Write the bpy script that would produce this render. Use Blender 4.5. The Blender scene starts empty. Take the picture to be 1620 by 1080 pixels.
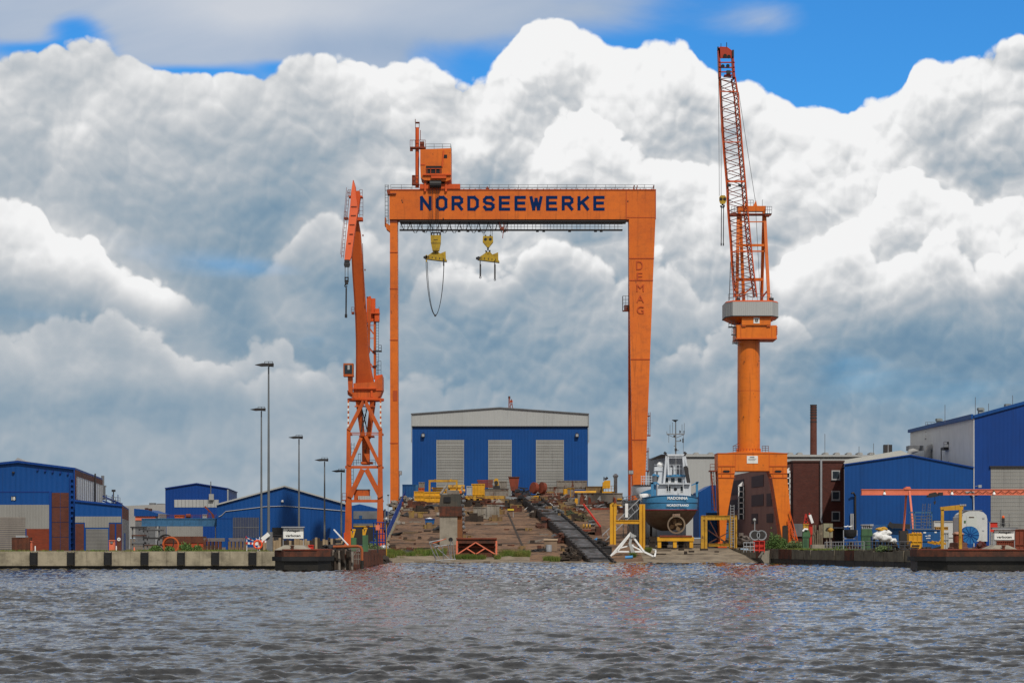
import bpy, bmesh, math, random
import numpy as np
from mathutils import Vector, Matrix
random.seed(7)
R = math.radians
scene = bpy.context.scene
COL = scene.collection

# ------------------------------------------------------------------ camera
# photograph: 1620 x 1080, long lens, level camera with the horizon low in the frame
F, EYE, YH, CX = 3600.0, 5.0, 850.0, 810.0
cam_d = bpy.data.cameras.new('camera')
cam = bpy.data.objects.new('camera', cam_d)
COL.objects.link(cam)
cam.location = (0, 0, EYE)
cam.rotation_euler = (R(90), 0, 0)
cam_d.sensor_width = 36.0
cam_d.lens = 36.0 * F / 1620.0
cam_d.shift_y = (YH - 540.0) / 1620.0
cam_d.clip_end = 20000
scene.camera = cam

# ------------------------------------------------------------------ sun, exposure
SUN_EL, SUN_AZ = 48.0, 160.0            # azimuth clockwise from +Y: behind the camera, a little to the right
sun_d = bpy.data.lights.new('sun', 'SUN')
sun_d.energy = 3.1
sun_d.angle = R(1.5)
sun_d.color = (1.0, 0.95, 0.88)
sun = bpy.data.objects.new('sun', sun_d)
COL.objects.link(sun)
sd = Vector((math.sin(R(SUN_AZ)) * math.cos(R(SUN_EL)), math.cos(R(SUN_AZ)) * math.cos(R(SUN_EL)), math.sin(R(SUN_EL))))
sun.rotation_euler = sd.to_track_quat('Z', 'Y').to_euler()
scene.view_settings.view_transform = 'Standard'
scene.view_settings.look = 'None'
scene.view_settings.exposure = 0.0
scene.view_settings.gamma = 1.0
scene.render.film_transparent = False
try:
    scene.cycles.max_bounces = 6
    scene.cycles.use_denoising = True
except Exception:
    pass

# ------------------------------------------------------------------ node maths helper
class NX:
    """a socket (or number) with arithmetic; every operation adds a Math node"""
    tree = None
    def __init__(s, v): s.v = v
    @staticmethod
    def op(o, *a):
        n = NX.tree.nodes.new('ShaderNodeMath'); n.operation = o
        for i, x in enumerate(a):
            x = x.v if isinstance(x, NX) else x
            if isinstance(x, (int, float)): n.inputs[i].default_value = x
            else: NX.tree.links.new(x, n.inputs[i])
        return NX(n.outputs[0])
    def __add__(s, o): return NX.op('ADD', s, o)
    __radd__ = __add__
    def __sub__(s, o): return NX.op('SUBTRACT', s, o)
    def __rsub__(s, o): return NX.op('SUBTRACT', o, s)
    def __mul__(s, o): return NX.op('MULTIPLY', s, o)
    __rmul__ = __mul__
    def __truediv__(s, o): return NX.op('DIVIDE', s, o)
    def clamp(s):
        r = NX.op('ADD', s, 0.0); r.v.node.use_clamp = True; return r

def sstep(x, a, b):
    n = NX.tree.nodes.new('ShaderNodeMapRange'); n.interpolation_type = 'SMOOTHSTEP'
    NX.tree.links.new(x.v, n.inputs[0])
    n.inputs[1].default_value = a; n.inputs[2].default_value = b
    n.inputs[3].default_value = 0; n.inputs[4].default_value = 1
    return NX(n.outputs[0])

def mixc(f, a, b):
    n = NX.tree.nodes.new('ShaderNodeMix'); n.data_type = 'RGBA'
    for s, x in ((n.inputs[0], f), (n.inputs[6], a), (n.inputs[7], b)):
        x = x.v if isinstance(x, NX) else x
        if isinstance(x, (int, float)): s.default_value = x
        elif isinstance(x, tuple): s.default_value = (*x, 1)
        else: NX.tree.links.new(x, s)
    return n.outputs[2]

def curve(x, pts, lo, hi):
    """piecewise curve of points (x, y), x and y rescaled to 0..1 of the given range"""
    n = NX.tree.nodes.new('ShaderNodeFloatCurve')
    xs = (x - lo) * (1.0 / (hi - lo))
    NX.tree.links.new(xs.v, n.inputs[1])
    c = n.mapping.curves[0]
    while len(c.points) < len(pts): c.points.new(0.5, 0.5)
    for p, q in zip(c.points, pts): p.location = q; p.handle_type = 'AUTO'
    n.mapping.extend = 'HORIZONTAL'
    n.mapping.update()
    return NX(n.outputs[0])

# ------------------------------------------------------------------ world: Nishita sky behind broken cumulus
world = bpy.data.worlds.new('World')
scene.world = world
world.cycles.sampling_method = 'MANUAL'
world.cycles.sample_map_resolution = 256
world.use_nodes = True
wt = world.node_tree; wt.nodes.clear(); NX.tree = wt
L = wt.links.new
geo = wt.nodes.new('ShaderNodeTexCoord')
nrm = wt.nodes.new('ShaderNodeVectorMath'); nrm.operation = 'NORMALIZE'
L(geo.outputs['Generated'], nrm.inputs[0])
sep = wt.nodes.new('ShaderNodeSeparateXYZ'); L(nrm.outputs[0], sep.inputs[0])
dx, dy, dz = (NX(o) for o in sep.outputs)
KS = 3600.0 / 1620.0
U = NX.op('ARCTAN2', dx, dy) * KS
V = NX.op('ARCSINE', dz) * KS
def pu(px): return math.atan((px - CX) / F) * KS
def pv(py): return math.atan((YH - py) / F) * KS

def vec(off=(0, 0, 0), sc=(1, 1, 1)):
    n = wt.nodes.new('ShaderNodeMapping'); n.vector_type = 'POINT'
    L(nrm.outputs[0], n.inputs[0])
    n.inputs[1].default_value = off
    n.inputs[3].default_value = sc
    return n.outputs[0]
def noise(v, scale, detail=6, rough=0.55, dist=0.0):
    n = wt.nodes.new('ShaderNodeTexNoise'); n.noise_dimensions = '3D'
    L(v, n.inputs['Vector']); n.inputs['Scale'].default_value = scale; n.inputs['Detail'].default_value = detail
    n.inputs['Roughness'].default_value = rough; n.inputs['Distortion'].default_value = dist
    return NX(n.outputs[0])
def puff(v, scale, detail=3, rough=0.5):
    n = wt.nodes.new('ShaderNodeTexVoronoi'); n.voronoi_dimensions = '3D'; n.feature = 'F1'
    n.normalize = False
    L(v, n.inputs['Vector']); n.inputs['Scale'].default_value = scale; n.inputs['Detail'].default_value = detail
    n.inputs['Roughness'].default_value = rough; n.inputs['Lacunarity'].default_value = 2.2
    return NX(n.outputs[0])
def warp(v, amount, scale):
    n = wt.nodes.new('ShaderNodeTexNoise'); L(v, n.inputs['Vector']); n.inputs['Scale'].default_value = scale; n.inputs['Detail'].default_value = 4
    s = wt.nodes.new('ShaderNodeVectorMath'); s.operation = 'SUBTRACT'; L(n.outputs[1], s.inputs[0]); s.inputs[1].default_value = (.5, .5, .5)
    m = wt.nodes.new('ShaderNodeVectorMath'); m.operation = 'SCALE'; L(s.outputs[0], m.inputs[0]); m.inputs[3].default_value = amount
    a = wt.nodes.new('ShaderNodeVectorMath'); a.operation = 'ADD'; L(v, a.inputs[0]); L(m.outputs[0], a.inputs[1])
    return a.outputs[0]
def blob(px, py, rx, ry):
    a = (U - pu(px)) * (1620.0 / rx); b = (V - pv(py)) * (1620.0 / ry)
    return NX.op('POWER', 2.718, (a * a + b * b) * -1.0)
def blobs(*items):
    t = None
    for px, py, rx, ry, w in items:
        b = blob(px, py, rx, ry) * w
        t = b if t is None else t + b
    return t

# billow fields (rounded heads with creases between them), sampled here and a little towards the light for relief
def heads(v, scale):
    d = puff(v, scale, 0)
    return 0.55 - d * d * 1.5
def billow(off):
    w = warp(vec(off), 0.022, 16.0)
    w2 = warp(w, 0.006, 60.0)
    return heads(w, 15.0) + heads(w2, 36.0) * 0.6, heads(w2, 92.0) * 0.8 + heads(w2, 210.0) * 0.4, noise(vec(off), 8.0, 8, 0.58) - 0.5
b0, s0, n0 = billow((0, 0, 0))
b1, _, n1 = billow((-0.0040, 0.0, 0.0105))
_, s1, _ = billow((-0.0010, 0.0, 0.0030))
big = noise(vec((3, 1, 2)), 5.0, 3, 0.5) - 0.5
wisp = noise(vec((1, 4, 2), (1, 1, 2.4)), 8.0, 7, 0.56, 0.5) - 0.5
relief = (b0 - b1) * 0.42 + (s0 - s1) * 0.26 + (n0 - n1) * 1.2
edge_noise = b0 * 0.030 + s0 * 0.012 + n0 * 0.10

def outline(pts):
    q = [((pu(x) + 0.52) / 1.04, pv(y) / 0.56) for x, y in pts]
    return curve(U, q, -0.52, 0.52) * 0.56
def bank(pts, soft, amp=1.0, fade=None, win=None):
    """cloud bank under an outline of (x, y) points; fade: depth over which it melts away; win: where along the horizon it stands"""
    d = outline(pts) - V + edge_noise * amp
    a = sstep(d, -0.002, soft)
    if fade: a = a * (1.0 - sstep(d, fade[0], fade[1]))
    if win:
        uw = U + n0 * 0.10
        a = a * sstep(uw, pu(win[0]), pu(win[1])) * (1.0 - sstep(uw, pu(win[2]), pu(win[3])))
    return d, a

# --- clear sky
nis = wt.nodes.new('ShaderNodeTexSky'); nis.sky_type = 'NISHITA'; nis.sun_disc = False
nis.sun_elevation = R(SUN_EL); nis.sun_rotation = R(SUN_AZ)
nis.air_density = 1.0; nis.dust_density = 0.4; nis.ozone_density = 2.0
tint = wt.nodes.new('ShaderNodeMix'); tint.data_type = 'RGBA'; tint.blend_type = 'MULTIPLY'; tint.inputs[0].default_value = 1
L(nis.outputs[0], tint.inputs[6]); tint.inputs[7].default_value = (0.23, 0.76, 1.28, 1)
sky = tint.outputs[2]

# --- brightness of the cloud body: grey-blue hollows, white sunlit heads
tone = 0.645 - (1.0 - sstep(U, pu(250), pu(750))) * sstep(V, pv(420), pv(260)) * 0.07 + sstep(V, pv(690), pv(800)) * -0.05 + sstep(U, pu(200), pu(900)) * 0.04 + big * 0.40 + wisp * 0.42 + relief * (0.60 + sstep(V, pv(640), pv(300)) * 0.35) * (0.55 + sstep(U, pu(350), pu(850)) * 0.45) + b0 * 0.06 + n0 * 0.4
tone = tone + blobs(
    (680, 600, 90, 60, .10), (560, 400, 110, 50, .12), (700, 420, 80, 50, .10), (90, 590, 130, 40, .16), (300, 600, 110, 40, .12), (960, 110, 190, 70, .22), (1420, 260, 260, 150, .16), (940, 240, 130, 80, .22), (1180, 380, 190, 150, .20),
    (1480, 390, 160, 80, .16), (90, 170, 140, 80, .10), (330, 190, 200, 90, .08), (30, 390, 90, 60, .34), (140, 430, 80, 60, .20),
    (235, 480, 60, 45, .40), (760, 190, 200, 100, .14), (880, 400, 130, 60, .10), (1190, 600, 110, 70, .12), (470, 490, 90, 35, .14),
    (60, 240, 180, 60, -.10), (480, 250, 140, 80, -.16), (370, 420, 200, 55, -.28), (420, 330, 220, 50, -.22), (740, 560, 170, 110, -.14), (560, 460, 60, 40, -.2),
    (150, 510, 260, 40, -.22), (1450, 575, 240, 80, -.14), (1270, 620, 160, 80, -.16), (200, 655, 300, 40, -.10), (820, 610, 300, 60, -.06),
    (1180, 330, 60, 60, -.10), (780, 270, 70, 28, -.30), (1060, 560, 80, 60, -.1), (1560, 640, 200, 70, -.12), (220, 560, 240, 50, .10), (520, 620, 220, 60, .06))
low = sstep(V, pv(860), pv(480))
tone = tone * (0.80 + low * 0.20) + (1.0 - low) * 0.30 + sstep(V, pv(700), pv(800)) * -0.0

# back bank: the long crest below the blue
A_pts = [(-10, 100), (60, 95), (130, 98), (200, 118), (300, 142), (400, 130), (470, 112), (560, 118), (640, 124), (760, 132), (800, 98), (840, 52), (890, 44), (950, 66), (985, 78), (1030, 60), (1085, 76), (1120, 112), (1200, 140), (1280, 170), (1380, 182), (1425, 172), (1450, 132), (1500, 134), (1560, 118), (1630, 84)]
dA, aA = bank(A_pts, 0.003, 0.6)
tA = tone + (1.0 - sstep(dA, 0.0, 0.07)) * 0.22 * sstep(U, pu(500), pu(900)) + (1.0 - sstep(dA, 0.0, 0.05)) * 0.10
# nearer heads standing in front of it
B_pts = [(-10, 300), (700, 300), (840, 250), (870, 205), (910, 186), (950, 208), (1000, 232), (1050, 260), (1110, 252), (1160, 280), (1250, 300), (1630, 310)]
dB, aB = bank(B_pts, 0.005, 0.85, (0.04, 0.14), (820, 870, 1080, 1180))
E_pts = [(-10, 360), (1190, 400), (1230, 395), (1300, 385), (1370, 370), (1400, 330), (1450, 308), (1530, 322), (1570, 320), (1630, 330)]
dE, aE = bank(E_pts, 0.005, 0.9, (0.05, 0.15), (1150, 1260, 1700, 1800))
C_pts = [(-10, 335), (30, 335), (70, 352), (90, 395), (140, 395), (180, 430), (215, 445), (250, 452), (290, 480), (370, 500), (1630, 500)]
dC, aC = bank(C_pts, 0.005, 0.85, (0.03, 0.12), (-60, -50, 260, 360))
G_pts = [(-10, 480), (330, 480), (400, 445), (450, 400), (520, 360), (570, 380), (640, 420), (1630, 420)]
dG, aG = bank(G_pts, 0.007, 0.9, (0.03, 0.10), (380, 440, 560, 640))
D_pts = [(-10, 545), (100, 535), (190, 525), (260, 545), (330, 560), (400, 520), (450, 525), (480, 560), (600, 590), (1630, 570)]
dD, aD = bank(D_pts, 0.007, 1.0, (0.02, 0.09), (-60, -50, 460, 560))
H_pts = [(-10, 590), (980, 590), (1090, 560), (1200, 480), (1260, 500), (1310, 580), (1400, 590), (1630, 570)]
dH, aH = bank(H_pts, 0.007, 1.0, (0.02, 0.10), (1000, 1080, 1230, 1310))
J_pts = [(-10, 520), (640, 480), (700, 430), (780, 455), (850, 395), (920, 370), (980, 420), (1050, 400), (1120, 470), (1630, 520)]
dJ, aJ = bank(J_pts, 0.007, 0.9, (0.02, 0.09), (600, 690, 1050, 1150))
K_pts = [(-10, 640), (340, 600), (400, 565), (470, 575), (530, 560), (620, 600), (760, 590), (1630, 640)]
dK, aK = bank(K_pts, 0.008, 1.0, (0.02, 0.07), (330, 390, 640, 800))
M_pts = [(-10, 480), (1100, 450), (1190, 400), (1260, 420), (1330, 380), (1400, 430), (1500, 400), (1560, 440), (1630, 430)]
dM, aM = bank(M_pts, 0.007, 1.0, (0.02, 0.08), (1120, 1200, 1700, 1800))
def lit(d, w): return (1.0 - sstep(d, 0.0, 0.040)) * w
tone2 = tA
for d, a, w in ((dK, aK, .20), (dM, aM, .22), (dJ, aJ, .24), (dD, aD, .26), (dG, aG, .26), (dC, aC, .34), (dH, aH, .28), (dE, aE, .28), (dB, aB, .28)):
    # the crest of a nearer head is lit, the air just above it stays in its shade
    tone2 = tone2 + a * lit(d, w) - (1.0 - a) * sstep(d, -0.05, 0.0) * (w * 0.16)
ramp = wt.nodes.new('ShaderNodeValToRGB')
ramp.color_ramp.interpolation = 'B_SPLINE'
els = ramp.color_ramp.elements
for pos, c in ((0.0, (0.125, 0.24, 0.365)), (0.25, (0.23, 0.335, 0.43)), (0.45, (0.365, 0.43, 0.49)), (0.62, (0.48, 0.52, 0.56)), (0.80, (0.68, 0.69, 0.70)), (1.0, (0.95, 0.95, 0.95))):
    e = els[0] if pos == 0 else (els[-1] if pos == 1 else els.new(pos))
    e.position = pos; e.color = (*c, 1)
L(tone2.clamp().v, ramp.inputs[0])
cl = wt.nodes.new('ShaderNodeVectorMath'); cl.operation = 'SCALE'; L(ramp.outputs[0], cl.inputs[0]); cl.inputs[3].default_value = 10.0   # world strength is 0.1

# thin gaps low down where the blue shows through
gap = blobs((495, 545, 110, 30, .62), (450, 432, 110, 22, .4), (330, 425, 120, 30, .4), (1480, 620, 260, 70, .5), (1330, 560, 90, 50, .4), (60, 505, 150, 20, .35)) + wisp * 1.6 + n0 * 0.5
aA2 = aA * (1.0 - sstep(gap, 0.30, 1.1) * 0.7)
# high grey veil above the crest
veil = wisp * 1.1 + big * 0.5 + blobs((260, 110, 90, 40, .25), (420, 40, 330, 80, .85), (30, 30, 120, 70, .75), (700, 30, 140, 90, .48), (950, 10, 150, 45, .55), (1230, 40, 120, 40, .62), (640, 95, 60, 40, .10),
    (115, 62, 50, 30, -.75), (70, 95, 90, 12, -.5), (470, 110, 80, 14, -.5), (720, 90, 70, 40, -.35), (300, 130, 80, 18, -.8), (660, 70, 40, 40, -.30), (1420, 80, 220, 110, -.45))
aV = sstep(veil, 0.05, 0.62)
vt = wt.nodes.new('ShaderNodeValToRGB')
for k, c in ((0, (2.2, 3.4, 5.2, 1)), (1, (6.4, 6.6, 6.9, 1))): vt.color_ramp.elements[k].color = c
L((0.50 + wisp * 0.8 + big * 0.9 + blobs((420, 20, 200, 40, .35), (560, 80, 160, 40, -.35), (1250, 30, 200, 60, .25))).clamp().v, vt.inputs[0])
c1 = mixc(aV * 0.92, sky, vt.outputs[0])
c2 = mixc(aA2, c1, cl.outputs[0])
# overhead and behind the camera: an even broken cover
up = sstep(V, 0.53, 0.66)
back = sstep(dy, 0.75, 0.30)
cover = mixc(sstep(big + wisp, -0.45, -0.05), sky, mixc(sstep(big * 1.0 + n0, -0.25, 0.25), (3.9, 4.2, 4.6), (6.6, 6.6, 6.6)))
oth = NX.op('MAXIMUM', up, back)
c3 = mixc(oth, c2, cover)
bg = wt.nodes.new('ShaderNodeBackground'); L(c3, bg.inputs[0]); bg.inputs[1].default_value = 0.1
wo = wt.nodes.new('ShaderNodeOutputWorld'); L(bg.outputs[0], wo.inputs[0])

# ------------------------------------------------------------------ materials
MATS = {}
def mat(name, c, c2=None, rough=0.6, metal=0.0, scale=0.35, amount=0.6, streak=0.0, rust=0.0, rust_c=(0.10, 0.030, 0.012), dirt=0.0, corr=0.0, axis='X', bump=0.0, bump_scale=3.0, spec=0.35, grain=0.0):
    """weathered paint / metal / stone: broad blotches towards c2, vertical streaks, rust patches, profiled sheet ribs, bump"""
    if name in MATS: return MATS[name]
    m = bpy.data.materials.new(name); m.use_nodes = True
    t = m.node_tree; NX.tree = t; Lk = t.links.new
    b = t.nodes['Principled BSDF']
    b.inputs['Roughness'].default_value = rough; b.inputs['Metallic'].default_value = metal
    b.inputs['Specular IOR Level'].default_value = spec
    g = t.nodes.new('ShaderNodeNewGeometry')
    def mapped(sc):
        n = t.nodes.new('ShaderNodeMapping'); n.inputs[3].default_value = sc; Lk(g.outputs['Position'], n.inputs[0]); return n.outputs[0]
    def nz(v, s, d=5, r=0.6):
        n = t.nodes.new('ShaderNodeTexNoise'); n.inputs['Scale'].default_value = s; n.inputs['Detail'].default_value = d; n.inputs['Roughness'].default_value = r
        Lk(v, n.inputs['Vector']); return NX(n.outputs[0])
    col = c
    if c2 is not None:
        f = sstep(nz(mapped((1, 1, 0.7)), scale), 0.38, 0.68) * amount
        col = mixc(f, c, c2)
    if grain:
        f = sstep(nz(mapped((1, 1, 1)), 4.0, 4, 0.7), 0.35, 0.65)
        col = mixc(f * grain, col, tuple(x * 0.45 for x in c))
    if streak:
        f = sstep(nz(mapped((1, 1, 0.05)), 1.6, 4, 0.65), 0.52, 0.75) * streak
        col = mixc(f, col, tuple(x * 0.35 for x in c))
    if rust:
        f = sstep(nz(mapped((1, 1, 0.35)), 0.9, 8, 0.7), 0.66 - rust * 0.28, 0.74 - rust * 0.24)
        col = mixc(f, col, rust_c)
    if dirt:
        f = sstep(nz(mapped((0.6, 0.6, 1.0)), 0.7, 8, 0.7), 0.45, 0.7) * dirt
        col = mixc(f, col, (0.025, 0.02, 0.016))
    if isinstance(col, tuple): b.inputs['Base Color'].default_value = (*col, 1)
    else: Lk(col, b.inputs['Base Color'])
    h = None
    if corr:
        s = t.nodes.new('ShaderNodeSeparateXYZ'); Lk(g.outputs['Position'], s.inputs[0])
        x = NX(s.outputs['XYZ'.index(axis)])
        h = NX.op('SINE', x * (6.283 / corr)) * 0.22
    if bump:
        hb = nz(mapped((1, 1, 1)), bump_scale, 5, 0.6) * bump
        h = hb if h is None else h + hb
    if h is not None:
        bn = t.nodes.new('ShaderNodeBump'); bn.inputs['Strength'].default_value = 0.6; bn.inputs['Distance'].default_value = 0.12
        Lk(h.v, bn.inputs['Height']); Lk(bn.outputs[0], b.inputs['Normal'])
    MATS[name] = m
    return m

ORANGE = mat('crane_orange', (0.60, 0.130, 0.007), (0.50, 0.098, 0.006), rough=0.5, scale=0.10, amount=0.9, streak=0.62, dirt=0.20, rust=0.14)
ORANGE_OLD = mat('weathered_crane_orange', (0.50, 0.094, 0.009), (0.38, 0.064, 0.008), rough=0.55, scale=0.3, amount=0.9, streak=0.6, dirt=0.25, rust=0.18)
ORANGE_NEW = mat('crane_bright_orange', (0.66, 0.160, 0.009), (0.56, 0.122, 0.009), rough=0.42, scale=0.12, amount=0.6, streak=0.5, dirt=0.16, rust=0.10)
ORANGE_RED = mat('crane_red_orange', (0.56, 0.078, 0.007), (0.44, 0.055, 0.007), rough=0.6, scale=0.3, streak=0.25, dirt=0.15)
RUST_ORANGE = mat('faded_orange_steel', (0.50, 0.10, 0.022), (0.36, 0.06, 0.016), rough=0.6, scale=0.2, streak=0.4, rust=0.35, dirt=0.2)
SALMON = mat('salmon_paint', (0.66, 0.17, 0.09), (0.56, 0.13, 0.065), rough=0.6, streak=0.25, dirt=0.08)
BLUE = mat('blue_sheet_wall', (0.0028, 0.056, 0.220), (0.0024, 0.045, 0.180), rough=0.5, scale=0.06, amount=0.8, streak=0.34, corr=0.9, spec=0.25, dirt=0.06)
BLUE_DEEP = mat('deep_blue_sheet_wall', (0.0026, 0.042, 0.210), (0.0022, 0.034, 0.170), rough=0.5, scale=0.06, amount=0.8, streak=0.30, corr=0.9, spec=0.25, dirt=0.06)
BLUE_TRIM = mat('blue_trim', (0.003, 0.026, 0.16), rough=0.5)
LETTER_BLUE = mat('lettering_blue', (0.002, 0.020, 0.085), rough=0.8, spec=0.08)
LIGHT_GREY = mat('light_grey_sheet', (0.36, 0.365, 0.35), (0.30, 0.305, 0.30), rough=0.6, scale=0.05, streak=0.25, corr=0.45)
GREY_DOOR = mat('grey_door_sheet', (0.24, 0.235, 0.215), (0.19, 0.185, 0.17), rough=0.6, scale=0.2, streak=0.35, corr=0.5)
GREY_STEEL = mat('grey_steel', (0.16, 0.165, 0.17), (0.10, 0.10, 0.105), rough=0.5, metal=0.2, streak=0.3, dirt=0.2)
GALV = mat('galvanised_steel', (0.36, 0.37, 0.38), (0.26, 0.27, 0.28), rough=0.45, metal=0.3, dirt=0.1)
DARK_STEEL = mat('dark_steel', (0.020, 0.020, 0.022), (0.035, 0.028, 0.024), rough=0.6)
BLACK = mat('black_rubber', (0.010, 0.010, 0.011), (0.02, 0.02, 0.02), rough=0.75, bump=0.4)
DARK_IN = mat('dark_interior', (0.012, 0.012, 0.013), rough=0.8)  # near-black panels for openings: the shade inside is put into the colour
YELLOW = mat('yellow_paint', (0.60, 0.30, 0.012), (0.46, 0.21, 0.012), rough=0.5, scale=0.5, streak=0.35, rust=0.18, dirt=0.12)
YELLOW_OLD = mat('worn_yellow_paint', (0.48, 0.26, 0.020), (0.32, 0.16, 0.018), rough=0.6, scale=0.8, streak=0.5, rust=0.42, dirt=0.3)
HOOK_YELLOW = mat('hook_yellow', (0.40, 0.26, 0.014), (0.25, 0.15, 0.012), rough=0.5, scale=1.2, streak=0.4, dirt=0.35)
WHITE = mat('white_paint', (0.76, 0.76, 0.74), (0.62, 0.62, 0.60), rough=0.45, streak=0.25, dirt=0.08)
RUST = mat('rusty_steel', (0.115, 0.036, 0.018), (0.042, 0.020, 0.014), rough=0.85, scale=0.8, amount=.9, streak=0.6, dirt=0.6, bump=0.4)
RUST_RED = mat('red_rust_steel', (0.20, 0.040, 0.018), (0.10, 0.028, 0.015), rough=0.8, scale=0.7, streak=0.5, dirt=0.3, bump=0.2)
RUST_GREY = mat('rusty_grey_steel', (0.21, 0.185, 0.155), (0.13, 0.10, 0.075), rough=0.75, scale=0.5, streak=0.6, rust=0.45, dirt=0.25, bump=0.2)
CONCRETE = mat('quay_concrete', (0.33, 0.285, 0.20), (0.22, 0.19, 0.13), rough=0.9, scale=0.5, amount=.9, streak=0.75, dirt=0.40, bump=0.5, bump_scale=1.5)
CONCRETE_GREY = mat('grey_concrete', (0.27, 0.24, 0.19), (0.19, 0.165, 0.125), rough=0.9, scale=0.5, streak=0.6, dirt=0.25, bump=0.5, bump_scale=1.5)
WET = mat('wet_dark_wall', (0.012, 0.011, 0.009), (0.022, 0.018, 0.012), rough=0.5, scale=0.6, bump=0.5)
TIMBER = mat('weathered_timber', (0.17, 0.115, 0.065), (0.085, 0.055, 0.033), rough=0.9, scale=0.6, streak=0.7, dirt=0.3, bump=0.4)
DARK_TIMBER = mat('dark_timber', (0.040, 0.028, 0.020), (0.018, 0.014, 0.012), rough=0.9, scale=0.9, streak=0.5, bump=0.5)
GREEN_PAINT = mat('green_machine_paint', (0.055, 0.13, 0.055), (0.04, 0.085, 0.04), rough=0.55, scale=0.8, streak=0.5, rust=0.15, dirt=0.2)
RED = mat('red_paint', (0.52, 0.03, 0.016), (0.36, 0.022, 0.014), rough=0.5, streak=0.3, dirt=0.15)
SHIP_BLUE = mat('ship_blue', (0.050, 0.205, 0.38), (0.038, 0.160, 0.30), rough=0.45, scale=0.4, streak=0.35, dirt=0.12)
MID_BLUE = mat('faded_blue_steel', (0.035, 0.125, 0.24), (0.022, 0.075, 0.15), rough=0.6, scale=0.3, streak=0.5, rust=0.15, dirt=0.25)
CONT_BLUE = mat('container_blue', (0.008, 0.075, 0.22), (0.008, 0.05, 0.15), rough=0.55, scale=0.5, streak=0.4, corr=0.35, dirt=0.1)
GLASS = mat('window_glass', (0.020, 0.028, 0.035), (0.05, 0.065, 0.08), rough=0.25, spec=0.18, scale=0.5)
ROOF_GREY = mat('grey_roof_sheet', (0.30, 0.295, 0.28), (0.24, 0.235, 0.22), rough=0.7, scale=0.2, streak=0.2)
TARP_WHITE = mat('white_bag_fabric', (0.66, 0.66, 0.64), (0.42, 0.42, 0.41), rough=0.85, scale=1.6, bump=0.6)
SIGN_WHITE = mat('sign_white', (0.70, 0.70, 0.66), (0.58, 0.58, 0.55), rough=0.5, streak=0.2)
SIGN_BLACK = mat('sign_black', (0.012, 0.012, 0.012), rough=0.6)

def brick_mat(name, c1, c2, mortar, sc=1.0):
    m = bpy.data.materials.new(name); m.use_nodes = True
    t = m.node_tree; NX.tree = t; Lk = t.links.new
    b = t.nodes['Principled BSDF']; b.inputs['Roughness'].default_value = 0.9; b.inputs['Specular IOR Level'].default_value = 0.2
    g = t.nodes.new('ShaderNodeNewGeometry')
    s = t.nodes.new('ShaderNodeSeparateXYZ'); Lk(g.outputs['Position'], s.inputs[0])
    cb = t.nodes.new('ShaderNodeCombineXYZ'); a = NX(s.outputs[0]) + NX(s.outputs[1])
    Lk(a.v, cb.inputs[0]); Lk(s.outputs[2], cb.inputs[1])
    k = t.nodes.new('ShaderNodeTexBrick'); Lk(cb.outputs[0], k.inputs['Vector'])
    k.inputs['Color1'].default_value = (*c1, 1); k.inputs['Color2'].default_value = (*c2, 1); k.inputs['Mortar'].default_value = (*mortar, 1)
    k.inputs['Scale'].default_value = sc; k.inputs['Mortar Size'].default_value = 0.018; k.inputs['Brick Width'].default_value = 0.5; k.inputs['Row Height'].default_value = 0.18
    n = t.nodes.new('ShaderNodeTexNoise'); n.inputs['Scale'].default_value = 0.5; n.inputs['Detail'].default_value = 7; n.inputs['Roughness'].default_value = 0.7; Lk(g.outputs['Position'], n.inputs['Vector'])
    c = mixc(sstep(NX(n.outputs[0]), 0.4, 0.7) * 0.5, k.outputs[0], tuple(x * 0.6 for x in c1))
    Lk(c, b.inputs['Base Color'])
    return m
BRICK = brick_mat('dark_red_brick', (0.098, 0.028, 0.020), (0.060, 0.020, 0.016), (0.085, 0.05, 0.042))
BRICK_OLD = brick_mat('old_brick_panel', (0.125, 0.036, 0.022), (0.085, 0.028, 0.02), (0.10, 0.06, 0.05))
BRICK_RED = brick_mat('red_brick_panel', (0.22, 0.040, 0.018), (0.16, 0.034, 0.018), (0.14, 0.05, 0.03))
BRICK_PALE = mat('brown_panel_wall', (0.24, 0.125, 0.10), (0.18, 0.09, 0.075), rough=0.9, scale=0.2, streak=0.3)

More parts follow.
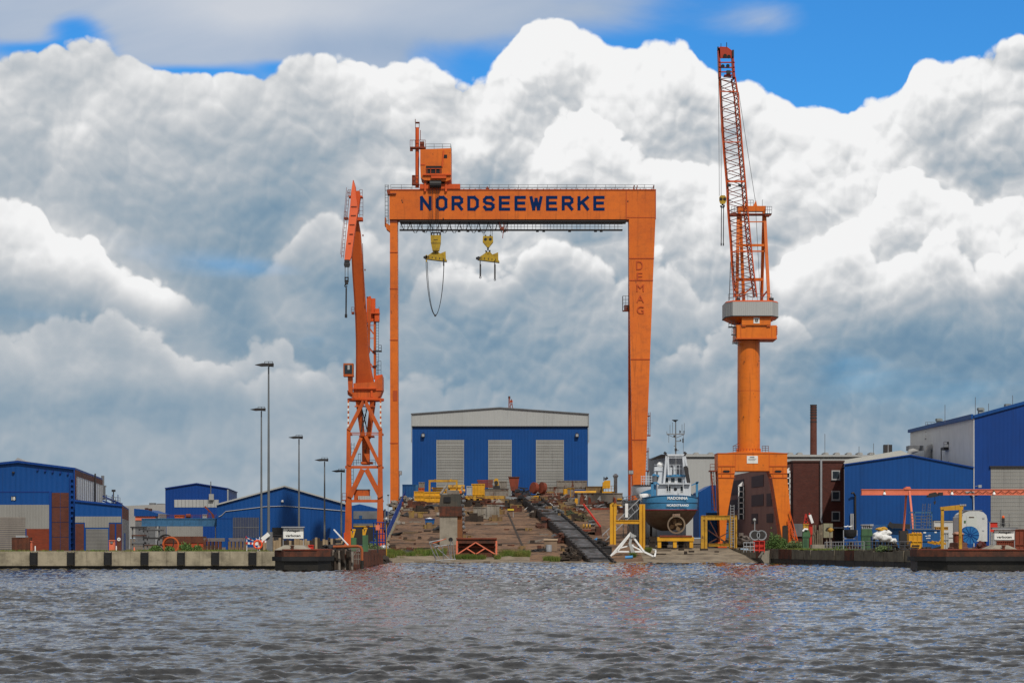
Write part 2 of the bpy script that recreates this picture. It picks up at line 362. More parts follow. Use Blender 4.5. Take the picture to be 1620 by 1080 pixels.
# ------------------------------------------------------------------ mesh builder
class MB:
    def __init__(s): s.v = []; s.f = []
    def add(s, vs, fs):
        o = len(s.v); s.v += [Vector(v) for v in vs]; s.f += [tuple(i + o for i in f) for f in fs]; return s
    def box(s, a, b, rot=0.0, piv=None):
        """axis box between corners a and b, optionally turned about the vertical through piv"""
        x0, x1 = sorted((a[0], b[0])); y0, y1 = sorted((a[1], b[1])); z0, z1 = sorted((a[2], b[2]))
        vs = [Vector(p) for p in ((x0, y0, z0), (x1, y0, z0), (x1, y1, z0), (x0, y1, z0), (x0, y0, z1), (x1, y0, z1), (x1, y1, z1), (x0, y1, z1))]
        if rot:
            c = Vector(piv if piv else ((x0 + x1) / 2, (y0 + y1) / 2, 0)); m = Matrix.Rotation(rot, 3, 'Z'); vs = [m @ (v - c) + c for v in vs]
        return s.add(vs, [(0, 3, 2, 1), (4, 5, 6, 7), (0, 1, 5, 4), (1, 2, 6, 5), (2, 3, 7, 6), (3, 0, 4, 7)])
    def pbox(s, x0, x1, y0, y1, D, depth):
        """box whose front face fills the pixel rectangle at distance D"""
        k = D / F
        return s.box(((x0 - CX) * k, D, EYE + (YH - y1) * k), ((x1 - CX) * k, D + depth, EYE + (YH - y0) * k))
    def bar(s, p, q, w, h=None, w2=None, h2=None):
        """square bar from p to q, w across and h high, tapering to w2, h2"""
        p, q = Vector(p), Vector(q); h = h or w; w2 = w2 or w; h2 = h2 or (h * w2 / w)
        d = (q - p).normalized()
        up = Vector((0, 0, 1)) if abs(d.z) < 0.95 else Vector((0, 1, 0))
        a = d.cross(up).normalized(); b = a.cross(d).normalized()
        vs = []
        for c, ww, hh in ((p, w, h), (q, w2, h2)):
            vs += [c - a * ww / 2 - b * hh / 2, c + a * ww / 2 - b * hh / 2, c + a * ww / 2 + b * hh / 2, c - a * ww / 2 + b * hh / 2]
        return s.add(vs, [(0, 3, 2, 1), (4, 5, 6, 7), (0, 1, 5, 4), (1, 2, 6, 5), (2, 3, 7, 6), (3, 0, 4, 7)])
    def tube(s, pts, r, n=8, r2=None, cap=True):
        """round tube along a list of points, radius r (to r2)"""
        pts = [Vector(p) for p in pts]; m = len(pts); vs = []; fs = []
        ref = None
        for i, p in enumerate(pts):
            d = (pts[min(i + 1, m - 1)] - pts[max(i - 1, 0)]).normalized()
            if ref is None: ref = Vector((0, 0, 1)) if abs(d.z) < 0.9 else Vector((1, 0, 0))
            a = d.cross(ref).normalized(); b = d.cross(a).normalized()
            rr = r if r2 is None else r + (r2 - r) * i / (m - 1)
            vs += [p + a * math.cos(2 * math.pi * k / n) * rr + b * math.sin(2 * math.pi * k / n) * rr for k in range(n)]
        for i in range(m - 1):
            for k in range(n):
                fs.append((i * n + k, i * n + (k + 1) % n, (i + 1) * n + (k + 1) % n, (i + 1) * n + k))
        if cap: fs += [tuple(range(n))[::-1], tuple(range((m - 1) * n, m * n))]
        return s.add(vs, fs)
    def lathe(s, c, prof, n=20):
        """turned shape about the vertical through c: prof = [(radius, z)]"""
        vs = []; fs = []
        for r, z in prof: vs += [(c[0] + r * math.cos(2 * math.pi * k / n), c[1] + r * math.sin(2 * math.pi * k / n), c[2] + z) for k in range(n)]
        for i in range(len(prof) - 1):
            for k in range(n): fs.append((i * n + k, i * n + (k + 1) % n, (i + 1) * n + (k + 1) % n, (i + 1) * n + k))
        fs += [tuple(range(n))[::-1], tuple(range((len(prof) - 1) * n, len(prof) * n))]
        return s.add(vs, fs)
    def prism(s, poly, D0, D1, dx=0.0):
        """outline of (x, z) points at distance D0, carried back to D1 (shifted sideways by dx)"""
        n = len(poly)
        vs = [(x, D0, z) for x, z in poly] + [(x + dx, D1, z) for x, z in poly]
        return s.add(vs, [tuple(range(n)), tuple(range(n, 2 * n))[::-1]] + [((i + 1) % n, i, n + i, n + (i + 1) % n) for i in range(n)])
    def pprism(s, poly, D, depth, dx=0.0):
        k = D / F
        return s.prism([((x - CX) * k, EYE + (YH - y) * k) for x, y in poly], D, D + depth, dx)
    def rail(s, pts, h=1.1, step=2.0, r=0.05, rows=2, posts=True):
        """hand rail along points"""
        pts = [Vector(p) for p in pts]
        for k in range(1, rows + 1):
            s.tube([p + Vector((0, 0, h * k / rows)) for p in pts], r, 4)
        if posts:
            for a, b in zip(pts, pts[1:]):
                m = max(1, int(round((b - a).length / step)))
                for i in range(m + 1):
                    c = a.lerp(b, i / m); s.tube([c, c + Vector((0, 0, h))], r, 4)
        return s
    def ladder(s, p, q, w=0.6, step=0.6, side=(1, 0, 0), r=0.04, cage=False):
        p, q, a = Vector(p), Vector(q), Vector(side).normalized() * w / 2
        s.tube([p - a, q - a], r, 4); s.tube([p + a, q + a], r, 4)
        m = max(1, int((q - p).length / step))
        for i in range(m): c = p.lerp(q, (i + .5) / m); s.tube([c - a, c + a], r * 0.8, 4)
        return s
    def lump(s, c, r, seed=0, sub=2, amp=0.25, flat=1.0):
        """uneven rounded lump"""
        bm = bmesh.new(); bmesh.ops.create_icosphere(bm, subdivisions=sub, radius=1.0)
        rr = random.Random(seed); ph = [rr.uniform(0, 6) for _ in range(6)]
        vs = []
        for v in bm.verts:
            k = 1 + amp * (math.sin(v.co.x * 3 + ph[0]) * math.cos(v.co.y * 3.3 + ph[1]) + 0.6 * math.sin(v.co.z * 5 + ph[2]) * math.sin(v.co.x * 5 + ph[3]))
            vs.append((c[0] + v.co.x * r[0] * k, c[1] + v.co.y * r[1] * k, max(c[2] - r[2] * flat, c[2] + v.co.z * r[2] * k)))
        bm.faces.ensure_lookup_table()
        s.add(vs, [tuple(v.index for v in f.verts) for f in bm.faces]); bm.free(); return s
    def leaves(s, fn, n, size, seed=0, up=0.4):
        """n leaf-sized two-triangle faces; fn(rng) gives each one's place"""
        rr = random.Random(seed)
        for _ in range(n):
            c = Vector(fn(rr)); d = Vector((rr.uniform(-1, 1), rr.uniform(-1, 1), rr.uniform(-1, 1) + up)).normalized()
            e = d.orthogonal().normalized(); e = Matrix.Rotation(rr.uniform(0, 6.28), 3, d) @ e
            k = size * rr.uniform(0.6, 1.4); s.add([c, c + d * k * 0.5 + e * k * 0.25, c + d * k, c + d * k * 0.5 - e * k * 0.25], [(0, 1, 2, 3)])
        return s
    def blades(s, fn, n, h, w, seed=0, lean=0.3):
        """n grass blades standing up from fn(rng)"""
        rr = random.Random(seed)
        for _ in range(n):
            c = Vector(fn(rr)); k = h * rr.uniform(0.5, 1.3); a = rr.uniform(0, 6.28)
            d = Vector((rr.gauss(0, lean), rr.gauss(0, lean), 1)) * k; e = Vector((math.cos(a), math.sin(a), 0)) * w
            s.add([c - e, c + e, c + d * 0.6 + e * 0.6, c + d], [(0, 1, 2, 3)])
        return s
    def text(s, body, size, origin, depth=0.05, spacing=1.0, bold=0.0, width=None, height=None, xdir=(1, 0, 0), updir=(0, 0, 1)):
        """lettering as a mesh, lower left corner at origin, fitted to width and height"""
        cu = bpy.data.curves.new('tmp_text', 'FONT'); cu.body = body; cu.size = size; cu.extrude = 0.01; cu.space_character = spacing; cu.offset = bold
        cu.resolution_u = 4
        ob = bpy.data.objects.new('tmp_text', cu); COL.objects.link(ob)
        dg = bpy.context.evaluated_depsgraph_get(); me = bpy.data.meshes.new_from_object(ob.evaluated_get(dg))
        co = [v.co.copy() for v in me.vertices]
        if co:
            x0, x1 = min(c.x for c in co), max(c.x for c in co); y0, y1 = min(c.y for c in co), max(c.y for c in co)
            kx = width / (x1 - x0) if width else 1.0; ky = height / (y1 - y0) if height else kx
            if not width: kx = ky
            xd, ud = Vector(xdir), Vector(updir); nd = xd.cross(ud).normalized()
            o = Vector(origin)
            s.add([o + xd * (c.x - x0) * kx + ud * (c.y - y0) * ky + nd * (depth if c.z > 0 else 0.0) for c in co], [tuple(p.vertices) for p in me.polygons])
        bpy.data.objects.remove(ob); bpy.data.curves.remove(cu); bpy.data.meshes.remove(me)
        return s
    def bounds(s):
        return Vector([min(v[i] for v in s.v) for i in range(3)]), Vector([max(v[i] for v in s.v) for i in range(3)])
    def build(s, name, m, parent=None, smooth=False, bevel=0.0):
        """link as ONE mesh object; local to its thing's origin (things are built unrotated)"""
        if parent is not None:
            r = parent
            while r.parent is not None: r = r.parent
            o = r.location.copy()
        else:
            a, b = s.bounds(); o = Vector(((a.x + b.x) / 2, (a.y + b.y) / 2, a.z))
        me = bpy.data.meshes.new(name); me.from_pydata([v - o for v in s.v], [], s.f); me.update()
        bm = bmesh.new(); bm.from_mesh(me); bmesh.ops.recalc_face_normals(bm, faces=bm.faces); bm.to_mesh(me); bm.free()
        if smooth:
            for p in me.polygons: p.use_smooth = True
            me.set_sharp_from_angle(angle=R(40))
        me.materials.append(m)
        ob = bpy.data.objects.new(name, me); COL.objects.link(ob)
        if parent is not None: ob.parent = parent
        else: ob.location = o
        if bevel:
            bv = ob.modifiers.new('bevel', 'BEVEL'); bv.width = bevel; bv.segments = 1; bv.limit_method = 'ANGLE'
        return ob

def tag(o, label=None, cat=None, group=None, kind=None):
    if label: o['label'] = label
    if cat: o['category'] = cat
    if group: o['group'] = group
    if kind: o['kind'] = kind
    return o
def thing(name, label, cat, loc, group=None):
    o = bpy.data.objects.new(name, None); COL.objects.link(o); o.empty_display_size = 0.5
    o.location = Vector(loc); return tag(o, label, cat, group)
def mono(name, label, cat, mb, m, group=None, **k):
    return tag(mb.build(name, m, None, **k), label, cat, group)
def struct(name, mb, m, **k): return tag(mb.build(name, m, None, **k), kind='structure')
def kids(o): return [c for c in COL.objects if c.parent == o]
def dup(o, loc, label=None, rz=0.0, scale=1.0):
    """copy of a thing with copies of its parts and sub-parts"""
    r = o.copy(); COL.objects.link(r); r.location = Vector(loc); r.rotation_euler.z += rz
    r.scale = (scale,) * 3
    if label: r['label'] = label
    for c in kids(o):
        d = c.copy(); COL.objects.link(d); d.parent = r
        for g in kids(c):
            e = g.copy(); COL.objects.link(e); e.parent = d
    return r
def P(px, py, D): k = D / F; return Vector(((px - CX) * k, D, EYE + (YH - py) * k))
def X(px, D): return (px - CX) * D / F
def Z(py, D): return EYE + (YH - py) * D / F
GZ = 2.8                                    # yard level above the water

# ------------------------------------------------------------------ water
def water_mat():
    m = bpy.data.materials.new('harbour_water'); m.use_nodes = True
    t = m.node_tree; NX.tree = t; Lk = t.links.new
    b = t.nodes['Principled BSDF']
    b.inputs['Base Color'].default_value = (0.006, 0.0045, 0.003, 1); b.inputs['Roughness'].default_value = 0.06; b.inputs['IOR'].default_value = 1.72
    g = t.nodes.new('ShaderNodeNewGeometry')
    mp = t.nodes.new('ShaderNodeMapping'); mp.inputs[2].default_value = (0, 0, 0.25); mp.inputs[3].default_value = (0.8, 1.7, 1); Lk(g.outputs['Position'], mp.inputs[0])
    n = t.nodes.new('ShaderNodeTexNoise'); n.inputs['Scale'].default_value = 2.6; n.inputs['Detail'].default_value = 3; n.inputs['Roughness'].default_value = 0.55; Lk(mp.outputs[0], n.inputs['Vector'])
    bn = t.nodes.new('ShaderNodeBump'); bn.inputs['Strength'].default_value = 0.8; bn.inputs['Distance'].default_value = 0.03
    Lk(n.outputs[0], bn.inputs['Height']); Lk(bn.outputs[0], b.inputs['Normal'])
    return m
def make_water():
    rr = np.random.RandomState(4)
    d = [34.0]
    while d[-1] < 470: d.append(d[-1] + 0.0015 * d[-1] + 0.0)
    D = np.array([-600.0, 20.0] + d + [520.0]); NR = len(D)
    s = np.linspace(-0.30, 0.30, 700); o = 0.30 * 1.012 ** np.arange(1, 130); s = np.concatenate([[-8.0], -o[::-1], s, o, [8.0]]); NC = len(s)
    Xg = s[None, :] * np.maximum(np.abs(D), 40)[:, None]; Yg = np.repeat(D[:, None], NC, 1)
    Zg = np.zeros_like(Xg); Zt = np.zeros_like(Xg)
    for lam_lo, lam_hi, cnt, steep in ((2.4, 6.0, 18, 0.015), (0.8, 2.5, 40, 0.036), (0.35, .8, 50, 0.034)):
        Zg = np.zeros_like(Xg)
        for _ in range(cnt):
            lam = math.exp(rr.uniform(math.log(lam_lo), math.log(lam_hi))); th = rr.normal(R(-80), R(25 if lam_lo > .6 else 42)); k = 2 * math.pi / lam
            ph = (Xg * math.cos(th) + Yg * math.sin(th)) * k + rr.uniform(0, 6.28)
            a = steep / k * rr.uniform(0.6, 1.4)
            Zg += a * (np.sin(ph) - 0.30 * np.cos(2 * ph))
        if lam_lo == 0.8:
            # peaked crests over flat troughs: few steep dark faces on a mostly pale surface
            sg = Zg.std(); Zg = sg * (np.exp(0.7 * np.clip(Zg / sg, -3, 2.1)) - 1.28) * 1.12
        Zt += Zg
    Zg = Zt
    gust = 0.92 + 0.38 * np.sin(Xg * 0.045 + 1.3 + 0.6 * np.sin(Yg * 0.02)) * np.sin(Yg * 0.031 + Xg * 0.011)
    edge = np.ones_like(Xg); edge[:2] = 0; edge[-1:] = 0; edge[:, 0] = 0; edge[:, -1] = 0
    Zg *= edge * gust
    me = bpy.data.meshes.new('water')
    idx = np.arange(NR * NC).reshape(NR, NC)
    q = np.stack([idx[:-1, :-1], idx[:-1, 1:], idx[1:, 1:], idx[1:, :-1]], -1).reshape(-1, 4)
    me.vertices.add(NR * NC); me.vertices.foreach_set('co', np.stack([Xg, Yg, Zg], -1).ravel().astype('f4'))
    me.loops.add(q.size); me.loops.foreach_set('vertex_index', q.ravel().astype('i4'))
    me.polygons.add(len(q)); me.polygons.foreach_set('loop_start', np.arange(0, q.size, 4, dtype='i4'))
    me.polygons.foreach_set('use_smooth', np.ones(len(q), dtype=bool))
    me.update(calc_edges=True); me.validate()
    me.materials.append(water_mat())
    o = bpy.data.objects.new('water', me); COL.objects.link(o); o['kind'] = 'structure'
make_water()

# ------------------------------------------------------------------ ground, slipway, shore
SOIL = mat('yard_soil', (0.13, 0.095, 0.062), (0.075, 0.06, 0.042), rough=0.95, scale=0.15, amount=0.8, dirt=0.25, bump=0.6, bump_scale=1.0)
SLIP = mat('slipway_concrete', (0.215, 0.122, 0.068), (0.100, 0.055, 0.033), rough=0.92, scale=0.12, amount=0.95, grain=0.65, dirt=0.9, bump=0.6, bump_scale=0.8)
SHORE = mat('shore_concrete', (0.25, 0.20, 0.14), (0.13, 0.10, 0.07), rough=0.92, scale=0.25, amount=0.9, grain=0.3, dirt=0.4, bump=0.5, bump_scale=1.2)
RIGHT_EDGE = [(45.6, 483.0), (49.5, 452.0), (57.0, 424.0), (66.5, 385.0), (76.5, 341.0), (79.0, 330.0), (240.0, 330.0)]     # quay line on the right, running towards the camera
SL, SR, S0, S1 = -26.4, 26.2, 452.0, 574.0
def slip_z(D): return 0.32 + (D - S0) * 0.1210 if D < S1 else 0.32 + (S1 - S0) * 0.1210
def on_slip(px, py):
    """distance at which pixel (px, py) meets the slipway"""
    lo, hi = S0, S1
    for _ in range(50):
        m = (lo + hi) / 2
        if YH - (slip_z(m) - EYE) * F / m > py: lo = m
        else: hi = m
    return lo
def make_ground():
    bm = bmesh.new()
    pts = [(-5000, 361.2), (-25.5, 361.2), (-25.5, 440), (-27.0, 470), (-27.0, 600), (27.0, 600), (27.0, 482)] + [(x + .3, d) for x, d in RIGHT_EDGE] + [(5000, 330), (5000, 6000), (-5000, 6000)]
    from mathutils.geometry import tessellate_polygon
    vs = [bm.verts.new((x, y, GZ)) for x, y in pts]
    for tri in tessellate_polygon([[Vector((x, y, 0)) for x, y in pts]]): bm.faces.new([vs[i] for i in tri])
    bm.normal_update()
    for f in bm.faces:
        if f.normal.z < 0: f.normal_flip()
    me = bpy.data.meshes.new('ground'); bm.to_mesh(me); bm.free(); me.materials.append(SOIL)
    o = bpy.data.objects.new('ground', me); COL.objects.link(o); o['kind'] = 'structure'
make_ground()
def make_slip():
    rr = random.Random(3); vs = []; fs = []; nx, ny = 40, 60
    for j in range(ny + 1):
        D = S0 + (S1 - S0) * j / ny
        for i in range(nx + 1):
            x = SL + (SR - SL) * i / nx
            vs.append((x, D, slip_z(D) + rr.uniform(-.05, .05) - (0.25 if j == 0 else 0)))
    for j in range(ny):
        for i in range(nx): a = j * (nx + 1) + i; fs.append((a, a + 1, a + nx + 2, a + nx + 1))
    m = MB().add(vs, fs)
    zt = slip_z(S1)
    m.box((SL, S1 + .01, 0), (SR, S1 + 26, zt - .02))                          # slip head platform
    m.add([(SL, S0, 0), (SL, S1, zt), (SL, S1, 0), (SR, S0, 0), (SR, S1, zt), (SR, S1, 0)], [(0, 1, 2), (3, 5, 4)])
    o = struct('slipway_ground', m, SLIP)
    # concrete strip along the water and joints / rails let into the slip
    s = MB().add([(-27.5, 443.5, -.5), (23, 443.5, -.5), (23, 447, .16), (-27.5, 447, .16), (-27.5, 452.4, .26), (23, 452.4, .26)], [(0, 1, 2, 3), (3, 2, 5, 4)])
    xe = X(838, 455); s.add([(-26.2, 452.3, .42), (xe, 452.3, .42), (xe, 459.5, slip_z(459.5) + .1), (-26.2, 459.5, slip_z(459.5) + .1)], [(0, 1, 2, 3)]); s.add([(-26.2, 447, .16), (xe, 447, .16), (xe, 452.31, .42), (-26.2, 452.31, .42)], [(0, 1, 2, 3)])
    for k in range(26):
        x = -27 + k * 1.95; s.box((x, 446 + rr.uniform(-1.5, .5), -.4), (x + rr.uniform(.8, 2.0), 447.2, rr.uniform(.1, .45)))
    struct('shore_strip_ground', s, SHORE)
    a = MB().add([(23, 443, -.5), (50, 449, -.5), (50, 466, 1.5), (23, 462, .9), (46.3, 480.5, GZ + .004), (26.4, 482.5, GZ + .004)], [(0, 1, 2, 3), (3, 2, 4, 5)])
    struct('apron_ground', a, SHORE)
    j = MB()
    def strip(x0, d0, x1, d1, w):
        n = 24
        for i in range(n):
            a, b = i / n, (i + 1) / n
            xa, xb, da, db = x0 + (x1 - x0) * a, x0 + (x1 - x0) * b, d0 + (d1 - d0) * a, d0 + (d1 - d0) * b
            j.add([(xa - w, da, slip_z(da) + .07), (xa + w, da, slip_z(da) + .07), (xb + w, db, slip_z(db) + .07), (xb - w, db, slip_z(db) + .07)], [(0, 1, 2, 3)])
    strip(X(835, 456), 456, X(803, 540), 540, .22); strip(X(690, 470), 470, X(722, 560), 560, .16)
    for d in (466, 480, 497, 514, 531, 548):
        j.add([(SL + .5, d, slip_z(d) + .06), (SR - 18, d, slip_z(d) + .06), (SR - 18, d + .5, slip_z(d + .5) + .06), (SL + .5, d + .5, slip_z(d + .5) + .06)], [(0, 1, 2, 3)])
    struct('slipway_joint_lines', j, DARK_TIMBER)
make_slip()

# ------------------------------------------------------------------ quay walls
q = thing('quay_wall', 'long pale concrete quay wall with dark wet foot along the water at left', 'quay wall', (-60, 360.6, 0))
m = MB(); x = -160.0
while x < -38:
    m.box((x, 360, .55), (min(x + 15.0, -37.5), 361.4, GZ + .03)); x += 15.06
m.build('concrete_face', CONCRETE, q)
MB().box((-160, 360.5, -1.5), (-25.5, 361.6, .56)).build('wet_footing', WET, q)
MB().box((-37.5, 360.3, .5), (-25.4, 361.5, GZ + .02)).build('rough_end_face', DARK_TIMBER, q)
q2 = thing('basin_wall', 'dark rusty sheet pile wall turning in to the slipway basin', 'quay wall', (-25.4, 400, 0))
m = MB()
for k in range(54):
    d = 361.5 + k * 1.65; m.box((-25.75 + (.25 if k % 2 else 0), d, -1.5), (-25.2 + (.25 if k % 2 else 0), d + 1.6, GZ - .05))
m.build('sheet_piles', RUST, q2)
q3 = thing('quay_wall', 'stained dark quay edge with rusty plates along the water at right', 'quay wall', (62, 400, 0))
m = MB(); w = MB(); rr = random.Random(8); rs = MB()
for (xa, da), (xb, db) in zip(RIGHT_EDGE, RIGHT_EDGE[1:]):
    n = 9
    for i in range(n):
        a, b = i / n, (i + .97) / n
        pa = Vector((xa + (xb - xa) * a, da + (db - da) * a, 0)); pb = Vector((xa + (xb - xa) * b, da + (db - da) * b, 0))
        hz = GZ - rr.choice((0, 0, .1, .25)); off = rr.uniform(-.15, .15)
        d = (pb - pa).normalized(); nn = Vector((-d.y, d.x, 0)) * -1
        if nn.x > 0: nn = -nn
        o1 = nn * (.15 + off)
        (rs if rr.random() < .22 else m).add([pa + o1 + Vector((0, 0, .9)), pb + o1 + Vector((0, 0, .9)), pb - nn * .6 + Vector((0, 0, .9)), pa - nn * .6 + Vector((0, 0, .9)),
               pa + o1 + Vector((0, 0, hz)), pb + o1 + Vector((0, 0, hz)), pb - nn * .6 + Vector((0, 0, hz)), pa - nn * .6 + Vector((0, 0, hz))],
              [(0, 3, 2, 1), (4, 5, 6, 7), (0, 1, 5, 4), (1, 2, 6, 5), (2, 3, 7, 6), (3, 0, 4, 7)])
        w.add([pa + Vector((0, 0, -1.5)), pb + Vector((0, 0, -1.5)), pb - nn * .6 + Vector((0, 0, -1.5)), pa - nn * .6 + Vector((0, 0, -1.5)),
               pa + Vector((0, 0, .92)), pb + Vector((0, 0, .92)), pb - nn * .6 + Vector((0, 0, .92)), pa - nn * .6 + Vector((0, 0, .92))],
              [(0, 3, 2, 1), (4, 5, 6, 7), (0, 1, 5, 4), (1, 2, 6, 5), (2, 3, 7, 6), (3, 0, 4, 7)])
m.build('concrete_face', mat('pier_concrete', (0.17, 0.145, 0.105), (0.08, 0.062, 0.045), rough=0.9, scale=0.5, streak=0.7, dirt=0.5, bump=0.5), q3); rs.build('rusty_plates', RUST, q3); w.build('wet_footing', WET, q3)
# broken concrete beam at the head of the right quay
mono('concrete_beam', 'stained grey concrete beam with a broken tapered end beside the shore', 'concrete beam',
     MB().prism([(X(1202, 448), 1.1), (X(1208, 448), 2.2), (X(1222, 448), 2.75), (X(1284, 448), 2.8), (X(1286, 448), -.5), (X(1210, 448), -.2)], 447.0, 451.5), CONCRETE_GREY)
# fenders
fend = ['below the rusty tank near the roller door', 'below the blue corner post of the numbered hall', 'below the orange box and the grey shutter door', 'below the dark steel rack',
        'below the big red ring and the weeds', 'below the stack of rusty beams', 'below the orange lifebuoy']
f0 = None
for px, txt in zip((52.5, 111.5, 170, 228, 286, 340, 399), fend):
    p = Vector((X(px, 359.4), 359.4, .75))
    if f0 is None:
        f0 = thing('fender', '', 'fender', p, 'rubber fenders along the left quay wall')
        m = MB()
        for k in range(6): m.box((p.x - .46, 359.3, p.z + .32 * k), (p.x + .46, 360.0, p.z + .32 * k + .27))
        m.box((p.x - .36, 359.45, p.z), (p.x + .36, 360.0, p.z + 1.9)); m.build('rubber_block', BLACK, f0)
        m = MB()
        for sx in (-.55, .55): m.box((p.x + sx - .06, 359.7, p.z - .05), (p.x + sx + .06, 360.0, p.z + 2.0))
        m.build('side_frame', DARK_STEEL, f0)
        f = f0
    else: f = dup(f0, p)
    f['label'] = 'black rubber fender ' + txt

# ------------------------------------------------------------------ buildings
def ppanel(x0, x1, y0, y1, D, proud=.06): return MB().pbox(x0, x1, y0, y1, D - proud, proud + .02)
def slab(mb, A, B, z0, z1, t=.12, z0b=None, z1b=None):
    """upright sheet between plan points A and B; heights may differ at B; t towards the camera's side"""
    A, B = Vector((*A, 0)), Vector((*B, 0)); d = (B - A).normalized(); n = Vector((d.y, -d.x, 0)) * t
    if n.y > 0 and abs(n.y) > abs(n.x): n = -n
    z0b = z0 if z0b is None else z0b; z1b = z1 if z1b is None else z1b
    def up(p, z): return Vector((p.x, p.y, z))
    return mb.add([up(A + n, z0), up(B + n, z0b), up(B, z0b), up(A, z0), up(A + n, z1), up(B + n, z1b), up(B, z1b), up(A, z1)],
                  [(0, 3, 2, 1), (4, 5, 6, 7), (0, 1, 5, 4), (1, 2, 6, 5), (2, 3, 7, 6), (3, 0, 4, 7)])

# --- numbered hall at far left
D = 392.0; dep = 70; sh = -.113 * dep
b = thing('workshop_hall', 'blue workshop hall numbered 18 with brick panels and roller door', 'workshop', (X(20, D), D, GZ))
MB().pprism([(-190, 752), (28, 731), (118, 742), (118, 873), (-190, 873)], D, dep, sh).build('wall', BLUE, b)
m = MB(); m.pprism([(-192, 750), (28, 728), (119, 739.5), (119, 742.6), (28, 731.6), (-192, 753)], D - .5, dep, sh); m.build('roof_edge', BLUE_DEEP, b)
m = MB().pprism([(20, 731), (28, 723.5), (44, 731)], D + 3, 50, -.113 * 50); m.build('ridge_vent', ROOF_GREY, b)
ppanel(-60, 79, 777, 778.4, D).build('sheet_seam', BLUE_TRIM, b)
ppanel(-60, 78, 798, 836, D, .05).build('grey_cladding', GREY_DOOR, b)
dr = MB()
for k in range(18): dr.pbox(-60, 40, 817.5 + k * 3, 819.9 + k * 3, D - .16, .2)
dr.build('roller_door', mat('brown_shutter', (0.22, 0.195, 0.17), (0.17, 0.15, 0.13), rough=0.6, streak=0.3), b)
ppanel(42, 77.5, 836, 872, D, .07).build('brick_panel', BRICK_RED, b)
for i in range(2):
    for j in range(4): MB().pbox(82 + 13.6 * i, 95 + 13.6 * i, 779 + 23.5 * j, 801.7 + 23.5 * j, D - .07, .09).build('brick_panel', BRICK_OLD, b)
ppanel(77.8, 81.5, 777, 872, D, .22).build('corner_post', BLUE_DEEP, b)
cp = MB(); cp.pbox(110, 111.6, 752, 872, D - .5, .5); cp.pbox(116.4, 118, 742, 872, D - .5, .5)
for k in range(14): cp.pbox(111.6, 116.4, 757 + k * 8.4, 758.6 + k * 8.4, D - .4, .4)
cp.build('corner_post', BLUE_DEEP, b)
np_ = ppanel(17.5, 25, 784.5, 791.5, D, .08).build('number_plate', SIGN_BLACK, b)
MB().text('18', 1, P(18.6, 790.8, D - .1), depth=.03, width=X(24, D) - X(18.6, D), height=.58, bold=.02).build('lettering', SIGN_WHITE, np_)
MB().lathe((X(21.5, D), D - .2, Z(748.4, D)), [(.22, 0), (.26, .15), (.22, .3)], 10).build('lamp', DARK_STEEL, b)
cbx = MB()
for k in range(5): cbx.pbox(58 + k * 12, 60.5 + k * 12, 741 + k * 1.6, 744 + k * 1.6, D - .35, .35)
cbx.build('eaves_bracket', BLUE_TRIM, b)
xa, xb = X(118, D), X(118, D) + sh; za, zt = Z(789, D), Z(742, D)
A, B = (xa, D), (xb, D + dep)
slab(MB(), A, B, za, zt - 1.1, .1, ).build('side_window', mat('clouded_glazing', (0.62, 0.63, 0.62), (0.50, 0.51, 0.50), rough=0.4, streak=0.4), b)
m = slab(MB(), A, B, zt - 1.1, zt - .1, .16); slab(m, A, B, za - .5, za, .16); slab(m, (xa, D), (xa + sh * .03, D + dep * .03), za, zt - 1.0, .2); m.build('side_eaves', RUST, b)
m = MB()
for k in range(1, 14): c = k / 14; m.box((xa + sh * c + .02, D + dep * c, za), (xa + sh * c + .2, D + dep * c + .25, zt - 1.1))
c = .33; m.box((xa + .02, D + 1, za + 2.3), (xa + .15, D + 1.2, za + 2.45)); m.build('glazing_bar', GREY_STEEL, b)
m = MB(); p = Vector((xa + sh * .62 + .5, D + dep * .62, za)); m.tube([p, p + Vector((0, 0, 5.6))], .16, 6); m.build('flue_pipe', DARK_STEEL, b)

# --- annex of that hall
D2 = 388.0; dep2 = 62; sh2 = -.15 * dep2
b = thing('annex_shed', 'low blue shed with grey shutter beside the numbered hall', 'shed', (X(155, D2), D2, GZ))
MB().pprism([(118.6, 792), (193, 799.5), (193, 873), (118.6, 873)], D2, dep2, sh2).build('wall', BLUE, b)
m = MB().pprism([(118.4, 790), (193.5, 797.6), (193.5, 800.5), (118.4, 793)], D2 - .3, dep2, sh2); m.build('roof_edge', BLUE_DEEP, b)
m = MB().pbox(118.8, 191.5, 816.5, 826, D2 - .06, .08); m.pbox(134, 172, 826, 834, D2 - .06, .08); m.build('grey_cladding', GREY_DOOR, b)
m = MB()
for k in range(16): m.pbox(136, 171, 836.4 + k * 2.2, 838.2 + k * 2.2, D2 - .12, .14)
m.build('shutter', mat('grey_shutter', (0.185, 0.18, 0.165), (0.15, 0.145, 0.13), rough=0.6, streak=0.3), b)
for a, c in ((119, 132.5), (173, 181.5), (184, 192.5)): MB().pbox(a, c, 828, 872, D2 - .05, .07).build('brick_panel', BRICK_OLD, b)
for a, c in ((132.8, 134.3), (181.8, 183.6)): MB().pbox(a, c, 826, 872, D2 - .1, .1).build('door_post', BLUE_DEEP, b)
xa = X(193, D2); A, B = (xa, D2), (xa + sh2, D2 + dep2); zt = Z(800.5, D2)
slab(MB(), A, B, zt - 2.2, zt, .12).build('brick_band', BRICK_OLD, b)
slab(MB(), A, B, GZ + 1.2, zt - 2.2, .1).build('side_window', mat('brown_glazing', (0.20, 0.19, 0.17), (0.12, 0.11, 0.095), rough=0.4, streak=0.5), b)
m = MB()
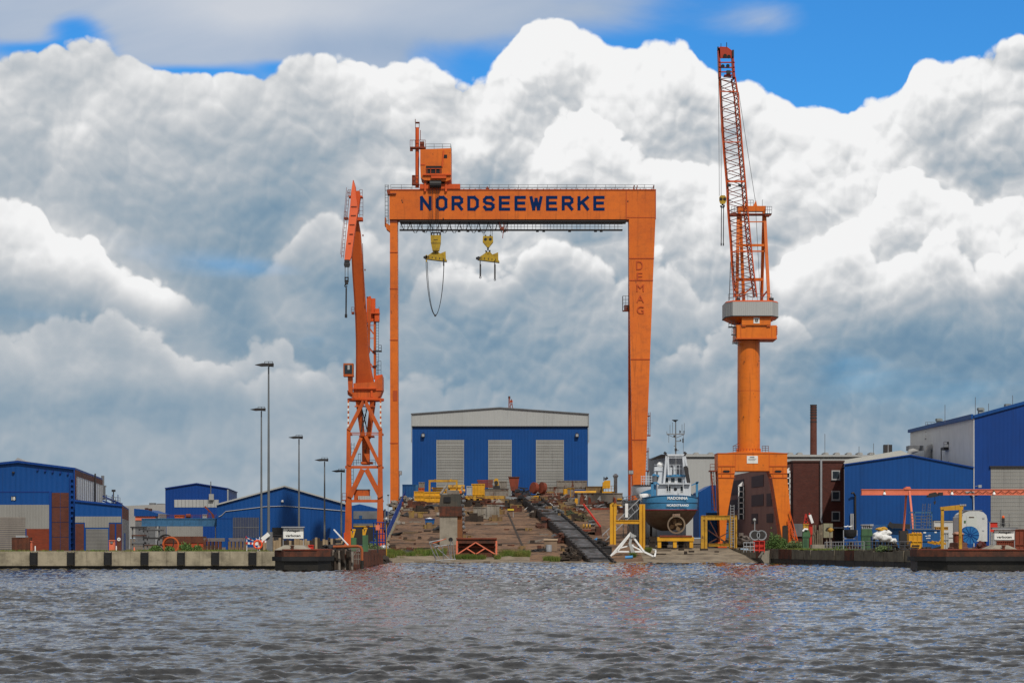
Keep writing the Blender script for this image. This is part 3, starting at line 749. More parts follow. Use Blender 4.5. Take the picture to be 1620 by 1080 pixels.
for k in range(18): c = k / 18; m.box((xa + sh2 * c, D2 + dep2 * c, GZ), (xa + sh2 * c + .2, D2 + dep2 * c + .22, zt - 2.1))
m.build('glazing_bar', GREY_STEEL, b)
slab(MB(), (xa + sh2 * .1 + .1, D2 + dep2 * .1), (xa + sh2 * .34 + .1, D2 + dep2 * .34), GZ, GZ + 3.0, .12).build('side_door', BLUE, b)
m = MB(); p = Vector((xa + sh2 * .75 + .4, D2 + dep2 * .75, GZ)); m.tube([p, p + Vector((0, 0, zt - GZ + .5))], .15, 6); m.build('downpipe', GALV, b)
sg = thing('round_sign', 'small round white sign on the brick corner of the low blue shed', 'sign', (X(188, D2), D2 - .2, Z(856, D2)))
m = MB(); n = 14; c = P(188, 852.5, D2 - .16)
m.prism([(c.x + .30 * math.cos(6.283 * i / n), c.z + .30 * math.sin(6.283 * i / n)) for i in range(n)], c.y, c.y + .04); m.build('disc', SIGN_WHITE, sg)
MB().box((c.x - .14, c.y - .015, c.z - .05), (c.x + .14, c.y + .005, c.z + .06)).build('mark', MID_BLUE, sg)
# ladder tower and little roof plant behind the numbered hall
g = thing('roof_platform', 'blue steel roof platform with flues and lamps behind the numbered hall', 'platform', (X(175, 470), 470, GZ))
m = MB()
for x in (160, 168, 177, 186): m.pbox(x, x + 1, 782, 866, 470, .15)
m.bar(P(158, 783, 470), P(192, 797, 470), .4); m.bar(P(158, 790, 470), P(190, 802, 470), .3); m.pbox(158, 190, 795, 797, 470, 3); m.build('frame', BLUE_TRIM, g)
MB().rail([P(158, 789, 469.6), P(176, 795, 469.6), P(190, 796, 469.6)], 1.2, 1.2, .05).build('hand_rail', GREY_STEEL, g)
m = MB(); m.tube([P(162.5, 790, 471), P(162.5, 752, 471)], .32, 8); m.tube([P(166, 790, 471), P(166, 768, 471)], .14, 6); m.pbox(163.5, 167.5, 767.5, 770, 471, .5); m.build('flue_pipe', GREY_STEEL, g)
m = MB(); m.tube([P(179.5, 795, 470), P(179.5, 775, 470)], .12, 6); m.pbox(176.5, 182, 774, 777.5, 470, .6); m.build('lamp', DARK_STEEL, g)

# --- far grey works and small huts in the gap
b = thing('grey_works', 'low grey flat roofed works far behind the blue bridge', 'building', (X(230, 800), 800, GZ))
MB().pprism([(195, 800), (214, 799), (262, 797), (262, 850), (195, 850)], 800, 60).build('wall', ROOF_GREY, b)
for a, c, e in ((236, 244, 795), (248, 258, 796)): MB().pbox(a, c, e, 798, 802, 5).build('roof_vent', GREY_STEEL, b)
b = thing('lean_to_shed', 'small blue roofed shed with salmon wall beyond the brick annex', 'shed', (X(236, 600), 600, GZ))
MB().pprism([(212, 804), (232, 806), (250, 812), (250, 816), (212, 816)], 600, 20).build('roof', BLUE, b)
MB().pbox(214, 246, 816, 822.5, 600.4, 18).build('wall', SALMON, b); MB().pbox(214, 246, 822.6, 862, 600.6, 17.5).build('lower_wall', GREY_STEEL, b)
MB().pbox(246.3, 252, 812, 860, 600.8, 12).build('side_wall', ROOF_GREY, b)
for a, c, e, h in ((229, 233, 803, 806.5), (235, 239, 804, 808)): MB().pbox(a, c, e, h, 601, 2).build('roof_vent', RUST, b)

# --- blue tower shed
D = 640.0
b = thing('tower_shed', 'tall deep blue shed with a grey window band behind the blue bridge', 'building', (X(311, D), D, GZ))
MB().pprism([(261.5, 772), (311, 764.5), (360, 772.5), (360, 870), (261.5, 870)], D, 55, -4).build('wall', BLUE_DEEP, b)
m = MB().pprism([(260.8, 771.2), (311, 763.4), (361, 771.6), (361, 773), (311, 764.9), (260.8, 772.8)], D - .4, 55.5, -4); m.build('roof_edge', BLUE_TRIM, b)
ppanel(359.3, 361.4, 774, 800, D, .3).build('downpipe', GALV, b)
w = ppanel(275.5, 346, 790, 802, D).build('window_band', LIGHT_GREY, b)
m = MB()
for k in range(13): m.pbox(275.5 + k * 5.8, 275.9 + k * 5.8, 790, 802, D - .11, .06)
m.build('mullion', GREY_STEEL, w)
ppanel(263.5, 321, 831, 849, D).build('sliding_door', GREY_DOOR, b)
MB().tube([P(333.5, 792, D - .4), P(333.5, 761, D - .4)], .14, 6).build('flue_pipe', GREY_STEEL, b)
MB().pbox(330.5, 338, 781, 790.5, D - .9, .9).build('fan_box', ROOF_GREY, b)

# --- gabled shed behind the lamp masts
D = 520.0
b = thing('gabled_shed', 'wide blue gabled shed with white roof edge behind the lamp masts', 'building', (X(446, D), D, GZ))
MB().pprism([(343, 799), (450, 769.5), (550, 798.5), (550, 870), (343, 870)], D, 85, -8).build('wall', BLUE, b)
m = MB(); m.pprism([(341, 799.3), (341, 797), (450, 767.2), (552, 796.8), (552, 799), (450, 769.6)], D - .5, 86, -8); m.build('roof', LIGHT_GREY, b)
m = MB(); m.tube([P(346, 817, D - .15), P(351, 814.5, D - .15), P(357, 808.5, D - .15), P(420, 801, D - .15), P(450, 800, D - .15), P(548, 808, D - .15)], .09, 5); m.build('cable_pipe', GALV, b)
w = ppanel(368.5, 409.5, 818, 850, D).build('window', mat('dark_blue_glazing', (0.035, 0.045, 0.085), (0.05, 0.06, 0.09), rough=0.4, scale=0.5, streak=0.5), b)
m = MB()
for k in range(11): m.pbox(368.5 + k * 4.05, 368.9 + k * 4.05, 818, 850, D - .1, .05)
m.pbox(368.5, 409.5, 833.4, 834.4, D - .12, .07); m.build('glazing_bar', GREY_STEEL, w)
ppanel(430.5, 447, 834, 868, D, .05).build('doorway', DARK_IN, b)
MB().lathe((X(447, D), D - .3, Z(794.6, D)), [(.05, 0), (.28, .15), (.28, .45), (.05, .6)], 10).build('lamp', WHITE, b)
ppanel(343, 369, 819, 820, D).build('sheet_seam', BLUE_DEEP, b)

# --- small shed glimpsed between the legs of the slewing crane
D = 560.0
b = thing('small_shed', 'small blue shed with grey glazing seen between the orange crane legs', 'shed', (X(583, D), D, GZ))
MB().pprism([(552, 800.5), (569, 797), (604.5, 806.5), (604.5, 862), (552, 862)], D, 40).build('wall', BLUE, b)
for a, c in ((808, 820.5), (827.5, 834)): MB().pbox(559, 602, a, c, D - .08, .1).build('window_band', GREY_STEEL, b)
ppanel(560, 602, 835, 861, D).build('door', DARK_STEEL, b)
ppanel(559, 603, 831, 833, D, .2).build('yellow_beam', YELLOW_OLD, b)
ppanel(568, 573, 815, 820, D, .11).build('blue_pane', CONT_BLUE, b)

# --- central ship hall
D = 650.0; dep = 130
b = thing('ship_hall', 'large blue hall with grey gable and three tall grey doors at the slip head', 'ship hall', (X(791, D), D, GZ))
MB().pprism([(652, 674.5), (930, 674.5), (930, 850), (652, 850)], D, dep).build('wall', BLUE, b)
MB().pprism([(650.5, 655.5), (791, 645.2), (931.5, 655.5), (931.5, 674.4), (650.5, 674.4)], D - .5, dep + 1).build('gable', LIGHT_GREY, b)
m = MB(); m.pprism([(649.8, 655.2), (649.8, 653.6), (791, 643.6), (932, 653.6), (932, 655.2), (791, 645.2)], D - .9, dep + 2); m.build('roof', GREY_STEEL, b)
ppanel(650.5, 931.5, 673.6, 674.8, D, .6).build('gable_flashing', DARK_STEEL, b)
for px in (650.4, 930.9):
    m = MB(); m.pbox(px, px + 1.1, 656, 696, D - .8, .3); m.pbox(px, px + 1.1, 696, 700, D - .6, .6); m.build('downpipe', GALV, b)
for x0, x1 in ((690.5, 734), (772.5, 809.5), (848, 892)):
    d = ppanel(x0, x1, 695.5, 850, D, .1).build('door', GREY_DOOR, b)
    m = MB()
    for k in range(17):
        y = 699 + k * 4.45; m.pbox(x0, x1, y, y + (.9 if k in (1, 6, 10) else .38), D - .2, .12)
    m.pbox(x0, x0 + .7, 695.5, 850, D - .22, .14); m.pbox(x1 - .7, x1, 695.5, 850, D - .22, .14); m.pbox((x0 + x1) / 2 - .2, (x0 + x1) / 2 + .2, 695.5, 726, D - .19, .1)
    m.build('door_rail', LIGHT_GREY, d)
for px in (669.3, 913):
    m = MB(); m.pbox(px - 2.6, px + 2.6, 685.4, 691, D - 1.0, .9); m.pbox(px - .5, px + .5, 683.5, 686, D - .8, .8); f = m.build('floodlight', DARK_STEEL, b)
    MB().pbox(px - 2, px + 2, 686.2, 690.3, D - 1.04, .05).build('lens', GALV, f)

# --- far crane tip
t = thing('far_crane', 'tiny red crane tip standing up far behind the ship hall', 'crane', (X(808, 1000), 1000, GZ))
m = MB()
for a, c in (((806, 626.5), (812, 700)), ((809, 631), (818, 700)), ((805, 630), (805, 700))): m.bar(P(*a, 1000), P(*c, 1000), .35)
for k in range(9): m.bar(P(805 + k * .2, 636 + k * 8, 1000), P(811 + k * .6, 640 + k * 8, 1000), .22); m.bar(P(805 + k * .2, 644 + k * 8, 1000), P(810.6 + k * .6, 638 + k * 8, 1000), .22)
m.build('boom', RUST_RED, t)
MB().pbox(804, 807.4, 626.5, 630, 1000, 1.5).build('head', DARK_STEEL, t)
MB().pbox(806, 811, 633, 636, 1000, 1.5).build('platform', ORANGE_RED, t)

# --- long grey hall behind the ship and the right crane
D = 700.0
b = thing('grey_hall', 'long pale grey hall with flat roof behind the ship and brick building', 'hall', (X(1215, D), D, GZ))
MB().pprism([(1086, 722), (1440, 722), (1440, 850), (1086, 850)], D, 90).build('wall', LIGHT_GREY, b)
A = (X(1086, D), D); B = (X(1026, 780), 780)
slab(MB(), B, A, GZ, Z(725, 780), .15, GZ, Z(722, D)).build('side_wall', ROOF_GREY, b)
m = MB(); m.pprism([(1085, 717.6), (1440, 719.8), (1440, 722.2), (1085, 722.2)], D - .6, 92); m.build('roof_edge', LIGHT_GREY, b)
m = MB(); m.add([P(1026, 726, 780), P(1046, 718.4, 740), P(1086, 718.4, D - .3), P(1086, 722.4, D - .3), P(1026, 728.6, 780)], [(0, 1, 2, 3, 4)]); m.build('verge', GREY_STEEL, b)
ppanel(1086, 1440, 722.6, 724.2, D, .2).build('gutter', DARK_STEEL, b)
for x in (1098, 1121, 1247, 1262, 1303, 1321, 1340, 1357, 1376): m = MB(); m.pbox(x, x + 8, 716.3, 719, D + 2, 5); m.pbox(x + 1.5, x + 6.5, 715.3, 716.4, D + 2.5, 4); m.build('roof_vent', ROOF_GREY, b)
m = MB()
for x, y in ((1305, 686), (1359, 706), (1382, 701)): m.tube([P(x, 719, D + 1), P(x, y, D + 1)], .08, 4)
m.build('lightning_rod', GREY_STEEL, b)

# --- brick chimney and dark flue
D = 760.0; c = thing('brick_chimney', 'slim dark red brick chimney rising behind the grey hall', 'chimney', (X(1287, D), D, GZ))
r = 5.2 * D / F
MB().lathe((X(1287, D), D, GZ), [(r * 1.15, 0), (r, Z(668, D) - GZ), (r * .97, Z(641, D) - GZ)], 16).build('shaft', BRICK_OLD, c, smooth=True)
m = MB(); [m.lathe((X(1287, D), D, Z(y, D)), [(r * 1.06, 0), (r * 1.06, .35)], 16) for y in (641.6, 645, 649, 653, 657, 662, 668)]; m.build('iron_band', DARK_STEEL, c)
D = 720.0; c = thing('dark_flue', 'short square dark flue on the roof near the grey gable wall', 'chimney', (X(1405, D), D, Z(724, D)))
MB().pbox(1399, 1411.5, 703, 724, D, 2.5).build('casing', DARK_STEEL, c); MB().pbox(1404.6, 1405.6, 700.5, 724, D - .1, .12).build('rod', GALV, c)

# --- brick office building
D = 520.0; x0, x1, xc = X(1255, D), X(1335.5, D), X(1255, D); zt = Z(730.5, D)
b = thing('brick_building', 'dark red brick building with square white windows beside the orange column crane', 'building', (X(1295, D), D, GZ))
MB().box((x0, D, GZ - .1), (x1, D + 112, zt)).build('wall', BRICK, b)
m = MB(); m.box((x0 - .25, D - .25, zt), (x1 + .1, D + 112, zt + .35)); m.build('roof_edge', mat('brown_coping', (0.07, 0.035, 0.028), rough=0.8), b)
side = MB(); A = (x0, D + .5); B = (X(1150, D + 112), D + 112)
slab(side, B, (x0, D + 4), GZ, zt - .3, .1).build('side_wall', BRICK_PALE, b)
for y0 in (743.5, 776, 808.5):
    w = MB(); w.pbox(1315.6, 1329, y0, y0 + 15, D - .12, .14); fr = w.build('window', LIGHT_GREY, b)
    MB().pbox(1317.4, 1327.3, y0 + 1.8, y0 + 13.2, D - .16, .1).build('pane', GLASS, fr)
    MB().pbox(1315, 1329.6, y0 + 15, y0 + 16.2, D - .3, .3).build('sill', GREY_STEEL, fr)
def on_side(px, back=0.0):
    """plan point of the side wall seen at column px"""
    x2, d2 = B[0], B[1]; x1_, d1_ = x0, D + 4
    lo, hi = 0.0, 1.0
    for _ in range(40):
        t = (lo + hi) / 2; xx, dd = x1_ + (x2 - x1_) * t, d1_ + (d2 - d1_) * t
        if CX + xx * F / dd > px: lo = t
        else: hi = t
    return Vector((xx, dd, 0))
for (a, c, y0, y1) in ((1190, 1209, 752, 770), (1190, 1209, 782, 800), (1190, 1200, 812, 828), (1214, 1222, 780, 800), (1214, 1224, 812, 826), (1150, 1178, 760, 782), (1150, 1176, 790, 806)):
    pa, pc = on_side(a), on_side(c); n = Vector((-.15, -.06, 0)); dm = (pa.y + pc.y) / 2
    z0, z1 = Z(y1, dm), Z(y0, dm)
    slab(MB(), (pa.x - .16, pa.y), (pc.x - .16, pc.y), z0, z1, .06).build('blind_window', mat('boarded_window', (0.055, 0.03, 0.027), rough=0.7), b)
for px, y0, y1, nn in ((1177, 768, 821, 6), (1251, 747, 815, 8)):
    c = on_side(px) if px < 1240 else Vector((x0 - .2, D + 4, 0)); k = c.y / F
    m = MB(); cx_ = c.x - 1.0
    for i in range(nn):
        za, zb = EYE + (YH - y1) * k + (y1 - y0) * k * i / nn, EYE + (YH - y1) * k + (y1 - y0) * k * (i + 1) / nn
        m.box((cx_ - .75, c.y - 2.6, zb - .22), (cx_ + .75, c.y - 1.2, zb)); m.box((cx_ - .75, c.y - 2.6, za), (cx_ - .5, c.y - 2.2, zb)); m.box((cx_ + .5, c.y - 2.6, za), (cx_ + .75, c.y - 2.2, zb))
    zt_ = EYE + (YH - y0) * k
    m.add([(cx_ - .75, c.y - 2.6, zt_), (cx_ + .75, c.y - 2.6, zt_), (cx_ + .45, c.y - 2.6, zt_ + 1.1), (cx_ - .75, c.y - 1.2, zt_), (cx_ + .75, c.y - 1.2, zt_)], [(0, 1, 2), (0, 2, 3), (1, 4, 2), (2, 4, 3)])
    sw = m.build('stair_window', WHITE, b)
    MB().box((cx_ - .52, c.y - 2.35, EYE + (YH - y1) * k), (cx_ + .52, c.y - 1.1, zt_ - .1)).build('pane', GLASS, sw)
MB().tube([P(1299, 726, D - .5), P(1299, 822, D - .5), P(1300.5, 827, D - .9)], .26, 10).build('downpipe', GALV, b)
m = MB(); m.pbox(1318, 1336, 833.5, 835.5, D - 1.4, 1.4); m.build('door_canopy', GALV, b)
ppanel(1320, 1334, 836, 860, D, .1).build('door', DARK_IN, b)
ppanel(1256, 1272, 828, 848, D, .4).build('garage_door', GREY_STEEL, b)

# --- blue shed at right
D = 500.3
b = thing('blue_shed', 'wide blue shed with low pitched roof behind the salmon gantry', 'building', (X(1440, D), D, GZ))
MB().pprism([(1335.8, 735), (1440, 720), (1541, 739.5), (1541, 866), (1335.8, 866)], D, 70, 10.6).build('wall', BLUE, b)
m = MB().pprism([(1335.5, 735.4), (1335.5, 733.4), (1440, 718.4), (1541, 738), (1541, 740.2), (1440, 720.4)], D - .35, .6); m.build('roof_edge', BLUE_DEEP, b)
m = MB(); m.add([P(1336, 733.5, D + .3), P(1440, 718.5, D + .3), P(1425, 712, D + 70), P(1330, 728, D + 70)], [(0, 1, 2, 3)]); m.build('roof', mat('cream_roof_sheet', (0.36, 0.35, 0.30), (0.28, 0.27, 0.24), rough=0.7), b)
m = MB()
for k in range(5): m.prism([(X(1348 + k * 18, D + 4), Z(733.4 - k * 2.6, D + 4) - .3), (X(1370 + k * 18, D + 4), Z(730.4 - k * 2.6, D + 4) + .1), (X(1374 + k * 18, D + 4), Z(729.9 - k * 2.6, D + 4) - .5)], D + 4, D + 50)
m.build('roof_light', mat('pale_roof_light', (0.62, 0.62, 0.56), rough=0.5), b)
m = MB(); m.tube([P(1347, 780, D - 1.2), P(1350, 779, D - 1), P(1353, 784, D - .4), P(1353.5, 836, D - .3)], .22, 8); m.build('flue_pipe', DARK_STEEL, b)
for a in (1345.5, 1348.5): MB().pbox(a, a + 2, 812, 838, D - .5, .4).build('vent_pipe', GALV, b)
m = MB(); m.tube([P(1536, 781, D - .3), P(1540, 785, D - .3), P(1540, 812, D - .3)], .2, 8); m.build('downpipe', GALV, b)

# --- tall hall at far right
D = 500.0; xk = X(1541.5, D); db = 572.0
b = thing('tall_hall', 'tall blue hall with grey flank wall and huge grey door at the right edge', 'building', (X(1600, D), D, GZ))
poly = [(1541.5, 661), (1620, 639.5), (1900, 576), (1900, 868), (1541.5, 868)]
MB().pprism(poly, D, db - D).build('wall', BLUE_DEEP, b)
m = MB().pprism([(1541, 661.2), (1541, 656), (1620, 634.4), (1900, 571), (1900, 576.2), (1620, 639.7)], D - .4, .8); m.build('roof_edge', BLUE, b)
zA, zB = Z(661, D), Z(683, db)
m = slab(MB(), (X(1441, db), db), (xk, D + .02), GZ, zB - .1, .15, GZ, zA - .1); m.build('side_wall', mat('pale_flank_sheet', (0.62, 0.62, 0.59), (0.52, 0.52, 0.50), rough=0.6, streak=0.3, corr=0.9, axis='Y'), b)
m = slab(MB(), (X(1441, db) - .3, db), (xk - .3, D - .3), zB - .2, zB + .55, .5, zA - .2, zA + .85); m.build('eaves', BLUE, b)
d_ = MB(); d_.pbox(1567.5, 1900, 739, 868, D - .1, .14); dd = d_.build('door', GREY_DOOR, b)
m = MB(); [m.pbox(1567.5, 1900, 739 + k * 6, 739.5 + k * 6, D - .16, .08) for k in range(1, 21)]; m.build('door_rib', LIGHT_GREY, dd)
ppanel(1566, 1900, 736.6, 739, D, .5).build('door_track', DARK_STEEL, b)
for x, y, D_ in ((1483, 668, 540), (1549, 651, 515), (1592, 645, 515)): m = MB(); m.pbox(x, x + 8.5, y - 5.5, y + 6, D_, 1.6); m.pbox(x - .8, x + 7, y - 6.5, y - 2.5, D_ - .3, 2); m.build('roof_fan', mat('fan_grey', (0.22, 0.24, 0.22), (0.10, 0.12, 0.11), rough=0.6), b)
m = MB()
for x, y, y0 in ((1495, 640, 668), (1543, 628, 655), (1564, 638, 650), (1602, 625, 642)): m.tube([P(x, y0, 505), P(x, y, 505)], .06, 4)
m.build('lightning_rod', GREY_STEEL, b)
pl = Vector((xk - 5.5, 536, 0)); zp = Z(712, 530)
k = .93; sx = X(1497, 530)
m = MB(); m.box((X(1488, 530), 526, zp), (X(1530, 515), 530, zp + .6)); m.tube([P(1513, 738, 527), P(1513, 712, 527)], .1, 5); m.tube([P(1489, 738, 528), P(1489, 712, 528)], .12, 5); m.bar(P(1495, 737, 526), P(1515, 714, 526), .25); m.build('platform', DARK_STEEL, b)
MB().rail([(X(1488, 530), 526, zp + .6), (X(1530, 515), 526, zp + .6)], 1.2, 1.0, .05).build('platform_rail', GREY_STEEL, b)
m = MB(); m.pbox(1499, 1505, 699, 702, 526, .5); m.pbox(1502, 1503, 702, 711, 526, .12); m.pbox(1526, 1531, 699, 702, 524, .5); m.pbox(1528, 1529, 702, 711, 524, .12); m.build('floodlight', DARK_STEEL, b)
m = MB(); p = P(1470, 705, 552); m.ladder(p, P(1470, 668, 552), .9, .8); m.box((p.x - 1, 551.8, Z(694, 552)), (p.x + .8, 553, Z(693, 552)))
for y in (668, 672, 676, 684, 690): m.rail([P(1464, y, 552), P(1479 if y < 680 else 1470, y, 552)], .1, 5, .05, 1, False)
for x in (1464, 1467, 1473, 1479): m.tube([P(x, 668, 552), P(x, 677, 552)], .05, 4)
m.build('ladder', GREY_STEEL, b)
m = MB(); m.tube([P(1543, 769, D - .6), P(1549, 768, D - 1.2)], .08, 5); m.pbox(1548, 1553, 766.5, 771, D - 1.6, .6); m.build('lamp', GALV, b)
h = thing('roof_ducts', 'fat grey ventilation ducts between the blue shed and the grey flank wall', 'ventilation ducts', (X(1470, 545), 545, Z(740, 545)))
for x0, x1, y in ((1435, 1455, 710), (1465, 1492, 704.5)):
    m = MB(); r = 4.2 * 545 / F * (1.0 if x0 < 1460 else 1.35); m.tube([P(x0 + 3, 745, 545), P(x0 + 3, y + 9, 545), P(x0 + 5, y + 4, 545), P(x0 + 10, y + 3, 545), P(x1, y + 3, 545)], r, 12); m.build('duct', ROOF_GREY, h, smooth=True)
MB().pbox(1438, 1461, 704.5, 712, 549, 4).build('fan_housing', GREY_STEEL, h)

# ------------------------------------------------------------------ gantry crane over the slip
D = 560.0; k = D / F
def pz(y): return Z(y, 560.0)
g = thing('gantry_crane', 'huge orange gantry crane with blue lettering spanning the slipway', 'gantry crane', (0, D, GZ))
gd = MB().pbox(616, 1037.2, 300.5, 347, D, 5.2).build('girder', ORANGE, g)
MB().pbox(632, 991, 347, 350.4, D + .25, 4.7).build('underside_shade', DARK_STEEL, gd)  # dark slab standing in for the shaded underside of the girder
GL = {'N': [[(0, 0), (0, 1), (1, 0), (1, 1)]], 'O': [[(.3, 0), (.7, 0), (1, .2), (1, .8), (.7, 1), (.3, 1), (0, .8), (0, .2), (.3, 0)]], 'R': [[(0, 0), (0, 1), (.75, 1), (1, .85), (1, .62), (.75, .46), (0, .46)], [(.5, .46), (1, 0)]],
      'D': [[(0, 0), (0, 1), (.65, 1), (1, .75), (1, .25), (.65, 0), (0, 0)]], 'S': [[(1, .8), (.78, 1), (.22, 1), (0, .82), (0, .66), (.22, .53), (.78, .47), (1, .34), (1, .18), (.78, 0), (.22, 0), (0, .2)]], 'E': [[(1, 1), (0, 1), (0, 0), (1, 0)], [(0, .52), (.92, .52)]],
      'W': [[(-.08, 1), (.22, 0), (.5, .85), (.78, 0), (1.08, 1)]], 'K': [[(0, 0), (0, 1)], [(1, 1), (0, .40)], [(.38, .6), (1, 0)]]}
lt = MB(); pw = (X(957, D) - X(664.5, D)) / 11.74; sw = .74; cnt = 0
for i, ch in enumerate('NORDSEEWERKE'):
    xo, w_, zo, h_ = X(664.5, D) + pw * i + sw / 2, pw * .74 - sw, pz(333.4) + sw / 2, pz(310) - pz(333.4) - sw
    for line in GL[ch]:
        q_ = [Vector((xo + a * w_, 0, zo + b_ * h_)) for a, b_ in line]
        for a, b_ in zip(q_, q_[1:]):
            d_ = (b_ - a).normalized(); n_ = Vector((-d_.z, 0, d_.x)) * sw / 2; a2, b2 = a - d_ * sw * .40, b_ + d_ * sw * .40; cnt += 1; yo = D - .05 - .004 * (cnt % 9)
            lt.add([v + Vector((0, y_, 0)) for y_ in (yo, D + .01) for v in (a2 - n_, b2 - n_, b2 + n_, a2 + n_)], [(0, 1, 2, 3), (0, 4, 5, 1), (1, 5, 6, 2), (2, 6, 7, 3), (3, 7, 4, 0)])
lt.build('lettering', LETTER_BLUE, gd)
m = MB(); m.pbox(615.3, 1037.8, 299.4, 300.9, D - .15, 5.5); m.pbox(990.3, 991.4, 301, 347, D - .07, .1); m.pbox(991.4, 1037.2, 343.5, 344.6, D - .06, .1); m.pbox(1036.6, 1037.8, 300, 347, D - .1, .3); m.build('edge_plate', mat('dark_orange_seam', (0.36, 0.055, 0.008), rough=0.5), gd)
m = MB()
for x, y in ((635, 316), (992.5, 317.5), (700.5, 345), (940, 330), (636, 319)): m.pbox(x, x + 1.6, y, y + 1.6, D - .1, .12)
m.build('lug', DARK_STEEL, gd)
z0 = pz(300.2)
r = MB().rail([(X(618, D), D + .1, z0), (X(652, D), D + .1, z0)], 1.25, 2.4, .045, 2); r.rail([(X(728, D), D + .1, z0), (X(1035, D), D + .1, z0)], 1.25, 2.4, .045, 2)
r.rail([(X(618, D), D + 5, z0), (X(1035, D), D + 5, z0)], 1.25, 2.4, .045, 2); r.build('hand_rail', GREY_STEEL, g)
m = MB()
for i in range(34): m.pbox(733 + i * 9, 734.6 + i * 9, 298.6, 300.4, D + 1, 3)
m.build('rail_chair', DARK_STEEL, g)
m = MB(); m.pbox(768.5, 773.5, 297, 300.5, D + .6, .8); m.pbox(770, 772, 295, 297.2, D + .7, .5)
for x in (1002, 1007, 1033): m.bar(P(x, 300, D + .3), P(x + 1.2, 293.5, D + .3), .25)
m.build('bumper', RUST_RED, g)
# left slim leg
lg = MB(); lg.pprism([(616.8, 350), (628.6, 350), (630.2, 800), (617.4, 800)], D + .4, 4.2); l = lg.build('leg', ORANGE, g)
for y in (398.5, 456, 537, 700): MB().pbox(616.5, 629.4, y, y + 1.2, D + .28, .2).build('seam_plate', MATS['dark_orange_seam'], l)
MB().pbox(621.5, 628.5, 617.5, 634, D + .34, .1).build('hatch', MATS['dark_orange_seam'], l)
MB().pbox(616.4, 628.8, 343.5, 352, D + .3, 4.4).build('leg_head', RUST_RED, l)
m = MB(); m.pprism([(609, 352), (616.5, 356), (616.5, 366), (611, 362)], D + .5, 3.5); m.pbox(608.5, 610.5, 344, 357, D + .5, 3); m.build('bracket', ORANGE, g)
m = MB(); m.pbox(612, 617, 300, 304, D - .3, 4); m.pbox(613.5, 626.5, 305.5, 307, D - .5, .6); m.pbox(613, 616, 304, 308, D - .4, 2); m.build('end_stop', RUST_RED, g)
m = MB(); m.ladder(P(611.5, 358, D + .8), P(611.5, 292.5, D + .8), .7, .9, r=.06)
for x in (609.4, 615): m.tube([P(x, 354, D + .3), P(x, 292.5, D + .3)], .05, 4)
for i in range(8): m.tube([P(609.4, 293 + i * 8, D + .3), P(615, 293 + i * 8, D + .3)], .05, 4)
m.build('caged_ladder', GREY_STEEL, g)
# right tapering leg: one box above, splitting fore and aft below
up = MB(); up.pprism([(995, 347), (1037, 347), (1033, 444), (995.4, 444)], D, 5.2); u = up.build('leg_head', ORANGE, g)
f0 = [Vector((X(a, D), D, pz(y))) for a, y in ((995.4, 444), (1033, 444))]
def splay(front, dst, w_top, w_bot, name, mt):
    xs = [X(995.4, D), X(1033, D), X(1018.5, D), X(1001, D)]; zt, zb = pz(444.2), pz(800)
    d0, d1 = (D, D + 2.4) if front else (D + 2.8, D + 5.2)
    e0, e1 = d0 + dst, d1 + dst
    return MB().add([(xs[0], d0, zt), (xs[1], d0, zt), (xs[2], e0, zb), (xs[3], e0, zb), (xs[0], d1, zt), (xs[1], d1, zt), (xs[2], e1, zb), (xs[3], e1, zb)],
                    [(0, 1, 2, 3), (7, 6, 5, 4), (0, 4, 5, 1), (1, 5, 6, 2), (2, 6, 7, 3), (3, 7, 4, 0)]).build(name, mt, g)
lf = splay(True, -2.5, 0, 0, 'leg', ORANGE); lr = splay(False, 18, 0, 0, 'leg', ORANGE_RED)  # rear leg redder than the front: shade of its flank put into the colour
for y, a, c in ((408, 994.7, 1034.8), (442.8, 995, 1033.4)): MB().pbox(a, c, y, y + 1.5, D - .1, .3).build('seam_plate', MATS['dark_orange_seam'], u)
for y in (568, 695):
    m = MB(); t = (y - 444) / 356; xa, xb = 995.4 + 5.6 * t, 1033 - 14.5 * t; dd = D - 2.5 * t; m.box((X(xa, D), dd - .1, pz(y + 1.6)), (X(xb, D), dd + .4, pz(y))); m.build('seam_plate', MATS['dark_orange_seam'], lf)
dm = MB()
for ch, y0, y1, x0, w in (('D', 413, 427, 1006.5, 10.5), ('E', 431.5, 443.5, 1007.5, 9), ('M', 450, 461.5, 1007, 11.5), ('A', 467, 478.5, 1007, 11.5), ('G', 484.5, 497, 1007.5, 11)):
    t = max(0, (y1 - 444) / 356); dm.text(ch, 1, (X(x0, D), D - 2.5 * t - .02, pz(y1)), depth=.12, width=w * k, height=(y1 - y0) * k, bold=.0)
m = dm.build('lettering', mat('letter_shade_orange', (0.40, 0.060, 0.008), rough=0.6), u)  # same orange made darker: shading of the raised letters put into the colour
m = MB(); p = P(991, 492, D + 1.2); m.box((p.x - .9, p.y - .5, p.z), (p.x + .6, p.y + 1.6, p.z + .15)); m.box((p.x - .5, p.y, p.z + .15), (p.x + .7, p.y + 1.5, p.z + 1.5)); c_ = m.build('lift_landing', RUST_RED, g)
m = MB().rail([(p.x - .9, p.y - .5, p.z + .1), (p.x + .5, p.y - .5, p.z + .1)], 3.6, .7, .05, 4); m.rail([(p.x - .9, p.y - .5, p.z + .1), (p.x - .9, p.y + 1.6, p.z + .1)], 3.6, .7, .05, 4); m.build('hand_rail', GREY_STEEL, c_)
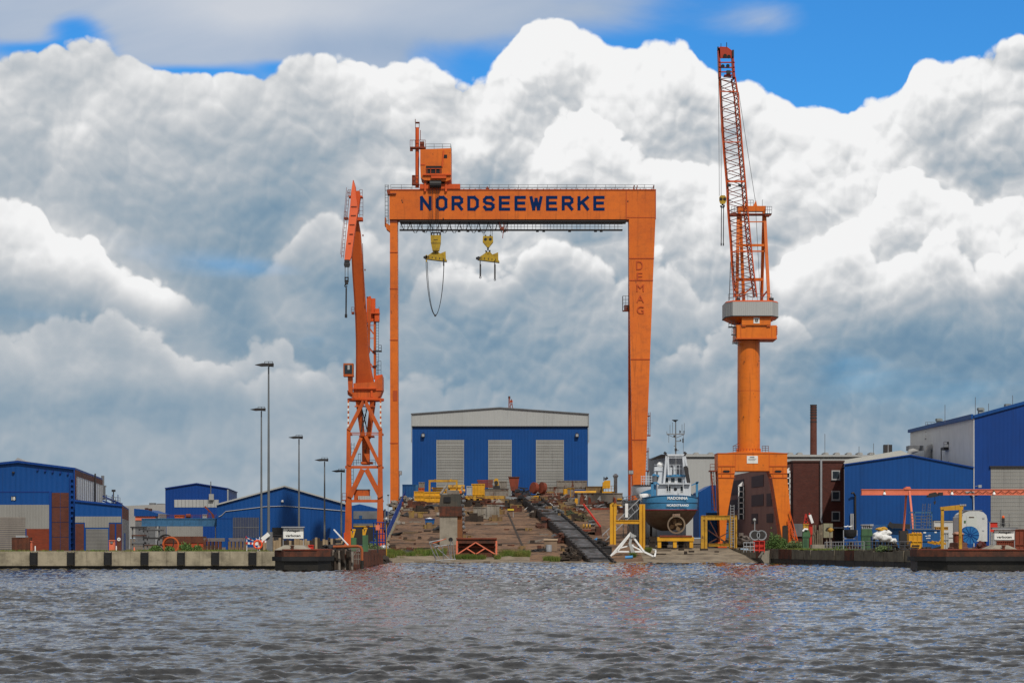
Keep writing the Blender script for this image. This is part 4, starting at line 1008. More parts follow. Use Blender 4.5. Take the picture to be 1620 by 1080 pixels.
for ya, yb, xr in ((652, 689, 1026), (708, 745, 1023.5)):
    m = MB(); a, c = P(xr - 1.5, yb, D), P(xr - 1, ya, D); m.ladder(a, c, .5, .7, r=.06)
    for dx_ in (-.55, .55): m.tube([a + Vector((dx_, -.6, 0)), c + Vector((dx_, -.6, 0))], .06, 4)
    m.box((a.x - .9, a.y - .9, a.z - .1), (a.x + .7, a.y + .8, a.z + .15)); m.box((c.x - .7, c.y - .8, c.z - 1.0), (c.x + .5, c.y + .6, c.z - .8)); m.build('caged_ladder', RUST_RED, g)
m = MB(); m.pbox(1024, 1027.5, 745, 790, D + .5, .6); m.build('cable_duct', GALV, g)
# trolley and mast on top
th = MB(); th.pprism([(664.8, 236.5), (713.5, 234.5), (713.5, 284), (706, 287), (671, 285), (665.5, 281), (664.8, 262)], D - 1.2, 8)
tr = th.build('trolley_house', ORANGE, g)
MB().pbox(674, 698.5, 262.5, 274.2, D - 1.26, .1).build('opening', DARK_IN, tr); MB().pbox(701, 707.4, 244.8, 250.4, D - 1.26, .1).build('window', DARK_IN, tr)
m = MB(); m.pbox(669, 713.8, 275.2, 277, D - 1.7, .6); m.pbox(682, 706, 278, 282, D - 1.9, .8)
for x in (675, 681, 689, 696): m.pbox(x, x + .7, 266.5, 275, D - 1.5, .1)
m.pbox(674, 698.5, 266.3, 267.2, D - 1.5, .1); m.pbox(665, 672.5, 259.5, 261, D - 1.35, .2); m.bar(P(699.5, 264, D - 1.4), P(702, 238, D - 1.4), .3); m.build('balcony', ORANGE_RED, tr)
m = MB(); m.pbox(671, 674.2, 284, 303, D - .6, .5); m.pbox(704, 707.2, 284, 303, D - .6, .5); m.pbox(664, 728, 291, 298.8, D - .35, 1.4); m.pbox(690, 728, 292, 297, D + 2, 2); m.build('trolley_frame', ORANGE_RED, g)
m = MB(); m.pbox(676, 703, 283, 297.5, D + .5, 3.5); m.tube([P(680, 291, D - .7), P(698, 291, D - .7)], 1.0, 12); m.build('winch', DARK_STEEL, g)
z0 = Z(236, D - 1.2); MB().rail([(X(674, D), D - 1, z0), (X(713.2, D), D - 1, z0), (X(713.2, D), D + 6.5, z0), (X(674, D), D + 6.5, z0)], 1.3, 2.1, .045, 2).build('roof_rail', GREY_STEEL, tr)
m = MB(); m.tube([P(660, 297, D + .8), P(660, 202, D + .8)], 3.1 * k, 10); ms = m.build('mast', ORANGE_RED, g, smooth=True)
m = MB(); m.pbox(648.5, 673, 232.2, 234.2, D - .3, 2.2); m.pbox(648.5, 653, 234, 238.5, D, 1); m.pbox(664, 671, 224, 234, D + .6, 1.0)
for x in (648.5, 651.5, 656.5, 664, 669, 672.6): m.pbox(x, x + .6, 222, 233, D - .3, .1)
m.pbox(648.5, 673, 221.5, 222.3, D - .3, .1); m.pbox(656.8, 663.6, 193, 194, D, 1.6); m.pbox(656.8, 657.6, 193, 203, D + .4, .15); m.pbox(662.8, 663.6, 193, 203, D + .4, .15); m.tube([P(657, 194, D + .6), P(657, 188.5, D + .6)], .08, 4); m.build('mast_platform', RUST_RED, ms)
m = MB(); m.pbox(652, 656.5, 277, 292, D, .15); m.pbox(651.5, 663, 290, 292, D - .3, 2); m.rail([P(652, 292, D - .2), P(662, 292, D - .2)], 2.2, .8, .06, 2); m.pbox(664.5, 665.5, 206, 222, D + .8, .3); m.build('mast_step', RUST_RED, ms)
# walkway under the girder
w = MB(); w.pbox(632, 985, 362.6, 364.4, D + 1.2, 1.4)
for x in (668, 697, 724, 738, 756, 796, 848, 858, 899, 940, 949): w.pbox(x, x + 4.4, 364.4, 366.6, D + 1.4, .8)
wk = w.build('walkway', DARK_STEEL, g)
m = MB(); rr = random.Random(2); x = 634.0
while x < 985: m.pbox(x, x + .75, 350.2, 362.8, D + 1.25, .12); x += rr.choice((5.2, 5.2, 7.8))
for y in (354.6, 358.4): m.pbox(633, 985, y, y + .5, D + 1.25, .06)
m.build('hanger', GREY_STEEL, wk)
m = MB()
for i in range(11):
    a = 634 + i * 15.4; pts = [P(a + 15.4 * t, 351 + 17.5 * (1 - (2 * t - 1) ** 2) * (1.0 if i % 3 else .8), D + 1.0) for t in [j / 12 for j in range(13)]]; m.tube(pts, .10, 5)
m.build('festoon_cable', DARK_STEEL, g)
m = MB(); m.pbox(791.5, 797.5, 359, 363.5, D + .9, 1.5); m.bar(P(789.5, 350, D + 1), P(792, 359, D + 1), .3); m.bar(P(797, 350, D + 1), P(797, 359, D + 1), .2); m.bar(P(796.5, 364, D + 1), P(795, 377, D + 1), .16); m.ladder(P(801, 367.5, D + 1), P(801, 350, D + 1), .5, .5); m.build('maintenance_cradle', RUST_RED, g)
# hoist ropes and hook blocks
m = MB()
for x in (680.5, 684.5, 691, 694): m.tube([P(x, 292, D - .9), P(x, 368, D - .9)], .06, 4)
m.build('hoist_ropes', DARK_STEEL, g)
m = MB(); m.pprism([(681.2, 372), (697.4, 372), (697.2, 384), (694.6, 396.5), (684.2, 396.5), (681.6, 384)], D - 1.6, 1.7); hb = m.build('hook_block', HOOK_YELLOW, g)
m = MB(); m.pbox(681.2, 683.6, 367.5, 372.2, D - 1.5, 1.4); m.pbox(685.5, 687, 367.5, 372, D - 1.5, 1.4); m.pbox(691, 692.6, 367.5, 372, D - 1.5, 1.4); m.pbox(695, 697.4, 367.5, 372.2, D - 1.5, 1.4); m.pbox(681.5, 697, 384.4, 385, D - 1.65, .1); m.pbox(686, 692.6, 378.6, 379.4, D - 1.65, .1); m.pbox(681.2, 697.4, 367.2, 368, D - 1.55, 1.4); m.build('sheave_cheek', DARK_STEEL, hb)
m = MB()
for x in (764.5, 767, 776.5, 779): m.tube([P(x, 351, D + 2), P(x, 373, D + 2)], .05, 4)
m.build('hoist_ropes', GREY_STEEL, g)
m = MB(); m.pprism([(764, 373.4), (779.8, 373.4), (780.2, 382.6), (773.4, 391), (770.8, 391), (763.6, 382.6)], D + 1.3, 1.5); hb = m.build('hook_block', HOOK_YELLOW, g)
m = MB()
for x in (768, 775.8): m.lathe((0, 0, 0), [(.0, 0)], 3); m.tube([P(x, 378.4, D + 1.2), P(x, 378.4, D + 1.35)], 2.3 * k, 12); m.tube([P(x, 373.2, D + 2), P(x, 371.8, D + 2)], .25, 6)
m.tube([P(772, 391, D + 2), P(772, 396, D + 2)], .22, 6); m.tube([P(772 + 3 * math.cos(a), 398 + 2.6 * math.sin(a), D + 2) for a in [j * .5 - .8 for j in range(10)]], .3, 6); m.build('sheave', DARK_STEEL, hb)
# lifting beams hung from the hooks
def lifting_beam(x0, dd, y0, label):
    o = thing('lifting_beam', label, 'lifting beam', P(x0, y0, dd))
    m = MB(); m.pprism([(x0 - 16.5, y0 + 10), (x0 - 2, y0), (x0 + 3, y0), (x0 + 18, y0 + 14.5), (x0 + 18, y0 + 17), (x0 - 16.5, y0 + 12.5)], dd, .6); b_ = m.build('beam', HOOK_YELLOW, o)
    m = MB(); m.pprism([(x0 + 6, y0 + 4.5), (x0 + 16, y0 + .5), (x0 + 16.5, y0 + 14), (x0 + 13, y0 + 11)], dd + .8, .3); m.build('rear_plate', HOOK_YELLOW, o)
    m = MB(); m.pprism([(x0 - 19, y0 + 8.5), (x0 - 14, y0 + 6.8), (x0 - 12, y0 + 9.5), (x0 - 15, y0 + 12.8), (x0 - 19.2, y0 + 11)], dd - .1, 1.0); m.bar(P(x0 - 16, y0 + 13, dd), P(x0 + 18, y0 + 17.3, dd), .22)
    for j in range(5): m.pbox(x0 - 11.5 + j * 5.8, x0 - 10.5 + j * 5.8, y0 + 8 + j * .7, y0 + 11 + j * .7, dd - .08, .1)
    m.pbox(x0 - .4, x0 + .6, y0 + 1.6, y0 + 4, dd - .08, .1); m.build('eye_plate', DARK_STEEL, o)
    return o
o = lifting_beam(689, D - .9, 397, 'yellow lifting beam with one long looped sling under the left hook block')
m = MB(); m.pbox(673.5, 675.6, 403, 414, D - 1, .5); m.build('shackle', HOOK_YELLOW, o)
m = MB(); m.pbox(700.8, 703, 410, 420.5, D - 1, .4)
for a, b_, c in (((674, 414), (688.5, 499), 12), ((676, 414), (688.5, 498), 5), ((702, 420), (688.5, 499.5), -10), ((702.3, 420), (688.8, 498.5), -7.5)):
    pts = []
    for j in range(15):
        t = j / 14; y = a[1] + (b_[1] - a[1]) * (1 - (1 - t) ** 1.7); x = a[0] + (b_[0] - a[0]) * t ** 1.5; pts.append(P(x, y, D - .8))
    m.tube(pts, .075, 5)
m.pbox(687, 690, 497.5, 500.5, D - .9, .3); m.build('sling', DARK_STEEL, o)
o = lifting_beam(772, D + 1.7, 398.5, 'yellow lifting beam with two short chains under the right hook block')
m = MB()
for x, y in ((759.6, 437), (782.6, 440.5)):
    m.pbox(x - .7, x + .7, 412, 420 if x < 770 else 422, D + 1.7, .4); m.tube([P(x - .3, 418, D + 1.9), P(x - .3, y, D + 1.9)], .1, 5); m.tube([P(x + 1.0, 418, D + 1.9), P(x + 1.0, y, D + 1.9)], .1, 5)
    m.tube([P(x + .3 + 1.3 * math.cos(a), y + 1.8 + 1.6 * math.sin(a), D + 1.9) for a in [j * .63 for j in range(11)]], .09, 5)
m.build('chain', DARK_STEEL, o)

# ------------------------------------------------------------------ double-jib slewing crane on a lattice portal (left)
D = 472.0; k = D / F
c = thing('slewing_crane', 'orange double jib slewing crane on a braced portal tower', 'slewing crane', (X(576, D), D, GZ))
gap = 7.4
for dd in (D, D + gap):
    for pts in (((548.4, 677), (554, 677), (555.5, 760), (556.6, 864), (545, 864), (547.5, 760)), ((598.8, 677), (604.4, 677), (605, 760), (607, 864), (595.5, 864), (597.6, 760))):
        MB().pprism(list(pts), dd, 1.0).build('leg', ORANGE_OLD, c)
m = MB()
for dd in (D + .2, D + gap + .2):
    for y, h in ((683.6, 1.2), (686.4, 1.2), (736.4, 4.2), (790, 4.2)): m.pbox(549 if y < 700 else 546, 604.5, y, y + h, dd, .7)
    for a, b_, w_ in (((575.5, 634), (552, 680), .75), ((577.5, 634), (601, 680), .75), ((571.5, 692), (552.5, 736), .7), ((578.5, 690), (601, 736), .7), ((574, 742), (553.5, 786), 1.0), ((579.5, 742), (602.5, 786), 1.0)):
        m.bar(P(*a, dd), P(*b_, dd), w_)
for y in (683.6, 736.4, 790):
    for x in (551.2, 601.6): m.box((X(x, D) - .3, D + .3, Z(y + 3, D)), (X(x, D) + .3, D + gap, Z(y, D)))
m.build('bracing', ORANGE_OLD, c)
m = MB(); cx_, cy_ = X(576.5, D), D + gap / 2 + .5
m.lathe((cx_, cy_, Z(632.4, D)), [(29 * k, 0), (29.3 * k, .15), (29.3 * k, .5), (28 * k, .55)], 24); m.build('slew_ring', ORANGE_RED, c)
m = MB()
for sx in (-1, 1):
    for dy_ in (-2.6, 2.6): m.bar((cx_ + sx * 11.5 * k, cy_ + dy_, Z(633, D)), (cx_ + sx * 4.5 * k, cy_ + dy_ * .35, Z(691, D)), .85)
m.box((cx_ - 5.6 * k, cy_ - .8, Z(734, D)), (cx_ + 6.4 * k, cy_ + .8, Z(690, D))); m.pbox(568, 591, 688.6, 691, D + 1.5, 4); m.pbox(561, 593, 641.6, 643.4, D + 1.2, .6); m.pbox(571, 589, 730, 733.5, D + 2.2, 3); m.build('king_post', ORANGE_OLD, c)
m = MB(); m.ladder(P(576, 690, D + 2), P(576, 640, D + 2), .8, .8); m.bar(P(570, 688, D + 2), P(581, 645, D + 2), .2); m.bar(P(583, 688, D + 2), P(572, 645, D + 2), .2); m.ladder(P(556, 785, D + 3), P(558, 700, D + 3), .6, .8)
m.rail([P(557, 735.5, D + 1), P(571, 735.5, D + 1)], 1.1, 1, .04); m.rail([P(584, 735.5, D + 1), P(594, 735.5, D + 1)], 1.1, 1, .04); m.pbox(566.5, 567, 717, 733, D + 2, .2); m.pbox(570.5, 571, 717, 733, D + 2, .2); m.pbox(566.5, 571, 717, 718, D + 2, .2); m.build('ladder', DARK_STEEL, c)
hz = mat('hazard_stripe', (0.62, 0.60, 0.56), rough=0.5)
for x in (551, 602):
    m = MB(); m.pbox(x - 1.2, x + 1.2, 632.5, 678, D - .1, .5); pst = m.build('slew_lock_post', ORANGE_OLD, c)
    m = MB()
    for j in range(5): m.pbox(x - 1.35, x + 1.35, 637 + j * 8.4, 641.5 + j * 8.4, D - .16, .6)
    m.build('white_band', hz, pst)
m = MB(); m.pprism([(560, 774.5), (583.5, 774.5), (583.5, 784), (570, 785), (568, 790), (560, 790)], D + 1.2, 4); hs = m.build('cable_house', ORANGE_OLD, c)
MB().pbox(559.5, 583.8, 773.4, 774.6, D + 1.1, 4.2).build('roof', GREY_STEEL, hs)
m = MB()
for j in range(8): m.pbox(566.5 + j * 2.6, 568.6 + j * 2.6, 784, 789.8, D + .4, .7)
m.build('grille', LIGHT_GREY, hs)
m = MB(); m.rail([P(541.5, 790.5, D), P(548, 790.5, D)], 1.4, .6, .04); m.pbox(541, 548, 790.3, 791.8, D - .2, 1.5); m.build('landing', RUST_RED, c)
for a in (544, 595): MB().pbox(a, a + 13, 842, 864, D - .4, 1.6).build('bogie', ORANGE_RED, c)
# slewing part
m = MB(); m.pprism([(559, 606), (592, 604), (604.8, 594), (605, 616), (601.5, 625), (597, 629.5), (561, 629.5), (550, 624), (549.5, 617), (559, 620)], D + 1.5, 5.5); mh = m.build('machinery_house', ORANGE_OLD, c)
m = MB(); m.pbox(557, 605, 616.2, 617.6, D + 1.3, .3); m.pbox(586.5, 589.5, 617, 628, D + 1.2, .4); m.pbox(557.5, 595, 613, 615, D + .9, .6); m.build('deck_edge', ORANGE_RED, mh)
m = MB(); m.pbox(543.2, 558.6, 574.4, 594.2, D + .2, 2.4); cb = m.build('cab', mat('cab_brown_orange', (0.36, 0.085, 0.015), (0.26, 0.06, 0.014), rough=0.5), c)
m = MB(); m.pbox(545, 557, 577, 591, D + .12, .1); m.pbox(543.0, 543.3, 577, 591, D + .5, 1.6); m.build('window', GLASS, cb)
m = MB(); m.pbox(549.8, 553.2, 577.5, 584.5, D + .06, .08); m.build('painted_pane_reflection', LIGHT_GREY, cb)  # pale panel imitating a reflection in the cab glass
m = MB(); m.pbox(543, 558.8, 592.5, 595, D, 2.7); m.pprism([(550, 595), (557.5, 595), (557.5, 624), (551, 619)], D + .8, 1.6); m.build('cab_bracket', ORANGE_OLD, c)
# swelling box boom, leaning slightly towards the left, built of cross sections
sec = [(616, 559.5, 593, 2.0, 4.6), (600, 560.6, 588.5, 1.6, 4.0), (580, 561.2, 584.8, 1.2, 3.3), (560, 561.5, 582, .9, 2.9), (535, 561.6, 580.2, .5, 2.6), (500, 561, 578.6, -.6, 2.5), (465, 559.4, 577, -1.6, 2.5), (430, 557.4, 575, -2.6, 2.5), (400, 556.4, 573.2, -3.4, 2.4), (370, 558, 571.4, -4.2, 2.2), (345, 562, 567.5, -5, 1.8), (318, 562, 566, -5.8, 1.2)]
vs = []; fs = []
for y, a, b_, off, dep_ in sec:
    d0 = D + 1.5 + off; z = Z(y, D); xa, xb = X(a, D), X(b_, D); e = min(.35, (xb - xa) * .2)
    vs += [(xa + e, d0, z), (xb - e, d0, z), (xb, d0 + e, z), (xb, d0 + dep_, z), (xa, d0 + dep_, z), (xa, d0 + e, z)]
n = 6
for i in range(len(sec) - 1):
    for j in range(n): fs.append((i * n + j, i * n + (j + 1) % n, (i + 1) * n + (j + 1) % n, (i + 1) * n + j))
fs += [tuple(range(n))[::-1], tuple(range((len(sec) - 1) * n, len(sec) * n))]
bo = MB().add(vs, fs).build('boom', mat('boom_orange', (0.42, 0.072, 0.009), (0.31, 0.050, 0.009), rough=0.5, scale=0.12, streak=0.25, dirt=0.12), c, smooth=True)
m = MB(); m.tube([P(576.5, 470, D - .5), P(573.5, 385, D - 2)], .06, 4)
for x, y in ((573.2, 371), (576.4, 425.5), (580, 469)): m.pbox(x, x + 1.8, y, y + 2.4, D - 1, .5)
m.pbox(556, 560, 493, 496.5, D, 1.4); m.rail([P(556, 493.5, D), P(560.5, 493.5, D)], 1.0, .5, .04); m.build('cable_bracket', RUST_RED, bo)
# fly jib hanging down the front
def jp(x, y): t = (y - 285) / 135; return P(x, y, D - 6 - 7 * t)
m = MB(); E = [(558.2, 285), (561.6, 296), (566.2, 333), (563.4, 350), (555.6, 406), (552.6, 414), (544.6, 414), (545.6, 402), (553, 335), (555.8, 302)]
fr = [jp(*e) for e in E]; bk = [v + Vector((0, 2.6, .4)) for v in fr]; nE = len(E)
m.add(fr + bk, [tuple(range(nE)), tuple(range(nE, 2 * nE))[::-1]] + [((i + 1) % nE, i, nE + i, nE + (i + 1) % nE) for i in range(nE)]); j_ = m.build('fly_jib', ORANGE_RED, c)
m = MB()
for y, a, b_ in ((328, 555.5, 564.5), (342, 555, 563), (356.5, 553, 561), (371.5, 553, 558.5), (386, 551, 555)): q = jp(a, y); m.box((q.x, q.y - .12, q.z), (jp(b_, y).x, q.y + .1, q.z + .22))
m.build('rib', RUST_RED, j_)
m = MB(); m.pprism([(557.5, 303), (568.5, 301.5), (569.8, 311), (566.5, 336), (560, 340)], D - 6.5, 2.4); m.pbox(564, 573.5, 343.5, 348.5, D - 4.5, 2.2); m.pbox(568, 573.2, 309.5, 312, D - 5, 2); m.pbox(551.5, 556, 309.5, 312, D - 6, 2); m.build('jib_pivot', ORANGE_RED, c)
m = MB(); m.rail([P(569, 311, D - 5), P(573.2, 311, D - 5)], 1.4, .5, .04); m.rail([P(551, 311, D - 6), P(555, 311, D - 6)], 1.4, .5, .04); m.ladder(P(571.5, 343, D - 4.6), P(571.5, 312, D - 4.6), .7, .8)
a_, b2 = jp(541.8, 408) + Vector((0, -.2, 0)), jp(551.5, 302) + Vector((0, -.2, 0)); m.ladder(a_, b2, .45, .9, r=.05); m.tube([a_ + Vector((-.35, -.5, .6)), b2 + Vector((-.35, -.5, .6))], .04, 4)
m.pbox(544, 550.5, 343.5, 346.5, D - 9.4, 1.5); m.rail([P(544.5, 344, D - 9.4), P(548, 344, D - 9.4)], 1.2, .4, .04); m.build('ladder', RUST_RED, j_)
m = MB(); q = jp(549, 418); m.tube([q + Vector((-.6, 0, 0)), q + Vector((.6, 0, 0))], .35, 8); m.box((q.x - .5, q.y - .3, q.z - .6), (q.x + .5, q.y + .3, q.z + .9)); m.build('jib_head', DARK_STEEL, j_)
m = MB()
for x in (546, 550.6): m.tube([jp(x, 418), Vector((jp(x, 418).x, jp(x, 418).y, Z(440, D - 13)))], .07, 4)
m.build('hoist_ropes', GREY_STEEL, c)
dq = jp(549, 418).y
m = MB(); m.pbox(545, 551.4, 438, 439.6, dq - .3, .6); m.pbox(545, 546.6, 438, 446, dq - .3, .6); m.pbox(549.8, 551.4, 438, 446, dq - .3, .6); m.pbox(545.6, 551, 442.4, 444, dq - .3, .6); m.tube([P(548.2, 444, dq), P(548.2, 450, dq)], .35, 8); m.tube([P(547.2 + 1.6 * math.cos(a), 452 + 2 * math.sin(a), dq) for a in [j * .6 for j in range(10)]], .14, 6); m.tube([P(547.8, 455, dq), P(547.4, 500, dq)], .17, 6); m.tube([P(547.4, 497, dq), P(547.4, 502.5, dq)], .28, 6); m.build('hook_block', DARK_STEEL, c)
# rear mast with counterweight and ladders
dm_ = D + 7
m = MB(); m.pprism([(580, 470), (586, 468), (587, 471), (587, 508), (580, 510)], dm_ - 1, 2); m.pprism([(587.5, 472), (593.4, 472), (593.4, 508), (587.5, 508)], dm_, 1.6); m.pbox(592.5, 599.6, 488, 508, dm_ - .5, 2.2); m.pbox(579, 600, 493.5, 496, dm_ - .8, 2.5); m.build('counterweight', ORANGE_RED, c)
m = MB(); m.pbox(591, 594.4, 496, 600, dm_, .5); m.pbox(580.5, 581.4, 500, 600, dm_, .3); m.bar(P(584.8, 475, dm_ - .8), P(583.2, 548, dm_ - .8), .55); m.pbox(581, 585, 545, 558, dm_ - 1, .8)
for y in (514, 534.5, 554, 580): m.pbox(581, 592, y, y + 1, dm_ + .1, .2)
for y in (514, 545, 568): m.bar(P(581, y, dm_ + .2), P(591, y + 14, dm_ + .2), .28)
m.build('rear_mast', ORANGE_OLD, c)
m = MB(); m.ladder(P(597, 555, dm_), P(597, 508, dm_), .55, .55); m.ladder(P(597, 600, dm_), P(597, 558, dm_), .55, .55); m.pbox(590, 603.5, 554, 556, dm_ - .5, 1.5); m.rail([P(599, 555, dm_ - .3), P(603.4, 555, dm_ - .3)], 1.2, .5, .05); m.pbox(590, 596, 578, 579.4, dm_ - .4, 1.4); m.rail([P(597, 592, dm_), P(602.8, 592, dm_)], 2.8, .7, .04, 3); m.rail([P(599.6, 493, dm_), P(599.7, 493, dm_ + 2)], 1, 1, .04); m.build('mast_ladder', DARK_STEEL, c)
m = MB(); m.pprism([(593, 594), (604.6, 592), (605, 618), (593, 620)], D + 5, 3); m.build('winch_house', ORANGE_RED, c)

# ------------------------------------------------------------------ column crane with lattice boom (right)
D = 492.0; k = D / F
c = thing('column_crane', 'bright orange column crane with lattice boom on a four legged portal', 'column crane', (X(1188, D), D, GZ))
dep = 8.0
m = MB(); m.pprism([(1135.6, 717.5), (1163, 714.6), (1217, 714.6), (1245.4, 716.5), (1245.4, 744.6), (1135.6, 744.6)], D, dep); pb = m.build('portal_beam', ORANGE_NEW, c)
m = MB(); m.pbox(1135, 1246, 716.2, 717.4, D - .1, dep + .2); m.pbox(1162.8, 1163.6, 716, 744, D - .05, .06); m.pbox(1216.6, 1217.4, 716, 744, D - .05, .06)
for a, b_ in ((1135.4, 1163), (1217, 1245.6)):
    for y in (736.4, 747.6, 754.6): m.pbox(a, b_, y, y + 1.0, D - .14, .16)
    for x in (a + 6, b_ - 7): m.pbox(x, x + .8, 737, 755, D - .12, .14)
m.build('stiffener', mat('portal_seam', (0.46, 0.085, 0.010), rough=0.5), pb)
m = MB()
for a in (1143.5, 1225.5): m.pprism([(a, 744.8), (a + 2, 743.4), (a + 9.5, 743.4), (a + 11.5, 744.8), (a + 9.5, 746.8), (a + 2, 746.8)], D - .18, .2)
m.build('lightening_hole', DARK_IN, pb)
for poly in (((1135.6, 744.6), (1163, 744.6), (1161, 755.5), (1150.4, 816), (1147, 866), (1139.5, 866), (1136.4, 755.5)), ((1217, 744.6), (1245.4, 744.6), (1245.4, 755.5), (1250, 800), (1254, 866), (1239.5, 866), (1221.4, 755.5))):
    for d0 in (D, D + dep - 3.4): MB().pprism(list(poly), d0 + .02, 3.2).build('leg', ORANGE_NEW, c)
# inner web plates between front and rear legs
m = MB()
for pts in (((1217.4, 745), (1221.6, 755.5), (1238.5, 860)), ((1135.8, 745), (1136.8, 755.5), (1140.5, 860))):
    v = [P(*p_, D + .6) for p_ in pts]; v2 = [q + Vector((0, dep - 1.2, 0)) for q in v]
    for i in range(2): m.add([v[i], v[i + 1], v2[i + 1], v2[i]], [(0, 1, 2, 3)])
    for t in range(7):
        y = 760 + t * 14; xx = v[1].lerp(v[2], (y - 755.5) / 104.5); m.box((xx.x - .14, D + .7, xx.z), (xx.x + .05, D + dep - .7, xx.z + .2))
m.build('web_plate', mat('shaded_web_orange', (0.60, 0.12, 0.012), rough=0.5, dirt=0.15), c)  # inner faces darker than the legs: their shade is put into the colour
for a, b_ in ((1235, 1256), (1136, 1150)): MB().pbox(a, b_, 857, 867, D - .3, dep + .6).build('bogie', ORANGE_RED, c)
pl = MB().pbox(1181.6, 1199, 720.6, 732.6, D - .1, .1).build('name_plate', SIGN_WHITE, c)
m = MB(); m.pbox(1186, 1193.5, 722.2, 723.6, D - .13, .02); m.pbox(1184, 1196.5, 725.2, 725.8, D - .13, .02); m.pbox(1184, 1195, 727.4, 728, D - .13, .02); m.build('faint_lines', GREY_STEEL, pl)
cx_, cy_ = X(1187.5, D), D + dep / 2
rr_ = 18 * k
m = MB(); m.lathe((cx_, cy_, Z(715, D)), [(rr_ * 1.08, 0), (rr_ * 1.08, .4), (rr_, .5), (rr_, Z(622, D) - Z(715, D)), (rr_ * .985, Z(537, D) - Z(715, D))], 36); co = m.build('column', ORANGE_NEW, c, smooth=True)
m = MB()
for y in (616.5,): m.lathe((cx_, cy_, Z(y + .8, D)), [(rr_ * 1.004, 0), (rr_ * 1.004, .14)], 36)
for i in range(24): a = 6.283 * i / 24; m.box((cx_ + rr_ * 1.04 * math.cos(a) - .1, cy_ + rr_ * 1.04 * math.sin(a) - .1, Z(712, D)), (cx_ + rr_ * 1.04 * math.cos(a) + .1, cy_ + rr_ * 1.04 * math.sin(a) + .1, Z(708.6, D)))
m.build('flange_bolts', MATS['portal_seam'], co)
m = MB()
for x, y in ((1176, 658), (1201.5, 658.5), (1177, 571), (1200.5, 570)): m.pbox(x, x + 1.1, y, y + 1.1, cy_ - rr_ - .02, .6)
m.build('lug', DARK_STEEL, co)
z0 = Z(714.6, D); m = MB(); m.rail([(X(1160, D), D + .2, z0), (X(1169, D), D + .2, z0)], 1.3, .6, .05, 3); m.rail([(X(1206, D), D + .2, z0), (X(1216, D), D + .2, z0)], 1.3, .6, .05, 3); m.bar(P(1159, 706, D + .5), P(1170, 700, D + .5), .12); m.build('hand_rail', RUST_RED, c)
m = MB(); m.ladder(P(1129, 808, D + 2), P(1126.5, 745, D + 2), .7, .7, r=.07); m.pbox(1123, 1134, 743.5, 745.5, D + .5, 3.5); m.rail([P(1123.5, 744, D + .6), P(1131, 744, D + .6)], 1.4, .7, .05); m.bar(P(1125, 745, D + 1), P(1131, 808, D + 1), .3); m.bar(P(1133, 745, D + 1), P(1134.5, 808, D + 1), .3); m.build('access_ladder', RUST_RED, c)
m = MB()
for i in range(6): m.bar(P(1250 + i * 1.2, 822 + i * 5, D - .6), P(1246 + i * 2.6, 834 + i * 5, D - .6), .14); m.bar(P(1248 + i, 824 + i * 5, D - .6), P(1253 + i * 2, 832 + i * 5, D - .6), .12)
m.bar(P(1249, 808, D - .6), P(1264, 862, D - .6), .2); m.bar(P(1247, 820, D - .6), P(1250, 862, D - .6), .2); m.build('stair', ORANGE_RED, c)
# slewing head
m = MB(); m.pbox(1166, 1226.4, 514.6, 535.4, D + .2, dep - .4); m.pbox(1164.6, 1172, 514, 536, D + .6, dep - 1.2); m.pbox(1221.6, 1229, 514.4, 535.8, D + .6, dep - 1.2); hd = m.build('slewing_collar', ORANGE_NEW, c)
m = MB(); m.pbox(1164, 1229.4, 534.4, 536.2, D, dep); m.pbox(1174, 1180, 513.2, 516.5, D - .1, .4); m.pbox(1213, 1219, 513.2, 516.5, D - .1, .4); m.pbox(1171.6, 1172.4, 515, 535, D + .15, .1); m.pbox(1220.6, 1221.4, 515, 535, D + .15, .1)
for i in range(4): m.pbox(1228.6, 1230.2, 516.5 + i * 3.4, 518.5 + i * 3.4, D + .4, 1)
m.build('stiffener', MATS['portal_seam'], hd)
nk = MB().pbox(1173.6, 1219.4, 500.6, 514, D - .2, dep - 1).build('slewing_neck', ORANGE_NEW, c)
em = MB().pbox(1192.2, 1201.6, 502.4, 511.4, D - .28, .1).build('emblem_plate', SIGN_WHITE, nk)
m = MB(); q = P(1196.9, 506.9, D - .3)
m.tube([q + Vector((.28 * math.cos(a), 0, .28 * math.sin(a))) for a in [j * .63 for j in range(11)]], .09, 6); m.tube([q + Vector((0, -.02, 0)), q + Vector((0, .03, 0))], .11, 8)
for a in (.9, 2.24): m.bar(q + Vector((.3 * math.cos(a), 0, .3 * math.sin(a))), q + Vector((.5 * math.cos(a), 0, .44 * math.sin(a))), .12)
m.build('emblem', SIGN_BLACK, em)
oc = [(1148.4, 2.2), (1158.5, -.8), (1221, -.8), (1233, 2.0), (1233, 8.6), (1222, 11), (1158, 11), (1148.4, 8.6)]
def octa(mb, y0, y1, s0=1.0, s1=1.0):
    n = len(oc); c0 = X(1190.6, D)
    vs = [(c0 + (X(a, D) - c0) * s0, D + 5 + (b_ - 5) * s0, Z(y0, D)) for a, b_ in oc] + [(c0 + (X(a, D) - c0) * s1, D + 5 + (b_ - 5) * s1, Z(y1, D)) for a, b_ in oc]
    return mb.add(vs, [tuple(range(n)), tuple(range(n, 2 * n))[::-1]] + [((i + 1) % n, i, n + i, n + (i + 1) % n) for i in range(n)])
h = octa(MB(), 477.6, 500.2).build('machinery_house', LIGHT_GREY, c)
octa(MB(), 475.4, 477.5, .96, 1.005).build('roof', ORANGE_RED, h); octa(MB(), 500.3, 509, 1.0, .62).build('underside', ORANGE, h); octa(MB(), 499.6, 500.9, 1.008, 1.008).build('lower_edge', DARK_STEEL, h)
